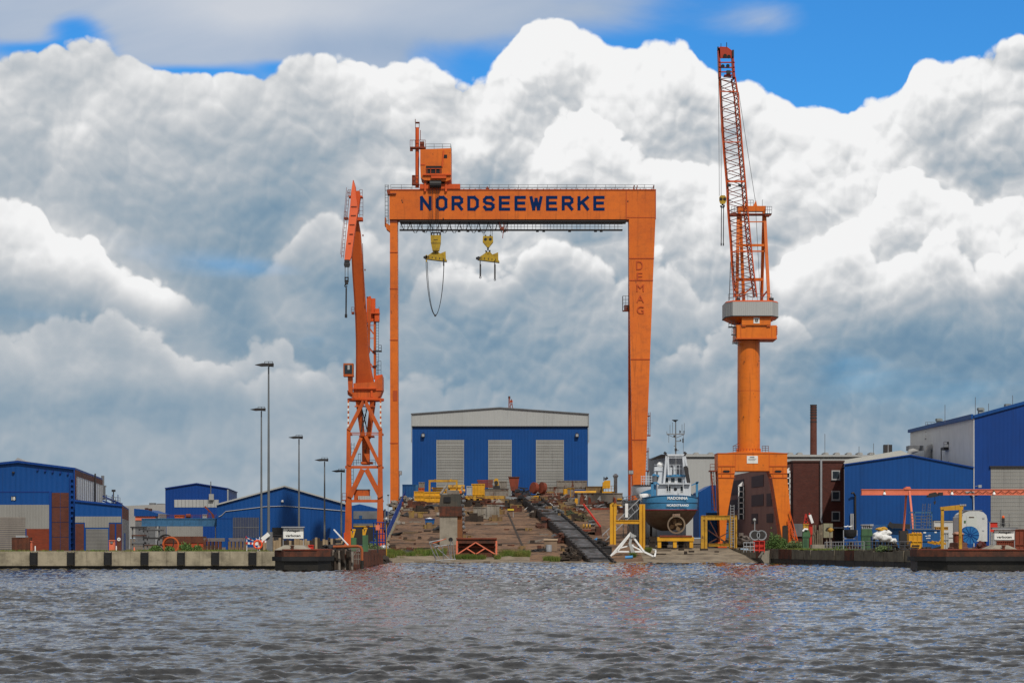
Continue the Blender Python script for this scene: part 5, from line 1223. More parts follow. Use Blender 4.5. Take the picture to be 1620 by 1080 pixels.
m = MB(); m.pbox(1166.5, 1171, 471.4, 475.5, D + 1, 1); m.pbox(1218, 1224, 471, 475.5, D + 1, 1); m.lathe((X(1169, D), D + 1.5, Z(472.5, D)), [(.3, 0), (.5, .2), (.3, .35)], 8); m.lathe((X(1221, D), D + 1.5, Z(472.5, D)), [(.3, 0), (.55, .2), (.3, .35)], 8); m.build('roof_vent', DARK_STEEL, h)
m = MB()
for x0, x1, y in ((1153, 1166, 516), (1158, 1168, 528), (1159.5, 1169, 541.5)): m.pbox(x0, x1, y, y + 1.2, D + 1, 2); m.rail([P(x0, y, D + 1), P(x1 - 4, y, D + 1)], 1.1 if y < 540 else 1.4, .6, .05); m.bar(P(x0 + 1, y + 1, D + 1.2), P(x1 + 1, y + 5, D + 1.2), .1)
m.build('access_platform', GREY_STEEL, c)
z0 = Z(475.5, D); m = MB().rail([(X(1153, D), D + 1, z0), (X(1160, D), D, z0), (X(1221, D), D, z0)], 1.5, 1.0, .04, 2); m.ladder(P(1157, 475, D), P(1159, 414, D), .8, .9, r=.05); m.tube([P(1153.5, 475, D - .4), P(1155.5, 414, D - .4)], .05, 4); m.build('house_rail', GREY_STEEL, c)
# A-frame behind the boom
af = MB(); d1 = D + 7
for a, b_, dd in (((1165.6, 475.5), (1168, 339), D + 4), ((1176.5, 475), (1171, 339), D + 9), ((1204.8, 475), (1208.4, 339), D + 9), ((1216.4, 475.5), (1209.6, 339), D + 4)): af.bar(P(*a, dd), P(*b_, d1), .66)
for y, a, b_, w_ in ((351, 1170, 1209, .22), (388, 1169, 1209, .5), (397.5, 1168, 1212, .28), (442.2, 1166, 1208, .62)): af.bar(P(a, y, D + 6), P(b_, y, D + 6), w_)
af.bar(P(1166, 470, D + 4), P(1176, 460, D + 9), .25); af.bar(P(1206, 470, D + 9), P(1214, 460, D + 4), .25); af.bar(P(1170, 470, D + 6), P(1190, 455, D + 9), .25)
fa = af.build('a_frame', ORANGE, c)
m = MB(); m.pbox(1166.6, 1211.8, 325.8, 334.2, d1 - .8, 1.6); m.pbox(1168, 1172, 334, 341, d1 - .7, 1.4); m.pbox(1207, 1211, 334, 341, d1 - .7, 1.4); m.pprism([(1191.5, 326), (1196, 317), (1198, 326)], d1 - .3, .6); m.pprism([(1178, 326), (1180, 318), (1183, 326)], d1 - .3, .6); m.build('head_beam', ORANGE, fa)
m = MB(); m.pbox(1156.5, 1168, 337, 341, d1 - 1.2, 2); m.pbox(1166, 1221, 337.6, 339.2, d1 - 1.4, 2.6); m.pprism([(1210, 337.6), (1221, 337.6), (1218, 341.6), (1210, 341.6)], d1 - 1.4, 2); m.build('platform', RUST_RED, fa)
m = MB().rail([P(1211, 337.6, d1 - 1.3), P(1221, 337.6, d1 - 1.3)], 1.5, .5, .045); m.rail([P(1157, 337.6, d1 - 1.2), P(1167, 337.6, d1 - 1.2)], 1.5, .6, .045); m.rail([P(1183, 326, d1), P(1192, 326, d1)], 1.3, .8, .045); m.tube([P(1206, 326, d1), P(1206, 317, d1), P(1206.8, 316, d1)], .05, 4); m.build('platform_rail', GREY_STEEL, fa)
# lattice boom: four chords in bays
dB0, dB1 = D + 1.5, D - 9.0
L_ = [(470, 1161.5, 1197.5), (430, 1158, 1192.6), (385, 1155.4, 1188), (330, 1151, 1182.8), (295, 1149.6, 1180), (240, 1144.6, 1175), (190, 1141.2, 1171), (150, 1139, 1167.6), (122, 1137.8, 1163), (100, 1136.8, 1160.2), (78, 1136.2, 1153)]
def at(y):
    for (ya, a0, b0_), (yb, a1, b1_) in zip(L_, L_[1:]):
        if yb <= y <= ya: t = (ya - y) / (ya - yb); return a0 + (a1 - a0) * t, b0_ + (b1_ - b0_) * t
def bp(side, back, y):
    a, b_ = at(y); t = (470 - y) / 392; dd = dB0 + (dB1 - dB0) * t; x = a if side == 0 else b_
    wd = min(1.0, (470 - y) / 60 + .25) * 2.6
    return P(x - (4.2 if side and back else 0) + (4.2 if (not side and back) else 0), y, dd) + Vector((0, wd if back else 0, 0))
ch = MB(); lc = MB(); ys = []
y = 470.0
while y > 122: ys.append(y); y -= 8.2
ys.append(122)
for sd_ in (0, 1):
    for bk_ in (0, 1):
        for i in range(0, len(ys) - 1): ch.bar(bp(sd_, bk_, ys[i]), bp(sd_, bk_, ys[i + 1]), .27)
bm_ = ch.build('boom', ORANGE_RED, c)
for i in range(len(ys) - 1):
    a, b_ = ys[i], ys[i + 1]
    for bk_ in (0, 1):
        f = i % 2 if not bk_ else (i + 1) % 2
        lc.bar(bp(f, bk_, a), bp(1 - f, bk_, b_), .13)
    for sd_ in (0, 1):
        f = i % 2; lc.bar(bp(sd_, f, a), bp(sd_, 1 - f, b_), .15); lc.bar(bp(sd_, 1 - f, a), bp(sd_, f, b_), .12)
lc.build('lacing', RUST_RED, bm_)
m = MB()
for y, h_ in ((287, 2.6), (145, 1.2), (225, 1.2), (398, 1.2)): a, b_ = at(y); q = bp(0, 0, y); m.box((q.x, q.y - .1, q.z - h_ * k / 2), (bp(1, 0, y).x, q.y + .3, q.z + h_ * k / 2))
m.build('cross_beam', ORANGE_RED, bm_)
m = MB(); q = bp(0, 0, 292.5)
for x in (1150.5, 1168.5): m.pbox(x, x + 6, 291, 294.8, q.y - .4, .8)
m.build('floodlight', DARK_STEEL, bm_)
dd = bp(0, 0, 100).y
m = MB(); m.pprism([(1136, 76.5), (1139, 74), (1150.5, 74.5), (1160, 81.5), (1160.6, 88), (1159.6, 92), (1138.4, 92)], dd, .5); m.pprism([(1136, 76.5), (1139, 76.5), (1141, 122), (1137.6, 122)], dd, 2.4); m.pprism([(1157.6, 82), (1160.4, 82), (1163.4, 122), (1160.2, 122)], dd, 2.4)
for y in (98, 106, 113): m.pbox(1137, 1162.6, y, y + 1.6, dd, .4)
m.pbox(1137.5, 1160, 82, 86, dd + 1.6, .5); m.pbox(1146, 1158, 118, 119.5, dd, 2); m.build('boom_head', mat('boom_head_red', (0.34, 0.030, 0.008), (0.25, 0.022, 0.008), rough=0.5), bm_)
m = MB()
for x, y in ((1143.5, 105), (1151.5, 104.5), (1147, 88.5), (1153, 90)): m.tube([P(x, y, dd - .3), P(x, y, dd + .5)], 3.0 * k, 10)
m.pbox(1149.5, 1156, 111.5, 117, dd - .3, .8); m.pbox(1158.6, 1161.2, 79, 90, dd - .3, .8); m.pbox(1135, 1137, 74, 80, dd, .5); m.tube([P(1140.6, 75, dd), P(1140.6, 69, dd)], .06, 4); m.tube([P(1149.6, 75, dd), P(1149.6, 67.5, dd)], .08, 4); m.build('sheave', DARK_STEEL, bm_)
m = MB()
for x, x2 in ((1136.6, 1138), (1140.6, 1141)): m.tube([P(x, 100, dd), P(x2, 310, dd)], .05, 4)
m.tube([P(1168.5, 146, dd + 3), P(1195, 318, d1)], .05, 4); m.tube([P(1160, 90, dd + 2), P(1181, 320, d1)], .045, 4); m.tube([P(1195, 320, d1), P(1203, 474, D + 6)], .05, 4); m.build('stay_ropes', GREY_STEEL, c)
hb = MB(); hb.pprism([(1138, 312), (1140.5, 309), (1146.5, 309), (1149, 312), (1149, 318), (1147, 322.5), (1140, 322.5), (1138, 318)], dd - .5, .25); hb.pprism([(1138, 312), (1140.5, 309), (1146.5, 309), (1149, 312), (1149, 318), (1147, 322.5), (1140, 322.5), (1138, 318)], dd + .4, .25)
hk = hb.build('hook_block', HOOK_YELLOW, c)
m = MB(); m.tube([P(1140.6, 315, dd - .6), P(1140.6, 315, dd + .7)], 2.5 * k, 10); m.tube([P(1146.6, 315, dd - .6), P(1146.6, 315, dd + .7)], 2.5 * k, 10); m.tube([P(1143.2, 321, dd), P(1143.2, 325, dd)], .25, 6); m.tube([P(1143 + 2.4 * math.cos(a), 325.8 + 2.4 * math.sin(a), dd) for a in [j * .5 - .6 for j in range(9)]], .22, 6)
for x in (1141.4, 1144.8): m.tube([P(x, 327, dd), P(x - .4, 385, dd)], .09, 4); m.pbox(x - 1.2, x + .6, 384.5, 388.6, dd - .1, .3)
m.build('hook', DARK_STEEL, hk)

# ------------------------------------------------------------------ ship hauled out on the slip, stern towards the water
D = 482.0; k = D / F
s = thing('work_ship', 'blue and white work ship hauled out stern first beside the orange crane', 'ship', (X(1062.5, D), D, GZ))
cx_ = X(1062.8, D)
levels = [(783, 5.95, 0.0), (794, 5.92, .05), (805.5, 5.75, .35), (812, 5.45, 1.6), (820, 4.9, 3.2), (828, 4.0, 5.2), (834, 2.8, 7.0), (838.5, 1.1, 8.6)]
def plan(w, s0, L_=33.0, n=26):
    pts = []
    for i in range(n + 1):
        u = i / n; sv = (L_ - s0) * (1 - u) ** 1.6; t = min(sv / 5.0, 1); hw = w * max(0, 1 - (1 - t) ** 2.6) ** (1 / 2.6) * (1 - max(0, (sv + s0 - 15) / (L_ - 15)) ** 2.2); pts.append((hw, D + s0 + sv))
    return [(cx_ - h, d) for h, d in pts] + [(cx_ + h, d) for h, d in pts[-2::-1]]
def hull(lo, hi, mb=None):
    mb = mb or MB(); vs = []; fs = []
    for y, w, s0 in levels[lo:hi + 1]:
        z = Z(y, D); pl_ = plan(w, s0)
        for x, d in pl_:
            shr = max(0, (d - D - 10) / 23) ** 1.5 * (2.6 if y < 800 else 0) if lo == 0 else 0
            vs.append((x, d, z + shr - (.55 * ((x - cx_) / 6) ** 2 if y < 790 and d < D + 8 else 0)))
    n = len(pl_)
    for i in range(hi - lo):
        for j in range(n - 1): fs.append((i * n + j, i * n + j + 1, (i + 1) * n + j + 1, (i + 1) * n + j))
    if hi == len(levels) - 1: fs.append(tuple(range((hi - lo) * n, (hi - lo + 1) * n)))
    return mb.add(vs, fs)
hl = hull(0, 2).build('hull', SHIP_BLUE, s, smooth=True)
HULL_BROWN = mat('hull_bottom', (0.235, 0.150, 0.105), (0.30, 0.24, 0.175), rough=0.85, scale=0.5, streak=0.4, dirt=0.30, bump=0.3)
hull(2, 7).build('hull_bottom', HULL_BROWN, hl, smooth=True)
m = MB(); pl_ = plan(5.78, .33); m.tube([(x, d, Z(806, D)) for x, d in pl_[8:-8]], .11, 6); m.build('waterline_stripe', mat('boot_red', (0.20, 0.012, 0.02), rough=0.6), hl)
m = MB(); pl_ = plan(5.97, -.02); m.tube([(x, d, Z(783, D) - .55 * ((x - cx_) / 6) ** 2 * (d < D + 8)) for x, d in pl_[12:-12]], .12, 6); pl_ = plan(5.97, .03); m.tube([(x, d, Z(794.5, D)) for x, d in pl_[12:-12]], .07, 6); m.build('rubbing_strake', mat('strake_blue', (0.016, 0.09, 0.20), rough=0.5), hl)
m = MB().add([(x, d, Z(786, D)) for x, d in plan(5.8, .1)], [tuple(range(53))]); m.build('deck', GREY_STEEL, s)
m = MB(); m.text('MADONNA', 1, (X(1056, D), D - .06, Z(789.8, D)), depth=.05, width=X(1088, D) - X(1056, D), height=.62, bold=.03, spacing=1.1); m.text('NORDSTRAND', 1, (X(1055, D), D + .02, Z(800.7, D)), depth=.06, width=X(1089.5, D) - X(1055, D), height=.5, bold=.03, spacing=1.1); m.build('lettering', WHITE, hl)
# nozzle and propeller
q = P(1070, 829.5, D - 1.4)
def ring(mb, q, r0, r1, y0, y1, n=28):
    vs = []
    for r, y in ((r1, y0), (r1 * .93, y1), (r0 * .93, y1), (r0, y0)): vs += [(q.x + r * math.cos(6.283 * i / n), q.y + y, q.z + r * math.sin(6.283 * i / n)) for i in range(n)]
    return mb.add(vs, [(a * n + i, a * n + (i + 1) % n, ((a + 1) % 4) * n + (i + 1) % n, ((a + 1) % 4) * n + i) for a in range(4) for i in range(n)])
nz = ring(MB(), q, 1.62, 1.93, 0, 2.4).build('nozzle', mat('nozzle_tan', (0.20, 0.15, 0.10), (0.12, 0.085, 0.06), rough=0.8, dirt=0.3, rust=.2), s, smooth=True)
m = MB(); m.tube([q + Vector((0, .3, 0)), q + Vector((0, 3.6, 0))], .3, 10)
for a in (.5, 2.07, 3.64, 5.21):
    d1, d2 = Vector((math.cos(a), 0, math.sin(a))), Vector((-math.sin(a), 0, math.cos(a))); c0 = q + Vector((0, .8, 0))
    m.add([c0 + d1 * .2 - d2 * .15 + Vector((0, -.1, 0)), c0 + d1 * .95 - d2 * .55 + Vector((0, -.25, 0)), c0 + d1 * 1.5 - d2 * .2, c0 + d1 * 1.45 + d2 * .25 + Vector((0, .2, 0)), c0 + d1 * .9 + d2 * .4 + Vector((0, .3, 0)), c0 + d1 * .2 + d2 * .15 + Vector((0, .15, 0))], [(0, 1, 2, 3, 4, 5)])
m.build('propeller', mat('bronze', (0.22, 0.14, 0.07), (0.12, 0.08, 0.05), rough=0.5, metal=0.5), nz)
m = MB(); m.box((q.x - .25, q.y + 1.9, q.z - .3), (q.x + .25, q.y + 9, q.z + 2.2)); m.pbox(1064, 1076, 812, 817, D + 1, 3); m.build('skeg', HULL_BROWN, hl)
# deck houses
def wins(par, lst, dd, m_=GLASS):
    for x0, x1, y0, y1 in lst:
        fr = MB().pbox(x0 - .9, x1 + .9, y0 - .9, y1 + .9, dd - .07, .08).build('window', WHITE, par); MB().pbox(x0, x1, y0, y1, dd - .12, .08).build('pane', m_, fr)
SW = mat('ship_white', (0.54, 0.57, 0.60), (0.44, 0.47, 0.50), rough=0.45, scale=0.6, streak=0.35, dirt=0.10, rust=.06)
dh = MB(); dh.pbox(1040, 1093, 765, 786, D + 7, 14); hs = dh.build('deck_house', SW, s)
wins(hs, ((1054.6, 1061, 768.5, 777.5), (1076.5, 1081.5, 769, 778)), D + 7)
m = MB(); q2 = P(1068.6, 773.4, D + 6.9); m.tube([q2, q2 + Vector((0, .1, 0))], .36, 12); m.build('porthole', DARK_IN, hs)
m = MB(); m.pbox(1043, 1092, 764, 765.6, D + 6.2, 8); m.pbox(1044, 1090, 776.5, 777.2, D + 4.5, .12); m.pbox(1057, 1057.8, 765, 786, D + 4.4, .15); m.pbox(1080.5, 1081.4, 758, 786, D + 4.4, .15); m.build('bridge_deck', SW, hs)
wh = MB(); wh.pprism([(1048, 765), (1049.5, 751.5), (1086, 751.5), (1087.5, 765)], D + 10, 7); w_ = wh.build('wheelhouse', SW, s)
wins(w_, ((1052.2, 1057.4, 755.6, 762.4), (1061.5, 1067.5, 755.6, 762.4), (1072, 1078.4, 755.6, 762.4)), D + 10)
m = MB(); m.pprism([(1053.5, 753.5), (1054.5, 750), (1084, 750), (1085, 753.5)], D + 9.2, 1.2); m.pprism([(1031.5, 752), (1034, 748.6), (1043.5, 751.5), (1043, 754)], D + 8, 2.5); m.build('awning', SHIP_BLUE, s)
m = MB(); m.pbox(1035.5, 1049.5, 738, 765, D + 9, 3); m.pbox(1034.5, 1050.5, 743.5, 744.5, D + 8.8, 3.3); fu = m.build('funnel_house', SW, s)
m = MB(); m.lathe((X(1045, D + 9), D + 10, Z(737.5, D + 9)), [(.62, 0), (.74, .25), (.70, .6), (.42, .9), (.05, 1.0)], 14); m.build('radome', WHITE, fu, smooth=True)
m = MB(); m.pbox(1038, 1041, 745, 760, D + 8.9, .1); m.pbox(1036, 1039, 752, 764, D + 6.8, .6); m.build('door', GREY_STEEL, fu)
m = MB(); g0 = D + 8
for a, b_ in (((1050.5, 765), (1054.5, 719)), ((1058, 751), (1056.3, 722)), ((1091.5, 764), (1083, 719)), ((1083, 751), (1080.8, 722))): m.bar(P(*a, g0), P(*b_, g0), .42)
m.bar(P(1053, 719.6, g0), P(1084.5, 719.6, g0), .42); m.bar(P(1054, 723.6, g0), P(1083, 723.6, g0), .16); m.build('gallows_frame', SW, s)
m = MB()
for x in (1052.5, 1084): m.bar(P(x - 2, 715, g0), P(x + 1.8, 718.2, g0), .5)
m.build('floodlight', DARK_STEEL, s)
m = MB(); m.bar(P(1084.5, 737, g0 - .5), P(1089.5, 763, g0 - .5), .75); m.bar(P(1087.5, 739, g0 - .6), P(1090, 762, g0 - .6), .3); m.build('folded_crane_arm', DARK_STEEL, s)
m = MB()
for y in (735, 741): m.tube([P(1035, y, D + 9), P(1086, y, D + 9)], .05, 4)
for x in range(1055, 1087, 5): m.tube([P(x, 735, D + 9), P(x, 751, D + 9)], .05, 4)
for y in (753.5, 757.5, 761.5): m.tube([P(1014, y, D + 6), P(1032, y, D + 6)], .06, 4)
for x in (1014.5, 1018.5, 1022.5, 1026.5, 1031): m.tube([P(x, 752, D + 6), P(x, 767, D + 6)], .06, 4)
m.pbox(1060, 1063, 739, 751, D + 9, .6); m.pbox(1066, 1069.5, 736, 751, D + 9.3, .8); m.lathe((X(1057.5, D), D + 9.5, Z(751, D)), [(.3, 0), (.42, .6), (.2, 1.4)], 8); m.build('hand_rail', SW, s)
m = MB(); dmm = D + 11
m.tube([P(1069, 752, dmm), P(1069, 666, dmm)], .2, 8, .1); m.tube([P(1054.6, 686.4, dmm), P(1083, 686.4, dmm)], .12, 6); m.tube([P(1055.5, 687, dmm), P(1068, 692, dmm)], .06, 4); m.tube([P(1082, 687, dmm), P(1070, 692, dmm)], .06, 4)
m.tube([P(1069, 697.5, dmm), P(1077, 697.5, dmm)], .1, 5); m.tube([P(1066, 705, dmm), P(1069, 705, dmm)], .1, 5); m.tube([P(1069, 712, dmm), P(1074, 712, dmm)], .08, 5)
for x, y0, y1 in ((1055, 682, 686), (1060, 672, 686), (1064, 668, 686), (1075, 680, 686), (1079, 671, 686), (1082.5, 669, 686), (1058, 686, 700), (1081, 686, 716)): m.tube([P(x, y0, dmm), P(x, y1, dmm)], .045, 4)
ms = m.build('mast', GREY_STEEL, s)
m = MB(); m.lathe((X(1068, dmm), dmm, Z(667, dmm)), [(.1, 0), (.6, .3), (.72, .42)], 12); m.pbox(1079.6, 1081.8, 693, 700, dmm, .3); m.pbox(1075.5, 1077.5, 695, 698, dmm, .3); m.pbox(1075, 1077, 681, 684.5, dmm, .3); m.pbox(1081.5, 1083, 681, 685, dmm, .3); m.pbox(1065.5, 1068, 688, 691.5, dmm, .3); m.pbox(1067.5, 1071, 709, 713, dmm - .2, .5); m.build('antenna', DARK_STEEL, ms)
m = MB(); m.pbox(1030, 1034, 763, 786, D + 3, .6); m.pbox(1034.4, 1038, 765, 786, D + 4, .5); m.pprism([(1030, 763), (1038, 761.5), (1043, 765), (1043, 766.5), (1038, 764.4), (1030, 765.5)], D + 3, .5); m.pbox(1101, 1104.5, 761.5, 785, D + 3, .6); m.pprism([(1094, 766.4), (1101, 763), (1105.5, 761), (1105.5, 763.5), (1101, 765.5), (1094, 768)], D + 3, .5); m.build('davit', SHIP_BLUE, s)
m = MB(); m.lump(P(1022, 786, D + 5), (1.3, .8, .9), 3); m.build('white_cover', TARP_WHITE, s)
# white hull behind it
w = thing('white_boat', 'white rounded boat hull with dark rim propped up behind the blue ship', 'boat', (X(1020, 512), 512, GZ))
m = MB(); vs = []; fs = []
sec = [(0, 1.0), (.4, .97), (.75, .84), (1.0, .5), (1.08, .05)]
for i, (zz, ww) in enumerate(sec):
    for j in range(17): a = math.pi * j / 16; vs.append((X(1022, 512) - 2.7 * ww * math.cos(a), 512 + 1.5 - 3.0 * ww * math.sin(a) * .8, Z(767.5, 512) - zz * 3.3))
for i in range(len(sec) - 1):
    for j in range(16): fs.append((i * 17 + j, i * 17 + j + 1, (i + 1) * 17 + j + 1, (i + 1) * 17 + j))
m.add(vs, fs); m.box((X(1022, 512) - 2.7, 513.4, Z(782, 512)), (X(1022, 512) + 2.7, 522, Z(767.5, 512))); m.build('hull', SW, w, smooth=True)
m = MB(); m.tube([(X(1022, 512) - 2.75 * math.cos(math.pi * j / 16), 513.5 - 2.5 * math.sin(math.pi * j / 16), Z(767.3, 512)) for j in range(17)], .16, 6); m.build('rim', DARK_STEEL, w)
m = MB()
for x in (1012, 1030): m.bar(P(x, 783, 514), (X(x, 514), 514, GZ), .5); m.bar(P(x, 783, 519), (X(x, 519), 519, GZ), .5)
m.build('prop', DARK_TIMBER, w)
# supports
o = thing('ship_cradle', 'low yellow cradle beam on stub legs under the stern of the blue ship', 'cradle', (X(1068, 479), 479, GZ))
MB().pbox(1040, 1098, 849, 855.5, 478.5, 2.2).build('beam', YELLOW, o)
for x in (1040.5, 1065, 1091): MB().pbox(x, x + 5.6, 855.5, 866, 478.7, 1.6).build('leg', YELLOW, o)
MB().pbox(1044, 1095, 846.3, 848.9, 478.3, 2.4).build('plank', RUST_RED, o)
for i, (x, y, w_) in enumerate(((1028, 838, 9), (1086, 838, 8), (1046, 842, 10), (1074, 844, 12))):
    dd = 487 + 3 * i; m = MB()
    for j in range(4): m.box((X(x, dd) - .2 * (j % 2), dd + .15 * (j % 2), GZ + j * .62), (X(x + w_, dd) + .2 * (j % 2), dd + 2, GZ + j * .62 + .6))
    mono('timber_crib', ('dark timber crib stack under the left bilge of the ship', 'dark timber crib stack under the right bilge of the ship', 'timber crib left of the yellow cradle under the keel', 'timber crib behind the propeller nozzle')[i], 'timber crib', m, DARK_TIMBER, 'timber cribs under the ship')

# ------------------------------------------------------------------ things on and around the slipway
# catwalk ramp leading down into the water
r = thing('boarding_ramp', 'long black grated ramp running down the slipway into the water', 'ramp', (X(900, 500), 500, 5))
n_, f_ = Vector((15.6, 445, -.05)), Vector((1.7, 566, slip_z(566) + 1.2)); wv = Vector((4.6, 0, 0))
dk = MB(); gd = MB(); rb = MB(); N_ = 34
sides = []
for i in range(N_ + 1):
    t = i / N_; c_ = n_.lerp(f_, t); c_.z += .75 * math.sin(t * math.pi); sides.append(c_)
for i in range(N_):
    a, b_ = sides[i], sides[i + 1]
    dk.add([a + Vector((.3, 0, -.25)), a + wv - Vector((.3, 0, .25)), b_ + wv - Vector((.3, 0, .25)), b_ + Vector((.3, 0, -.25))], [(0, 1, 2, 3)])
    for o_ in (0, 1): gd.bar(a + wv * o_ + Vector((0, 0, -.35)), b_ + wv * o_ + Vector((0, 0, -.62)), .45, 1.5)
    if i % 4 == 2: MB().bar(a + Vector((.3, 0, -.05)), a + wv + Vector((-.3, 0, -.05)), .35, .25).build('cross_beam', DARK_STEEL, r)
dk.build('deck', mat('ramp_grating', (0.028, 0.027, 0.027), (0.13, 0.13, 0.14), rough=0.8, scale=0.7, amount=0.8, dirt=0.7, rust=0.3, bump=0.6), r); gd.build('side_girder', mat('ramp_steel', (0.018, 0.015, 0.014), (0.04, 0.028, 0.02), rough=0.7, scale=.8), r)

def base_z(D, py=None): return slip_z(D) if D > S0 else .2
def thing_at(name, label, cat, px, py, group=None):
    D = on_slip(px, py); return D, thing(name, label, cat, (X(px, D), D, slip_z(D) - .05), group)
def crate_box(name, label, cat, x0, x1, y0, y1, D, depth, m_, ribs=4, rib_m=None, lid=None, group=None, sink=3):
    """steel box or container: body, upright ribs, rim and base skids"""
    o = thing(name, label, cat, (X((x0 + x1) / 2, D), D, Z(y1 + sink, D)), group)
    MB().pbox(x0, x1, y0, y1 + sink, D, depth).build('body', m_, o)
    m = MB(); w = x1 - x0
    for i in range(ribs + 1): c_ = x0 + (w - .9) * i / max(1, ribs); m.pbox(c_, c_ + .9, y0 + .3, y1 + sink, D - .12, .13)
    for c_ in (y0, y1 - 1.2): m.pbox(x0 - .3, x1 + .3, c_ - .2, c_ + 1.0, D - .18, depth + .3 if c_ == y0 else .2)
    m.build('rib', rib_m or m_, o)
    if lid: MB().pbox(x0 - .4, x1 + .4, y0 - 1.4, y0 - .25, D - .2, depth + .4).build('lid', lid, o)
    return o
def beams(name, label, cat, x0, x1, y0, y1, D, m_, n=4, depth=2.0, seed=0, group=None):
    """stack of long beams lying across"""
    rr = random.Random(seed); m = MB(); h = (y1 - y0) / n
    for i in range(n):
        for j in range(3): m.pbox(x0 + rr.uniform(0, 3), x1 - rr.uniform(0, 3), y0 + h * i + rr.uniform(0, .15) * h, y0 + h * (i + 1) - .12 * h, D + j * depth / 3, depth / 3.4)
    return mono(name, label, cat, m, m_, group)
def heap(name, label, cat, x0, x1, y0, y1, D, m_, seed=0, depth=4.0, n=26, extra=None, group=None):
    """heap of broken plates, bars and lumps"""
    rr = random.Random(seed); k = D / F; m = MB(); zb = Z(y1, D); w = (x1 - x0) * k; h = (y1 - y0) * k; xa = X(x0, D)
    for i in range(n):
        u = rr.random(); t = rr.random() * (1 - abs(2 * u - 1) ** 1.5) ; c_ = Vector((xa + w * u, D + rr.uniform(0, depth), zb + h * t * .8))
        kind = rr.random()
        if kind < .45:
            d_ = Vector((rr.uniform(-1, 1), rr.uniform(-.6, .6), rr.uniform(-.25, .35))).normalized() * rr.uniform(.12, .3) * w; m.bar(c_ - d_, c_ + d_, rr.uniform(.12, .4))
        elif kind < .8:
            e = Vector((rr.uniform(.3, 1.1), rr.uniform(.3, 1.0), rr.uniform(.15, .55))) * min(1, h * .5 + .3); m.box(c_ - e * .6, c_ + e * .6, rr.uniform(-.7, .7))
        else: m.lump(c_, (rr.uniform(.3, .8), .5, rr.uniform(.25, .5)), i, 1)
    m.lump((xa + w / 2, D + depth / 2, zb), (w * .42, depth * .5, h * .45), seed, 2, .2)
    o = mono(name, label, cat, m, m_, group)
    return o

# concrete pier with a dark steel head
D = 478.0; z0 = slip_z(D)
o = thing('concrete_pier', 'tall stained concrete pier with rusty band and dark steel head on the slipway', 'pier', (X(712, D), D, z0 - .5))
MB().box((X(695.6, D), D, z0 - .5), (X(723.5, D), D + 6, Z(816, D))).build('pier_shaft', CONCRETE_GREY, o)
MB().box((X(723.5, D), D + .3, z0 - .5), (X(731.4, D), D + 6, Z(815.5, D))).build('rusty_side', mat('rust_streaked', (0.20, 0.075, 0.025), (0.09, 0.04, 0.02), rough=0.85, streak=0.8, dirt=0.3), o)
MB().pbox(695, 731, 800.5, 816, D - .3, 6.6).build('rusty_band', RUST, o)
hd = MB(); hd.pprism([(694.5, 800.5), (697, 782), (729, 781), (728.5, 800.5)], D - .2, 6); h_ = hd.build('steel_head', mat('head_dark', (0.050, 0.048, 0.040), (0.09, 0.07, 0.05), rough=0.8, scale=.6, streak=.6, bump=.3), o)
MB().pbox(702, 713, 785.5, 794, D - .45, .3).build('recess', DARK_IN, h_)
m = MB(); m.bar(P(697, 782, D), P(706, 768, D + 5), .4); m.bar(P(729, 781, D), P(731.5, 769, D + 5), .3); m.pbox(707, 726, 775, 781, D + 2, 2); m.build('top_plate', RUST_GREY, h_)
m = MB()
for i in range(9): y = 778 + i * 7; m.lump(P(731.5 + (i % 3), y, D + 1), (.5, .5, .45), i, 1)
m.build('hanging_hoses', GREY_STEEL, o)
MB().pbox(727, 730.5, 775.5, 780, D - .4, .5).build('orange_lamp', ORANGE, o)

# left slip: containers, pontoons, portal
D = 570.0
o = crate_box('shipping_container', 'blue shipping container standing at the left end of the slip head', 'container', 636.5, 657.5, 766, 786, D, 6, CONT_BLUE, 8)
MB().pbox(656.6, 661.5, 766.5, 786, D + .3, 2.6).build('open_door', MID_BLUE, o)
crate_box('steel_box', 'small brown steel box on top of an orange crate beside the blue container', 'box', 662.5, 671.5, 762.5, 771, D + 2, 2, RUST_GREY, 3, sink=0)
crate_box('crate', 'faded orange crate under the brown steel box beside the blue container', 'crate', 662, 671, 771.6, 784, D + 2, 2, RUST_ORANGE, 2)
for i, (x0, x1, y0, y1, t_) in enumerate(((655, 670.5, 777, 784.3, 'upper left yellow pontoon of the stack before the yellow portal frame'), (671, 697, 777.5, 784.8, 'upper right yellow pontoon of the stack before the yellow portal frame'), (655.5, 671, 785, 792, 'lower left yellow pontoon resting on the slip by the debris'), (671.5, 697, 785.5, 794, 'lower right yellow pontoon resting on the slip beside the pier'))):
    crate_box('pontoon', t_, 'pontoon', x0, x1, y0, y1, 562 if i < 2 else 561.6, 3, YELLOW, 3, sink=0 if i < 2 else 3, group='yellow pontoons on the left slip')
o = thing('portal_frame', 'yellow portal frame standing over pontoons on the left slip', 'portal frame', (X(700, 571), 571, slip_z(571)))
m = MB(); m.pbox(678, 724, 758.6, 762, 571, .7); m.build('cross_beam', YELLOW_OLD, o)
for x in (678, 721): MB().pbox(x, x + 3, 762, 788, 571, .7).build('leg', YELLOW_OLD, o)
m = MB(); m.pbox(687, 690, 757.6, 758.8, 571.1, .4); m.pbox(712, 715, 757.6, 758.8, 571.1, .4); m.build('eye_plate', YELLOW_OLD, o)
beams('beam_stack', 'stack of yellow steel beams behind the concrete pier head', 'steel beams', 683, 707, 770, 780, 573, YELLOW, 3, 3, 5)
o = thing('yellow_tank', 'pair of yellow horizontal tanks beyond the concrete pier', 'tank', (X(722, 575), 575, slip_z(574)))
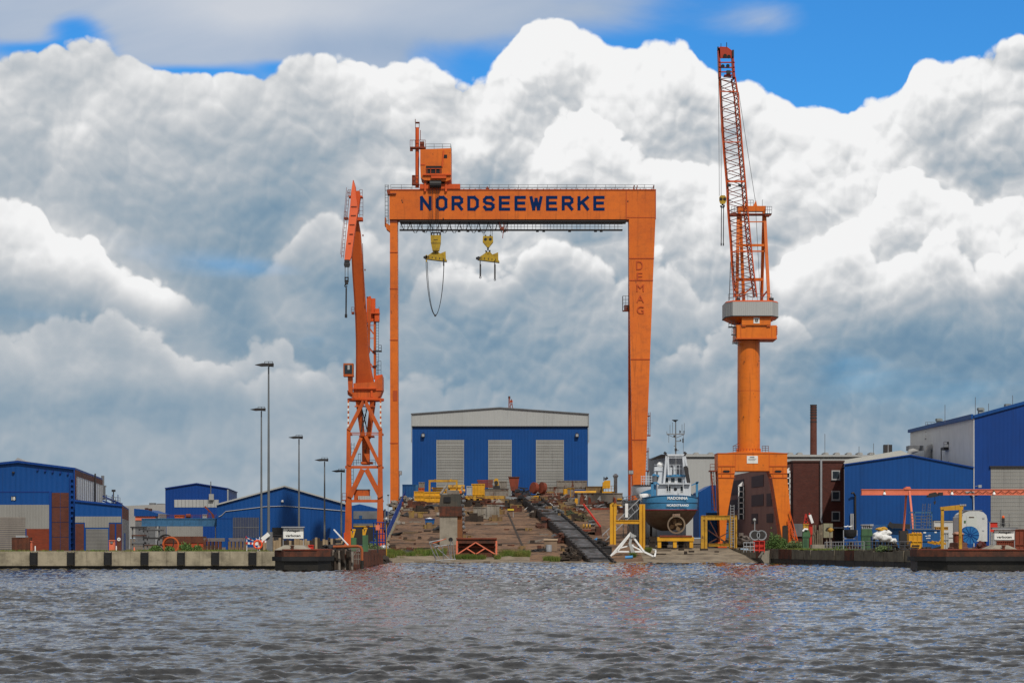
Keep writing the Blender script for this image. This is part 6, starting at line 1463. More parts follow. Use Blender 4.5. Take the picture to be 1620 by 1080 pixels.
m = MB(); m.tube([P(709, 770.5, 575), P(735, 770.5, 575)], .62, 12); m.build('tank_shell', YELLOW_OLD, o, smooth=True)
m = MB(); m.tube([P(712, 776.5, 574.4), P(736, 776.5, 574.4)], .5, 12); m.build('tank_shell', YELLOW, o, smooth=True)
m = MB()
for x in (714, 730): m.pbox(x, x + 2, 776, 786, 574.6, 1.6)
m.build('saddle', RUST, o)
crate_box('steel_box', 'pale grey steel box right of the yellow tanks', 'box', 738, 747, 768.5, 783, 568, 3, GALV, 2)
crate_box('pontoon', 'yellow ribbed pontoon standing below rusty plates mid slip', 'pontoon', 746, 767, 765, 783, 572, 3, YELLOW, 4, group='yellow pontoons mid slip')
beams('plate_stack', 'stack of rusty brown plates above the yellow pontoon', 'steel plates', 754, 780, 758.5, 771, 576, RUST_RED, 4, 4, 6)
o = thing('winch_unit', 'small yellow winch unit perched on the rusty plate stack', 'winch', P(785, 772, 573))
m = MB(); m.pprism([(781, 759), (784, 756), (788, 757), (789.6, 767.5), (783, 768)], 573, 1.2); m.build('side_plate', YELLOW_OLD, o)
m = MB(); m.tube([P(785, 763, 572.6), P(785, 763, 574.4)], .5, 10); m.pbox(780, 791, 768, 773, 573, 2); m.build('drum', DARK_STEEL, o)
crate_box('steel_box', 'grey and rust flat steel box behind the long yellow beams', 'box', 767, 804.5, 774, 788, 567, 3, RUST_GREY, 5, lid=DARK_STEEL)
crate_box('steel_box', 'rusty brown box right of the yellow winch unit', 'box', 790, 802, 761, 772.5, 574, 2.5, RUST_GREY, 3, sink=2)
beams('beam_stack', 'long worn yellow beams lying on timbers across the mid slip', 'steel beams', 736, 801, 784, 788.5, 563, YELLOW_OLD, 2, 2.4, 3)
m = MB()
for i in range(7): m.pbox(740 + i * 9, 744.5 + i * 9, 788.4, 793, 562.8, 2.6)
mono('timber_bearers', 'row of short timber bearers under the long yellow beams', 'timbers', m, YELLOW_OLD)
o = thing('rust_hopper', 'rust red hopper wide at the top standing before the ship hall', 'hopper', (X(813, 574), 574, slip_z(574)))
MB().pprism([(804.6, 755), (821.4, 755), (819, 776), (808.5, 776)], 574, 2.4).build('hopper_body', RUST_RED, o); MB().pbox(804, 822, 753.6, 755.2, 573.8, 2.8).build('rim', RUST, o); MB().pbox(810, 817, 776, 790, 574.3, 1.8).build('chute', RUST, o)
heap('dark_netting', 'dark heap of netting and cables beside the rust hopper', 'heap', 810, 842, 764, 788, 568, mat('dark_net', (0.018, 0.02, 0.026), (0.05, 0.055, 0.065), rough=0.9, bump=.5), 4, 4, 40)
o = thing('rust_rollers', 'pair of rusty flanged rollers lying beside the dark netting', 'rollers', (X(851, 570), 570, slip_z(570)))
for x in (845, 858): MB().tube([P(x - 2.2, 771, 570), P(x + 2.2, 772, 570.5)], 1.45, 16).build('roller', RUST_RED, o)
MB().tube([P(843, 772, 571), P(863, 772, 571)], .6, 10).build('axle', RUST, o)
# right slip row
crate_box('hull_section', 'long rusty brown hull section topmost behind the right slip row', 'hull section', 881, 929, 760, 771, 576, 4, RUST_GREY, 7)
crate_box('hull_section', 'grey brown hull section left of the yellow pipe', 'hull section', 858, 892, 769.5, 779, 572, 3, RUST_GREY, 4)
crate_box('hull_section', 'low red rusty hull section lying under the grey brown one', 'hull section', 856, 892, 779.5, 786, 570, 3, mat('red_grey_rust', (0.22, 0.09, 0.06), (0.13, 0.10, 0.08), rough=.8, scale=.5, streak=.6, rust=.3), 5)
o = thing('yellow_pipe', 'thick yellow pipe with upright end piece on the right slip', 'pipe', (X(905, 568), 568, slip_z(568)))
MB().tube([P(894, 786, 568), P(894, 773, 568)], .5, 10).build('end_piece', YELLOW, o, smooth=True); MB().tube([P(909, 778.4, 568.6), P(943, 778.4, 568.6)], .36, 10).build('pipe', YELLOW, o, smooth=True); MB().pbox(887, 912, 787.4, 789.6, 566, 2).build('base_beam', YELLOW, o)
crate_box('steel_box', 'rusty box with yellow edge between the yellow pipes', 'box', 897, 908.5, 772, 786, 569, 2, RUST_GREY, 2, YELLOW_OLD)
crate_box('hull_section', 'brown hull section with yellow bands behind the numbered block', 'hull section', 927, 955, 769, 779, 573, 3, mat('brown_yellow_rust', (0.16, 0.10, 0.05), (0.30, 0.19, 0.03), rough=.7, scale=.6, streak=.5, rust=.4), 4)
o = crate_box('hull_block', 'grey rusty hull block marked 4 lying across the right slip', 'hull block', 914, 985, 779.5, 796, 556, 4, RUST_GREY, 5)
m = MB(); m.text('4', 1, (X(945, 556), 555.82, Z(792.5, 556)), depth=.04, height=1.3, bold=.02); m.text('2', 1, (X(924.5, 556), 555.82, Z(790, 556)), depth=.04, height=1.1, bold=.0); m.build('lettering', mat('chalk_grey', (0.50, 0.49, 0.46), rough=.8), o)
m = MB()
for x in (917.5, 930.5, 970): m.pprism([(x, 798), (x + 1, 785), (x + 4, 788), (x + 6, 798)], 555.4, .5)
m.pbox(938.5, 960, 796.4, 801.5, 555.2, 2); m.build('bracket', RUST_RED, o)
m = MB()
for x0, x1 in ((909.5, 914), (913.5, 938), (975, 986)): m.pbox(x0, x1, 788 if x1 < 915 else 798, 800.4, 555.5, 1.4)
m.pbox(976.5, 984, 788, 790, 555.6, .3); m.build('yellow_shoe', YELLOW, o)
beams('steel_beams', 'dark red steel beams lying on trestles below the numbered hull block', 'steel beams', 934, 1000, 803, 811, 546, RUST_RED, 2, 3, 9)
o = thing('engine_platform', 'yellow engine unit on a railed platform above the hull block', 'engine', (X(962, 571), 571, slip_z(571)))
m = MB(); m.pprism([(953.6, 772), (953.6, 763), (957, 759.6), (965.5, 759.6), (965.5, 771.5)], 571, 2.4); m.build('engine_housing', YELLOW, o)
MB().pbox(952.8, 972.6, 777, 779.6, 570.4, 4).build('platform', YELLOW, o); m = MB().rail([P(953, 777, 570.5), P(972, 777, 570.5)], 1.4, .8, .05); m.pbox(954, 971, 779.5, 790, 571, 2); m.build('hand_rail', YELLOW_OLD, o)
m = MB(); m.tube([P(955.5, 760, 571.6), P(955.5, 754, 571.6)], .14, 6); m.tube([P(957, 758, 571.6), P(960, 756, 571.6), P(961, 754.6, 571.6)], .3, 8); m.build('exhaust', DARK_STEEL, o)
o = thing('mushroom_vent', 'grey mushroom topped ventilation post right of the yellow engine', 'vent post', (X(974, 575), 575, slip_z(574)))
m = MB(); m.lathe((X(973.8, 575), 575, slip_z(574)), [(.45, 0), (.45, Z(757, 575) - slip_z(574)), (.62, Z(753, 575) - slip_z(574))], 12); m.build('post', GALV, o, smooth=True)
m = MB(); m.lathe((X(973.8, 575), 575, Z(753.6, 575)), [(.7, 0), (.72, .25), (.4, .6), (.25, .75)], 12); m.build('cap', GALV, o, smooth=True)
# mid slip things
for i, (x0, x1, y0, y1, t_) in enumerate(((749, 769.6, 802, 820, 'low weathered grey steel box with rust streaks on the mid slip'), (770.4, 790, 798, 820, 'taller stained steel box beside the low one on the mid slip'))):
    crate_box('steel_tank_box', t_, 'steel box', x0, x1, y0, y1, on_slip(770, 821), 3, mat('stained_steel', (0.20, 0.17, 0.13), (0.33, 0.31, 0.27), rough=.8, scale=.6, streak=.8, rust=.35, dirt=.35), 3, sink=2)
D, o = thing_at('skip_bin', 'dark blue skip bin holding white waste on the left slip', 'skip', 679.5, 833)
m = MB(); m.pprism([(672, 820.5), (687.5, 820.5), (685.6, 834), (673.6, 834)], D, 2); m.build('bin', CONT_BLUE, o); MB().pbox(671.6, 688, 820, 821.4, D - .12, .2).build('rim', BLUE_TRIM, o)
m = MB(); m.lump(P(680, 820.6, D + 1), (.7, .6, .35), 1, 1); m.lump(P(676, 820.6, D + 1.2), (.5, .5, .25), 2, 1); m.build('waste', TARP_WHITE, o); MB().pbox(676.5, 682.5, 826, 828.4, D - .05, .06).build('faded_mark', GALV, o)
D, o = thing_at('truss_frame', 'rusty trough with orange zigzag braces at the foot of the slip', 'truss frame', 754, 876)
D = 456.0
MB().pbox(722.5, 785.5, 851.5, 859, D, 2.2).build('trough', RUST, o); MB().pbox(721.6, 786.2, 850.4, 852.4, D - .3, 2.8).build('top_flange', RUST_RED, o); MB().pbox(725, 783, 859, 880, D + 1.6, .5).build('back_plate', RUST, o); MB().pbox(724, 784, 863.5, 866, D + 1.2, .3).build('rail', RUST_RED, o)
for x in (721.6, 784): MB().pbox(x, x + 2.6, 855, 880, D - .2, .6).build('post', SALMON, o)
m = MB()
for a, b_ in (((752.5, 857.5), (724.5, 875.5)), ((752.5, 857.5), (782.5, 875.5)), ((738.6, 867), (752, 875.5)), ((767, 867), (753.5, 875.5))): m.bar(P(*a, D - .1), P(*b_, D - .1), .22)
m.build('brace', SALMON, o)
D, o = thing_at('wire_cage', 'bent grey tubular frame fallen at the water edge of the slip', 'steel frame', 700, 885)
D = 448.0; m = MB()
for a, b_ in (((679, 857), (690, 887)), ((684, 858), (697, 888)), ((681, 857), (711, 884)), ((679, 857), (706, 852)), ((688, 864), (716, 861)), ((690, 886), (721, 884)), ((697, 888), (714, 888)), ((713, 855), (714, 885)), ((716, 856), (719.5, 885)), ((682, 866), (692, 886)), ((700, 866), (702, 886)), ((709, 862), (713, 884)), ((682, 858), (700, 865))): m.tube([P(*a, D), P(b_[0], b_[1], D + 1.5)], .085, 5)
m.build('tube_frame', GALV, o)
m = MB(); m.tube([P(713, 853, D), P(713, 853, D + .5)], .45, 10); m.build('wheel', BLACK, o); MB().bar(P(684, 859, D - .2), P(706, 851.5, D), .14).build('orange_bar', RUST_ORANGE, o)
D, o = thing_at('timber_box', 'tan plywood topped box with a pale drum left of the black ramp', 'box', 871, 871)
MB().pbox(861, 881.5, 854, 873, D, 2.6).build('body', mat('ply_side', (0.22, 0.15, 0.10), (0.12, 0.08, 0.05), rough=.9, streak=.5), o); MB().pbox(860, 882.4, 851.6, 854.2, D - .2, 3).build('lid', mat('ply_top', (0.42, 0.31, 0.21), rough=.9), o)
m = MB(); m.lathe((X(868, D), D - .8, Z(873, D)), [(.62, 0), (.66, .6), (.62, 1.5), (.3, 1.55)], 12); m.build('drum', GALV, o)
for i, a in enumerate(((838, 868, 787, 812, 5, 'dark tangle of scrap at the top of the black ramp'), (848, 880, 812, 838, 6, 'dark rusty scrap heap along the upper left of the black ramp'), (872, 902, 838, 862, 7, 'rust brown scrap heap along the lower left of the black ramp'), (886, 918, 862, 886, 8, 'dark scrap heap with old tyres beside the ramp foot'))):
    heap('scrap_heap', a[5], 'scrap heap', a[0], a[1], a[2], a[3], on_slip((a[0] + a[1]) / 2, a[3] - 3) if a[3] < 884 else 452.5, (DARK_STEEL, RUST, RUST, DARK_TIMBER)[i], a[4], 5, 44, group='scrap heaps along the black ramp')
for i, a in enumerate(((855, 905, 796, 822, 11, 'grey scrap of pipes and ladders right of the upper ramp', GREY_STEEL), (893, 915, 800, 824, 12, 'dark green machinery heap on the right slip', mat('dark_green_scrap', (0.035, 0.045, 0.022), (0.10, 0.13, 0.07), rough=.8, scale=1.2, dirt=.5)), (905, 945, 808, 826, 13, 'brown and green scrap heap below the hull block', mat('brown_green_scrap', (0.07, 0.05, 0.03), (0.11, 0.12, 0.05), rough=.9, scale=1.0)), (935, 966, 846, 868, 14, 'dark scrap pile with blue scraps beside the ramp', DARK_STEEL))):
    heap('scrap_heap', a[5], 'scrap heap', a[0], a[1], a[2], a[3], on_slip((a[0] + a[1]) / 2, a[3] - 2), a[6], a[4], 5, 46, group='scrap heaps on the right slip')
D, o = thing_at('white_ladder', 'small white triangular ladder frame lying in the scrap by the ramp', 'ladder', 832, 806)
m = MB()
for a, b_ in (((827, 809), (841, 796)), ((829, 811), (842, 800)), ((841, 796), (842, 809)), ((868, 796), (884, 808)), ((870, 795), (884, 808)), ((868, 796), (870, 795))): m.tube([P(*a, D), P(*b_, D)], .07, 4)
m.build('frame', WHITE, o)
D, o = thing_at('derrick_arm', 'red derrick arm on a dark base with yellow drums on the right slip', 'derrick', 946, 846)
m = MB(); m.bar(P(923, 797, D + 3), P(950, 833, D), .3); m.build('arm', RED, o); m = MB(); m.pprism([(941, 848), (942, 832), (951, 832), (952.5, 850)], D, 1.5); m.pbox(936, 943, 836, 840, D, 1); m.build('base', RUST, o)
m = MB()
for x in (922, 927, 932): m.tube([P(x, 832, D + 1), P(x + 2.5, 832, D + 1)], .5, 10)
m.build('yellow_drum', YELLOW_OLD, o); MB().pbox(918, 950, 837, 840, D + .6, 1.4).build('bed', RUST_RED, o)
D, o = thing_at('sheet_lid', 'small bright yellow sheet on a post mid slip', 'marker', 808, 818)
MB().pbox(803, 813, 804.5, 807, D, 1).build('sheet', mat('lemon', (0.62, 0.46, 0.03), rough=.5), o); MB().pbox(811.6, 812.4, 807, 818, D + .3, .1).build('post', GALV, o)
crate_box('yellow_case', 'small tilted yellow case lying on the ramp head', 'case', 844.5, 852, 784, 790, 562, 1, YELLOW, 1)
LMK = (('blue skip bin', 680, 827), ('concrete pier', 713, 842), ('rusty trough', 754, 866), ('weathered steel boxes', 770, 810), ('plywood topped box', 871, 862), ('black ramp', 880, 835), ('yellow pontoon stack', 676, 787), ('long yellow beams', 768, 787), ('slip edge fence', 612, 815), ('grey tubular frame', 700, 872), ('numbered hull block', 950, 790), ('red derrick arm', 936, 815), ('tall yellow trestle', 968, 835), ('dark netting heap', 826, 778))
USED = {}
def near(px, py, what):
    """label of a loose piece by its look and the landmark it lies by"""
    cand = sorted((math.hypot(px - a, (py - b_) * 2.2), n, a, b_) for n, a, b_ in LMK)
    for dist, n, a, b_ in cand:
        rel = ('uphill of' if py < b_ else 'downhill of') if abs(py - b_) * 2.2 > abs(px - a) else ('left of' if px < a else 'right of')
        t = '%s %s %s the %s' % (what, 'close' if dist < 28 else 'some way', rel, n)
        if t not in USED: USED[t] = 1; return t
    return '%s between the %s and the %s' % (what, cand[0][1], cand[1][1])
# keel blocks and loose timbers
KB = [(618, 819, 11, 6), (629, 812, 14, 6), (612.5, 834, 8, 9), (621, 866, 12, 6), (633, 851, 5, 3), (641, 853, 7, 5), (664, 852, 6, 5), (657, 861, 5, 4), (671, 796, 8, 4), (656, 796, 6, 4), (680, 800, 11, 7), (671, 811, 9, 8), (644, 806, 13, 4), (657, 809, 4, 5), (690, 842, 12, 5), (676, 841, 12, 4), (802, 838, 9, 3), (828, 838, 8, 3), (791, 863, 7, 4), (808, 863, 12, 3), (843, 859, 10, 6), (628, 838, 5, 3), (616, 850, 9, 5), (612, 858, 8, 4), (757, 830, 9, 3), (700, 873, 8, 3), (638, 868, 10, 2.5), (853, 871, 9, 5), (664, 842, 8, 3), (905, 828, 6, 3), (770, 796, 8, 3), (634, 797, 6, 4), (740, 838, 6, 2)]
rr = random.Random(12)
for i, (x, y, w_, h_) in enumerate(KB):
    D = on_slip(x, y); k = D / F; m = MB(); x0 = X(x, D) - w_ * k / 2; nb = max(1, int(h_ / 2.4)); hh = h_ * k / nb
    for j in range(nb):
        for q_ in range(2): m.box((x0 + rr.uniform(0, .25), D + q_ * .62, slip_z(D) - .1 + hh * j), (x0 + w_ * k - rr.uniform(0, .3), D + q_ * .62 + .58, slip_z(D) - .1 + hh * (j + 1) - .04), rr.uniform(-.06, .06))
    mono('keel_block', near(x, y, ('dark', 'rust stained', 'black')[i % 3] + (' stubby' if w_ < 7 else (' long' if w_ > 11 else '')) + ' keel block'), 'keel block', m, (DARK_TIMBER, RUST, DARK_TIMBER)[i % 3], 'keel blocks on the slipway')
PL = [(648, 843, 26, 1.2), (657, 826, 20, 4), (665, 868, 30, .9), (800, 870, 50, 1.1), (776, 829, 22, 1.2), (825, 838, 18, 1), (690, 860, 18, 1), (860, 846, 14, 1), (640, 815, 22, 1), (648, 855, 18, 3), (727, 806, 14, 1.5), (756, 801, 16, 1.4), (782, 793, 24, 1.2)]
for i, (x, y, w_, h_) in enumerate(PL):
    D = on_slip(x, y); k = D / F; a = rr.uniform(-.15, .15); m = MB(); c_ = Vector((X(x, D), D, slip_z(D) + .08)); d_ = Vector((math.cos(a), math.sin(a), math.sin(a) * .12)) * w_ * k / 2
    m.bar(c_ - d_, c_ + d_, .5, max(.18, h_ * k * .4)); m.bar(c_ - d_ * .8 + Vector((0, .7, .1)), c_ + d_ * .9 + Vector((.2, .6, .15)), .4, .2)
    mono('loose_plank', near(x, y, ('tan', 'grey', 'dark')[i % 3] + (' short' if w_ < 17 else ' long') + ' planks lying'), 'planks', m, (TIMBER, RUST_GREY, DARK_TIMBER)[i % 3], 'loose planks on the slipway')
for i, (x, y, r_) in enumerate(((607, 868, .9), (613, 864, .7), (634, 788, .6), (648, 790, .7), (640, 802, .8), (638, 793, 1.0), (611, 822, .6))):
    D = on_slip(x, y); m = MB().lump((X(x, D), D, slip_z(D) + r_ * .3), (r_, r_ * .7, r_ * .6), i, 2, .35, .8); mono('rubble_lump', near(x, y, ('pale', 'grey', 'brown')[i % 3] + ' rubble lump'), 'rubble', m, (GALV, CONCRETE_GREY, RUST_GREY)[i % 3], 'lumps along the left slip edge')
D, o = thing_at('rust_drum', 'rust brown drum near the top of the left slip', 'drum', 635, 802)
MB().lathe((X(634, D), D, slip_z(D)), [(.7, 0), (.75, .1), (.7, .6), (.75, 1.1), (.7, 1.3)], 14).build('shell', RUST_RED, o)
# more loose scrap, thickest uphill and along the ramp
SC_M = (DARK_STEEL, RUST, RUST_GREY, DARK_TIMBER, GREY_STEEL, MATS['brown_yellow_rust']); SC_N = ('dark steel', 'rust brown', 'stained grey', 'blackened timber', 'grey steel', 'yellow brown')
rr = random.Random(77); k_ = 0
while k_ < 285:
    if rr.random() < .62: y = 785 + 34 * rr.random() ** 1.3
    else: y = 790 + 88 * rr.random()
    x = rr.uniform(618 + max(0, 800 - y) * .9, 982)
    if rr.random() < .5: x = rr.uniform(min(.9 * (y - 787) + 822, 930), min(.9 * (y - 787) + 900, 985))
    if y > 845 and (x > 935 or x < 735 and x > 690): continue
    if 735 < x < 835 and y > 825 and rr.random() < .6: continue
    D = on_slip(x, y); k = D / F; zz = slip_z(D); xx = X(x, D); m = MB(); t_ = k_ % 4; s_ = rr.uniform(.55, 1.3) * (1.75 if y < 825 else 1.15)
    if t_ == 0:
        for j in range(4): a = rr.uniform(-.5, .5); d_ = Vector((math.cos(a), math.sin(a) * .6, rr.uniform(-.06, .22))) * s_ * rr.uniform(.7, 1.5); c_ = Vector((xx + rr.uniform(-.4, .4), D + rr.uniform(-.5, .5), zz + .15 + .12 * j)); m.bar(c_ - d_, c_ + d_, rr.uniform(.12, .3))
        nm, ct = 'bar bundle', 'scrap bars'
    elif t_ == 1:
        m.box((xx - s_ * .9, D, zz - .1), (xx + s_ * .9, D + 1.1, zz + s_ * .55), rr.uniform(-.4, .4)); m.box((xx - s_ * .5, D - .3, zz - .1), (xx + s_ * .3, D + .5, zz + s_ * .85), rr.uniform(-.5, .5)); m.bar((xx - s_, D - .2, zz + .2), (xx + s_ * 1.1, D + .3, zz + s_ * .75), .14); nm, ct = 'scrap block', 'scrap'
    elif t_ == 2:
        m.lump((xx, D, zz + .1), (s_ * .9, s_ * .7, s_ * .5), k_, 2, .45, .5); m.bar((xx - s_, D - .4, zz + .15), (xx + s_ * .8, D + .4, zz + s_ * .5), .16); nm, ct = 'scrap lump', 'scrap'
    else:
        for j in range(2): m.box((xx - s_ + j * s_ * .9, D + j * .2, zz - .1), (xx - s_ * .45 + j * s_ * .9, D + .9 + j * .2, zz + s_ * (.75 - .2 * j)), .15 * j)
        m.box((xx - s_ * 1.1, D + .1, zz + s_ * .5), (xx + s_, D + .8, zz + s_ * .62)); nm, ct = 'trestle piece', 'trestle'
    mono(nm.replace(' ', '_'), near(x, y, SC_N[k_ % 6] + ' ' + nm), ct, m, SC_M[k_ % 6], 'loose scrap on the slipway'); k_ += 1
for i, a in enumerate(((655, 735, 786, 800, 563, 'low brown scrap pile between the yellow pontoons and the pier', RUST), (736, 800, 791, 803, 556, 'brown scrap spread below the long yellow beams', RUST), (795, 850, 786, 803, 556, 'dark scrap pile below the dark netting', DARK_STEEL), (868, 918, 784, 800, 559, 'grey and brown scrap pile before the hull sections', RUST_GREY), (905, 985, 797, 812, 548, 'rusty scrap pile under the numbered hull block', RUST), (925, 975, 815, 834, 528, 'dark scrap pile around the derrick base', DARK_TIMBER), (622, 655, 786, 806, 556, 'grey rubble pile at the upper end of the slip fence', RUST_GREY))):
    heap('scrap_pile', a[5], 'scrap pile', a[0], a[1], a[2] - 7, a[3], a[4], a[6], 90 + i, 5, 54)
crate_box('site_cabin', 'dark grey cabin behind the gangway stair', 'cabin', 986, 1040, 792, 850, 545, 4, GREY_STEEL, 6, lid=DARK_STEEL, sink=12)
# slip edge fence and floodlight poles
o = thing('edge_fence', 'blue steel fence stepping up along the left edge of the slipway', 'fence', (SL - .3, 520, 5))
m = MB(); pts = [(SL - .3, d, slip_z(d)) for d in (476, 492, 508, 524, 540, 556, 572)]; m.rail(pts, 2.3, 2.0, .075, 5); m.build('rails', BLUE_TRIM, o)
MB().rail([(SL - .3, 572, slip_z(572)), (SL + 4, 574, slip_z(572))], 2.0, 1.5, .06, 3).build('end_rail', GREY_STEEL, o)
m = MB()
for d in range(478, 570, 4): m.box((SL - .55, d, slip_z(d) - .3), (SL + .25, d + 2.6, slip_z(d + 2) + .45))
mono('edge_kerb', 'broken yellowish concrete kerb along the left slip edge', 'kerb', m, CONCRETE)
for i, (px, py, D_, yb, t_) in enumerate(((632, 748, 566, 790, 'floodlight on a thin pole beside the left gantry leg'), (998.5, 747, 553, 800, 'floodlight on a thin pole before the right gantry leg'))):
    o = thing('floodlight_pole', t_, 'floodlight', P(px, yb, D_)); MB().tube([P(px, yb, D_), P(px, py + 3, D_)], .09, 5).build('pole', GALV, o)
    h_ = MB().pbox(px - 4.2, px + 3.6, py - 3.4, py + 3, D_ - .4, .8).build('lamp_head', GREY_STEEL, o); m = MB(); m.pbox(px - 3.6, px - .5, py - 2.6, py + 2, D_ - .45, .06); m.pbox(px, px + 3, py - 2.6, py + 2, D_ - .45, .06); m.build('lens', GALV, h_)
for px, py, D_, yb, t_ in ((614, 783, 520, 826, 'short lamp post with twin heads by the left slip edge'), (609, 806, 498, 838, 'small lamp post low on the left slip edge')):
    o = thing('small_lamp', t_, 'lamp', P(px, yb, D_)); MB().tube([P(px, yb, D_), P(px, py, D_)], .08, 5).build('pole', GALV, o); MB().pbox(px - 1.6, px + 1.6, py - 1, py + .6, D_ - .3, .6).build('lamp_head', DARK_STEEL, o)
# trestles, stairs, white tripod on the apron
def trestle(label, D, posts, beams_, m_):
    o = thing('trestle', label, 'trestle', (X((posts[0][0] + posts[-1][1]) / 2, D), D, GZ - .4))
    for x0, x1, y0 in posts:
        p_ = MB(); w_ = (x1 - x0) / 3
        p_.pbox(x0, x0 + w_ * 1.1, y0, 869, D, 1.1); p_.pbox(x1 - w_ * 1.1, x1, y0, 869, D, 1.1); p_.pbox(x0 + w_, x1 - w_, y0, 869, D + .3, .5); p_.build('leg', m_, o)
    for x0, x1, y0, y1 in beams_:
        b_ = MB(); b_.pbox(x0, x1, y0, y1, D + .1, .9); b_.pbox(x0, x1, y0 - .6, y0 + .2, D - .1, 1.3); b_.build('beam', m_, o)
    return o
o = trestle('tall yellow trestle of twin posts left of the ship', 479, ((965, 974.4, 797), (1011.6, 1020.6, 797)), ((974.4, 1011.6, 822.6, 828.2),), YELLOW)
m = MB(); m.lump(P(970, 797, 479.5), (.6, .5, .5), 3, 1); m.pbox(974, 976, 796, 815, 479.2, .3); m.build('head_fitting', YELLOW_OLD, o)
o = trestle('worn yellow trestle with rusty braces right of the ship', 480, ((1109, 1119, 816), (1153.5, 1158.5, 816), (1161.4, 1166, 818)), ((1110, 1166, 815.6, 822), (1121, 1158, 860, 863.6)), YELLOW_OLD)
m = MB(); m.bar(P(1120, 838, 480.3), P(1152, 860, 480.3), .2); m.bar(P(1152, 842, 480.6), P(1122, 858, 480.6), .2); m.bar(P(1122, 822, 480.4), P(1137, 851, 480.4), .16); m.build('brace', RUST, o)
MB().ladder(P(1158.5, 866, 479.5), P(1158.5, 798, 479.8), .75, .55, r=.06).build('ladder', GALV, o)
o = thing('gangway_stair', 'grey steel gangway stair climbing from the apron up to the ship', 'stair', (X(985, 486), 486, GZ))
m = MB()
for dd in (486, 487.4):
    for a, b_ in (((953, 846), (1012, 789)), ((956, 856), (1018, 797))): m.bar(P(*a, dd), P(*b_, dd), .18)
    for i in range(10): t = i / 9; m.bar(P(953 + 59 * t, 846 - 57 * t, dd), P(956 + 62 * t, 856 - 59 * t, dd), .09)
for i in range(20): t = i / 19; q = P(956 + 62 * t, 856 - 59 * t, 486); m.box((q.x - .2, 486, q.z), (q.x + .2, 487.4, q.z + .08))
m.build('flight', GALV, o)
m = MB(); m.rail([P(986, 798, 490), P(1014, 793, 490)], 1.6, .8, .06, 3); m.pbox(984, 1016, 797, 799, 489, 3)
for x in (986, 993, 1002, 1010): m.tube([P(x, 798, 490.5), (X(x, 490.5), 490.5, GZ)], .09, 5); m.tube([P(x, 798, 492), (X(x, 492), 492, GZ)], .09, 5)
for x in (988, 996, 1004): m.bar(P(x, 800, 490.5), P(x + 9, 862, 490.5), .1)
m.build('landing', GREY_STEEL, o); MB().pbox(989, 993.6, 796, 818, 485.6, .1).build('notice_board', WHITE, o)
o = thing('white_tripod', 'white tubular tripod frame lying at the water edge', 'tripod frame', (X(1000, 460), 460, .9))
D = 460.0; m = MB()
for a, b_, w_ in (((998, 842), (966, 879), .30), ((998.5, 843), (976.5, 872), .24), ((999, 846), (1019, 872.5), .3), ((976, 872), (1019, 872), .26), ((1019, 872.5), (1035.5, 880.5), .3), ((1036, 880.5), (1037.5, 870), .26), ((1037.5, 870), (1033.4, 868.6), .22), ((966, 879), (977, 871), .24), ((982, 866), (1003, 861), .2), ((998, 862), (1016, 871), .24)): m.bar(P(a[0], a[1], D), P(b_[0], b_[1], D + (1 if b_[0] > 1000 else 0)), w_ * 1.15)
m.build('tube_frame', WHITE, o)
m = MB(); m.pprism([(994, 858), (998, 857), (1006, 876), (1000, 878)], D - .2, .4); m.pprism([(997, 842), (1007, 847), (1005, 849), (998, 850)], D - .3, .5); m.pprism([(997, 848), (1001, 848), (998, 862), (994, 862)], D, .5); m.build('socket', LIGHT_GREY, o)
m = MB(); m.tube([P(989, 881.5, 456), P(1001, 880.5, 456)], .32, 10); mono('blue_barrel', 'light blue barrel lying on its side by the white tripod', 'barrel', m, mat('light_blue_plastic', (0.05, 0.24, 0.50), (0.04, 0.17, 0.36), rough=.5))
mono('blue_tarp', 'crumpled blue plastic sheet on the scrap beside the ramp', 'plastic sheet', MB().lump(P(944, 853, on_slip(944, 854)), (.5, .4, .3), 4, 2, .4), MATS['light_blue_plastic'])
crate_box('dark_box', 'squat black box between the ramp and the white tripod', 'box', 953, 968, 864.5, 877, 462, 1.6, DARK_STEEL, 1, sink=2)
crate_box('blue_hut', 'small faded blue hut behind the worn yellow trestle', 'hut', 1119, 1138, 812, 845, 500, 3, CONT_BLUE, 5, lid=MID_BLUE, sink=20)
MB_ = MB().pprism([(1106, 778), (1125, 767), (1134, 767), (1134, 850), (1106, 850)], 600, 20); mono('distant_shed', 'dark blue shed end glimpsed between the ship and the orange portal', 'shed', MB_, BLUE)
crate_box('blue_box', 'open topped blue box among the debris behind the right trestle', 'box', 1147, 1158, 827, 838, 500, 2, MID_BLUE, 2, sink=14)
heap('debris_heap', 'heap of grey tarps and debris between the trestle and the crane leg', 'heap', 1150, 1192, 840, 858, 484, mat('debris', (0.16, 0.13, 0.11), (0.05, 0.05, 0.06), rough=.9, scale=1.5), 21, 5, 60)
heap('debris_heap', 'low dark debris on the apron right of the yellow trestle', 'heap', 1164, 1178, 850, 860, 482, DARK_TIMBER, 23, 4, 30)
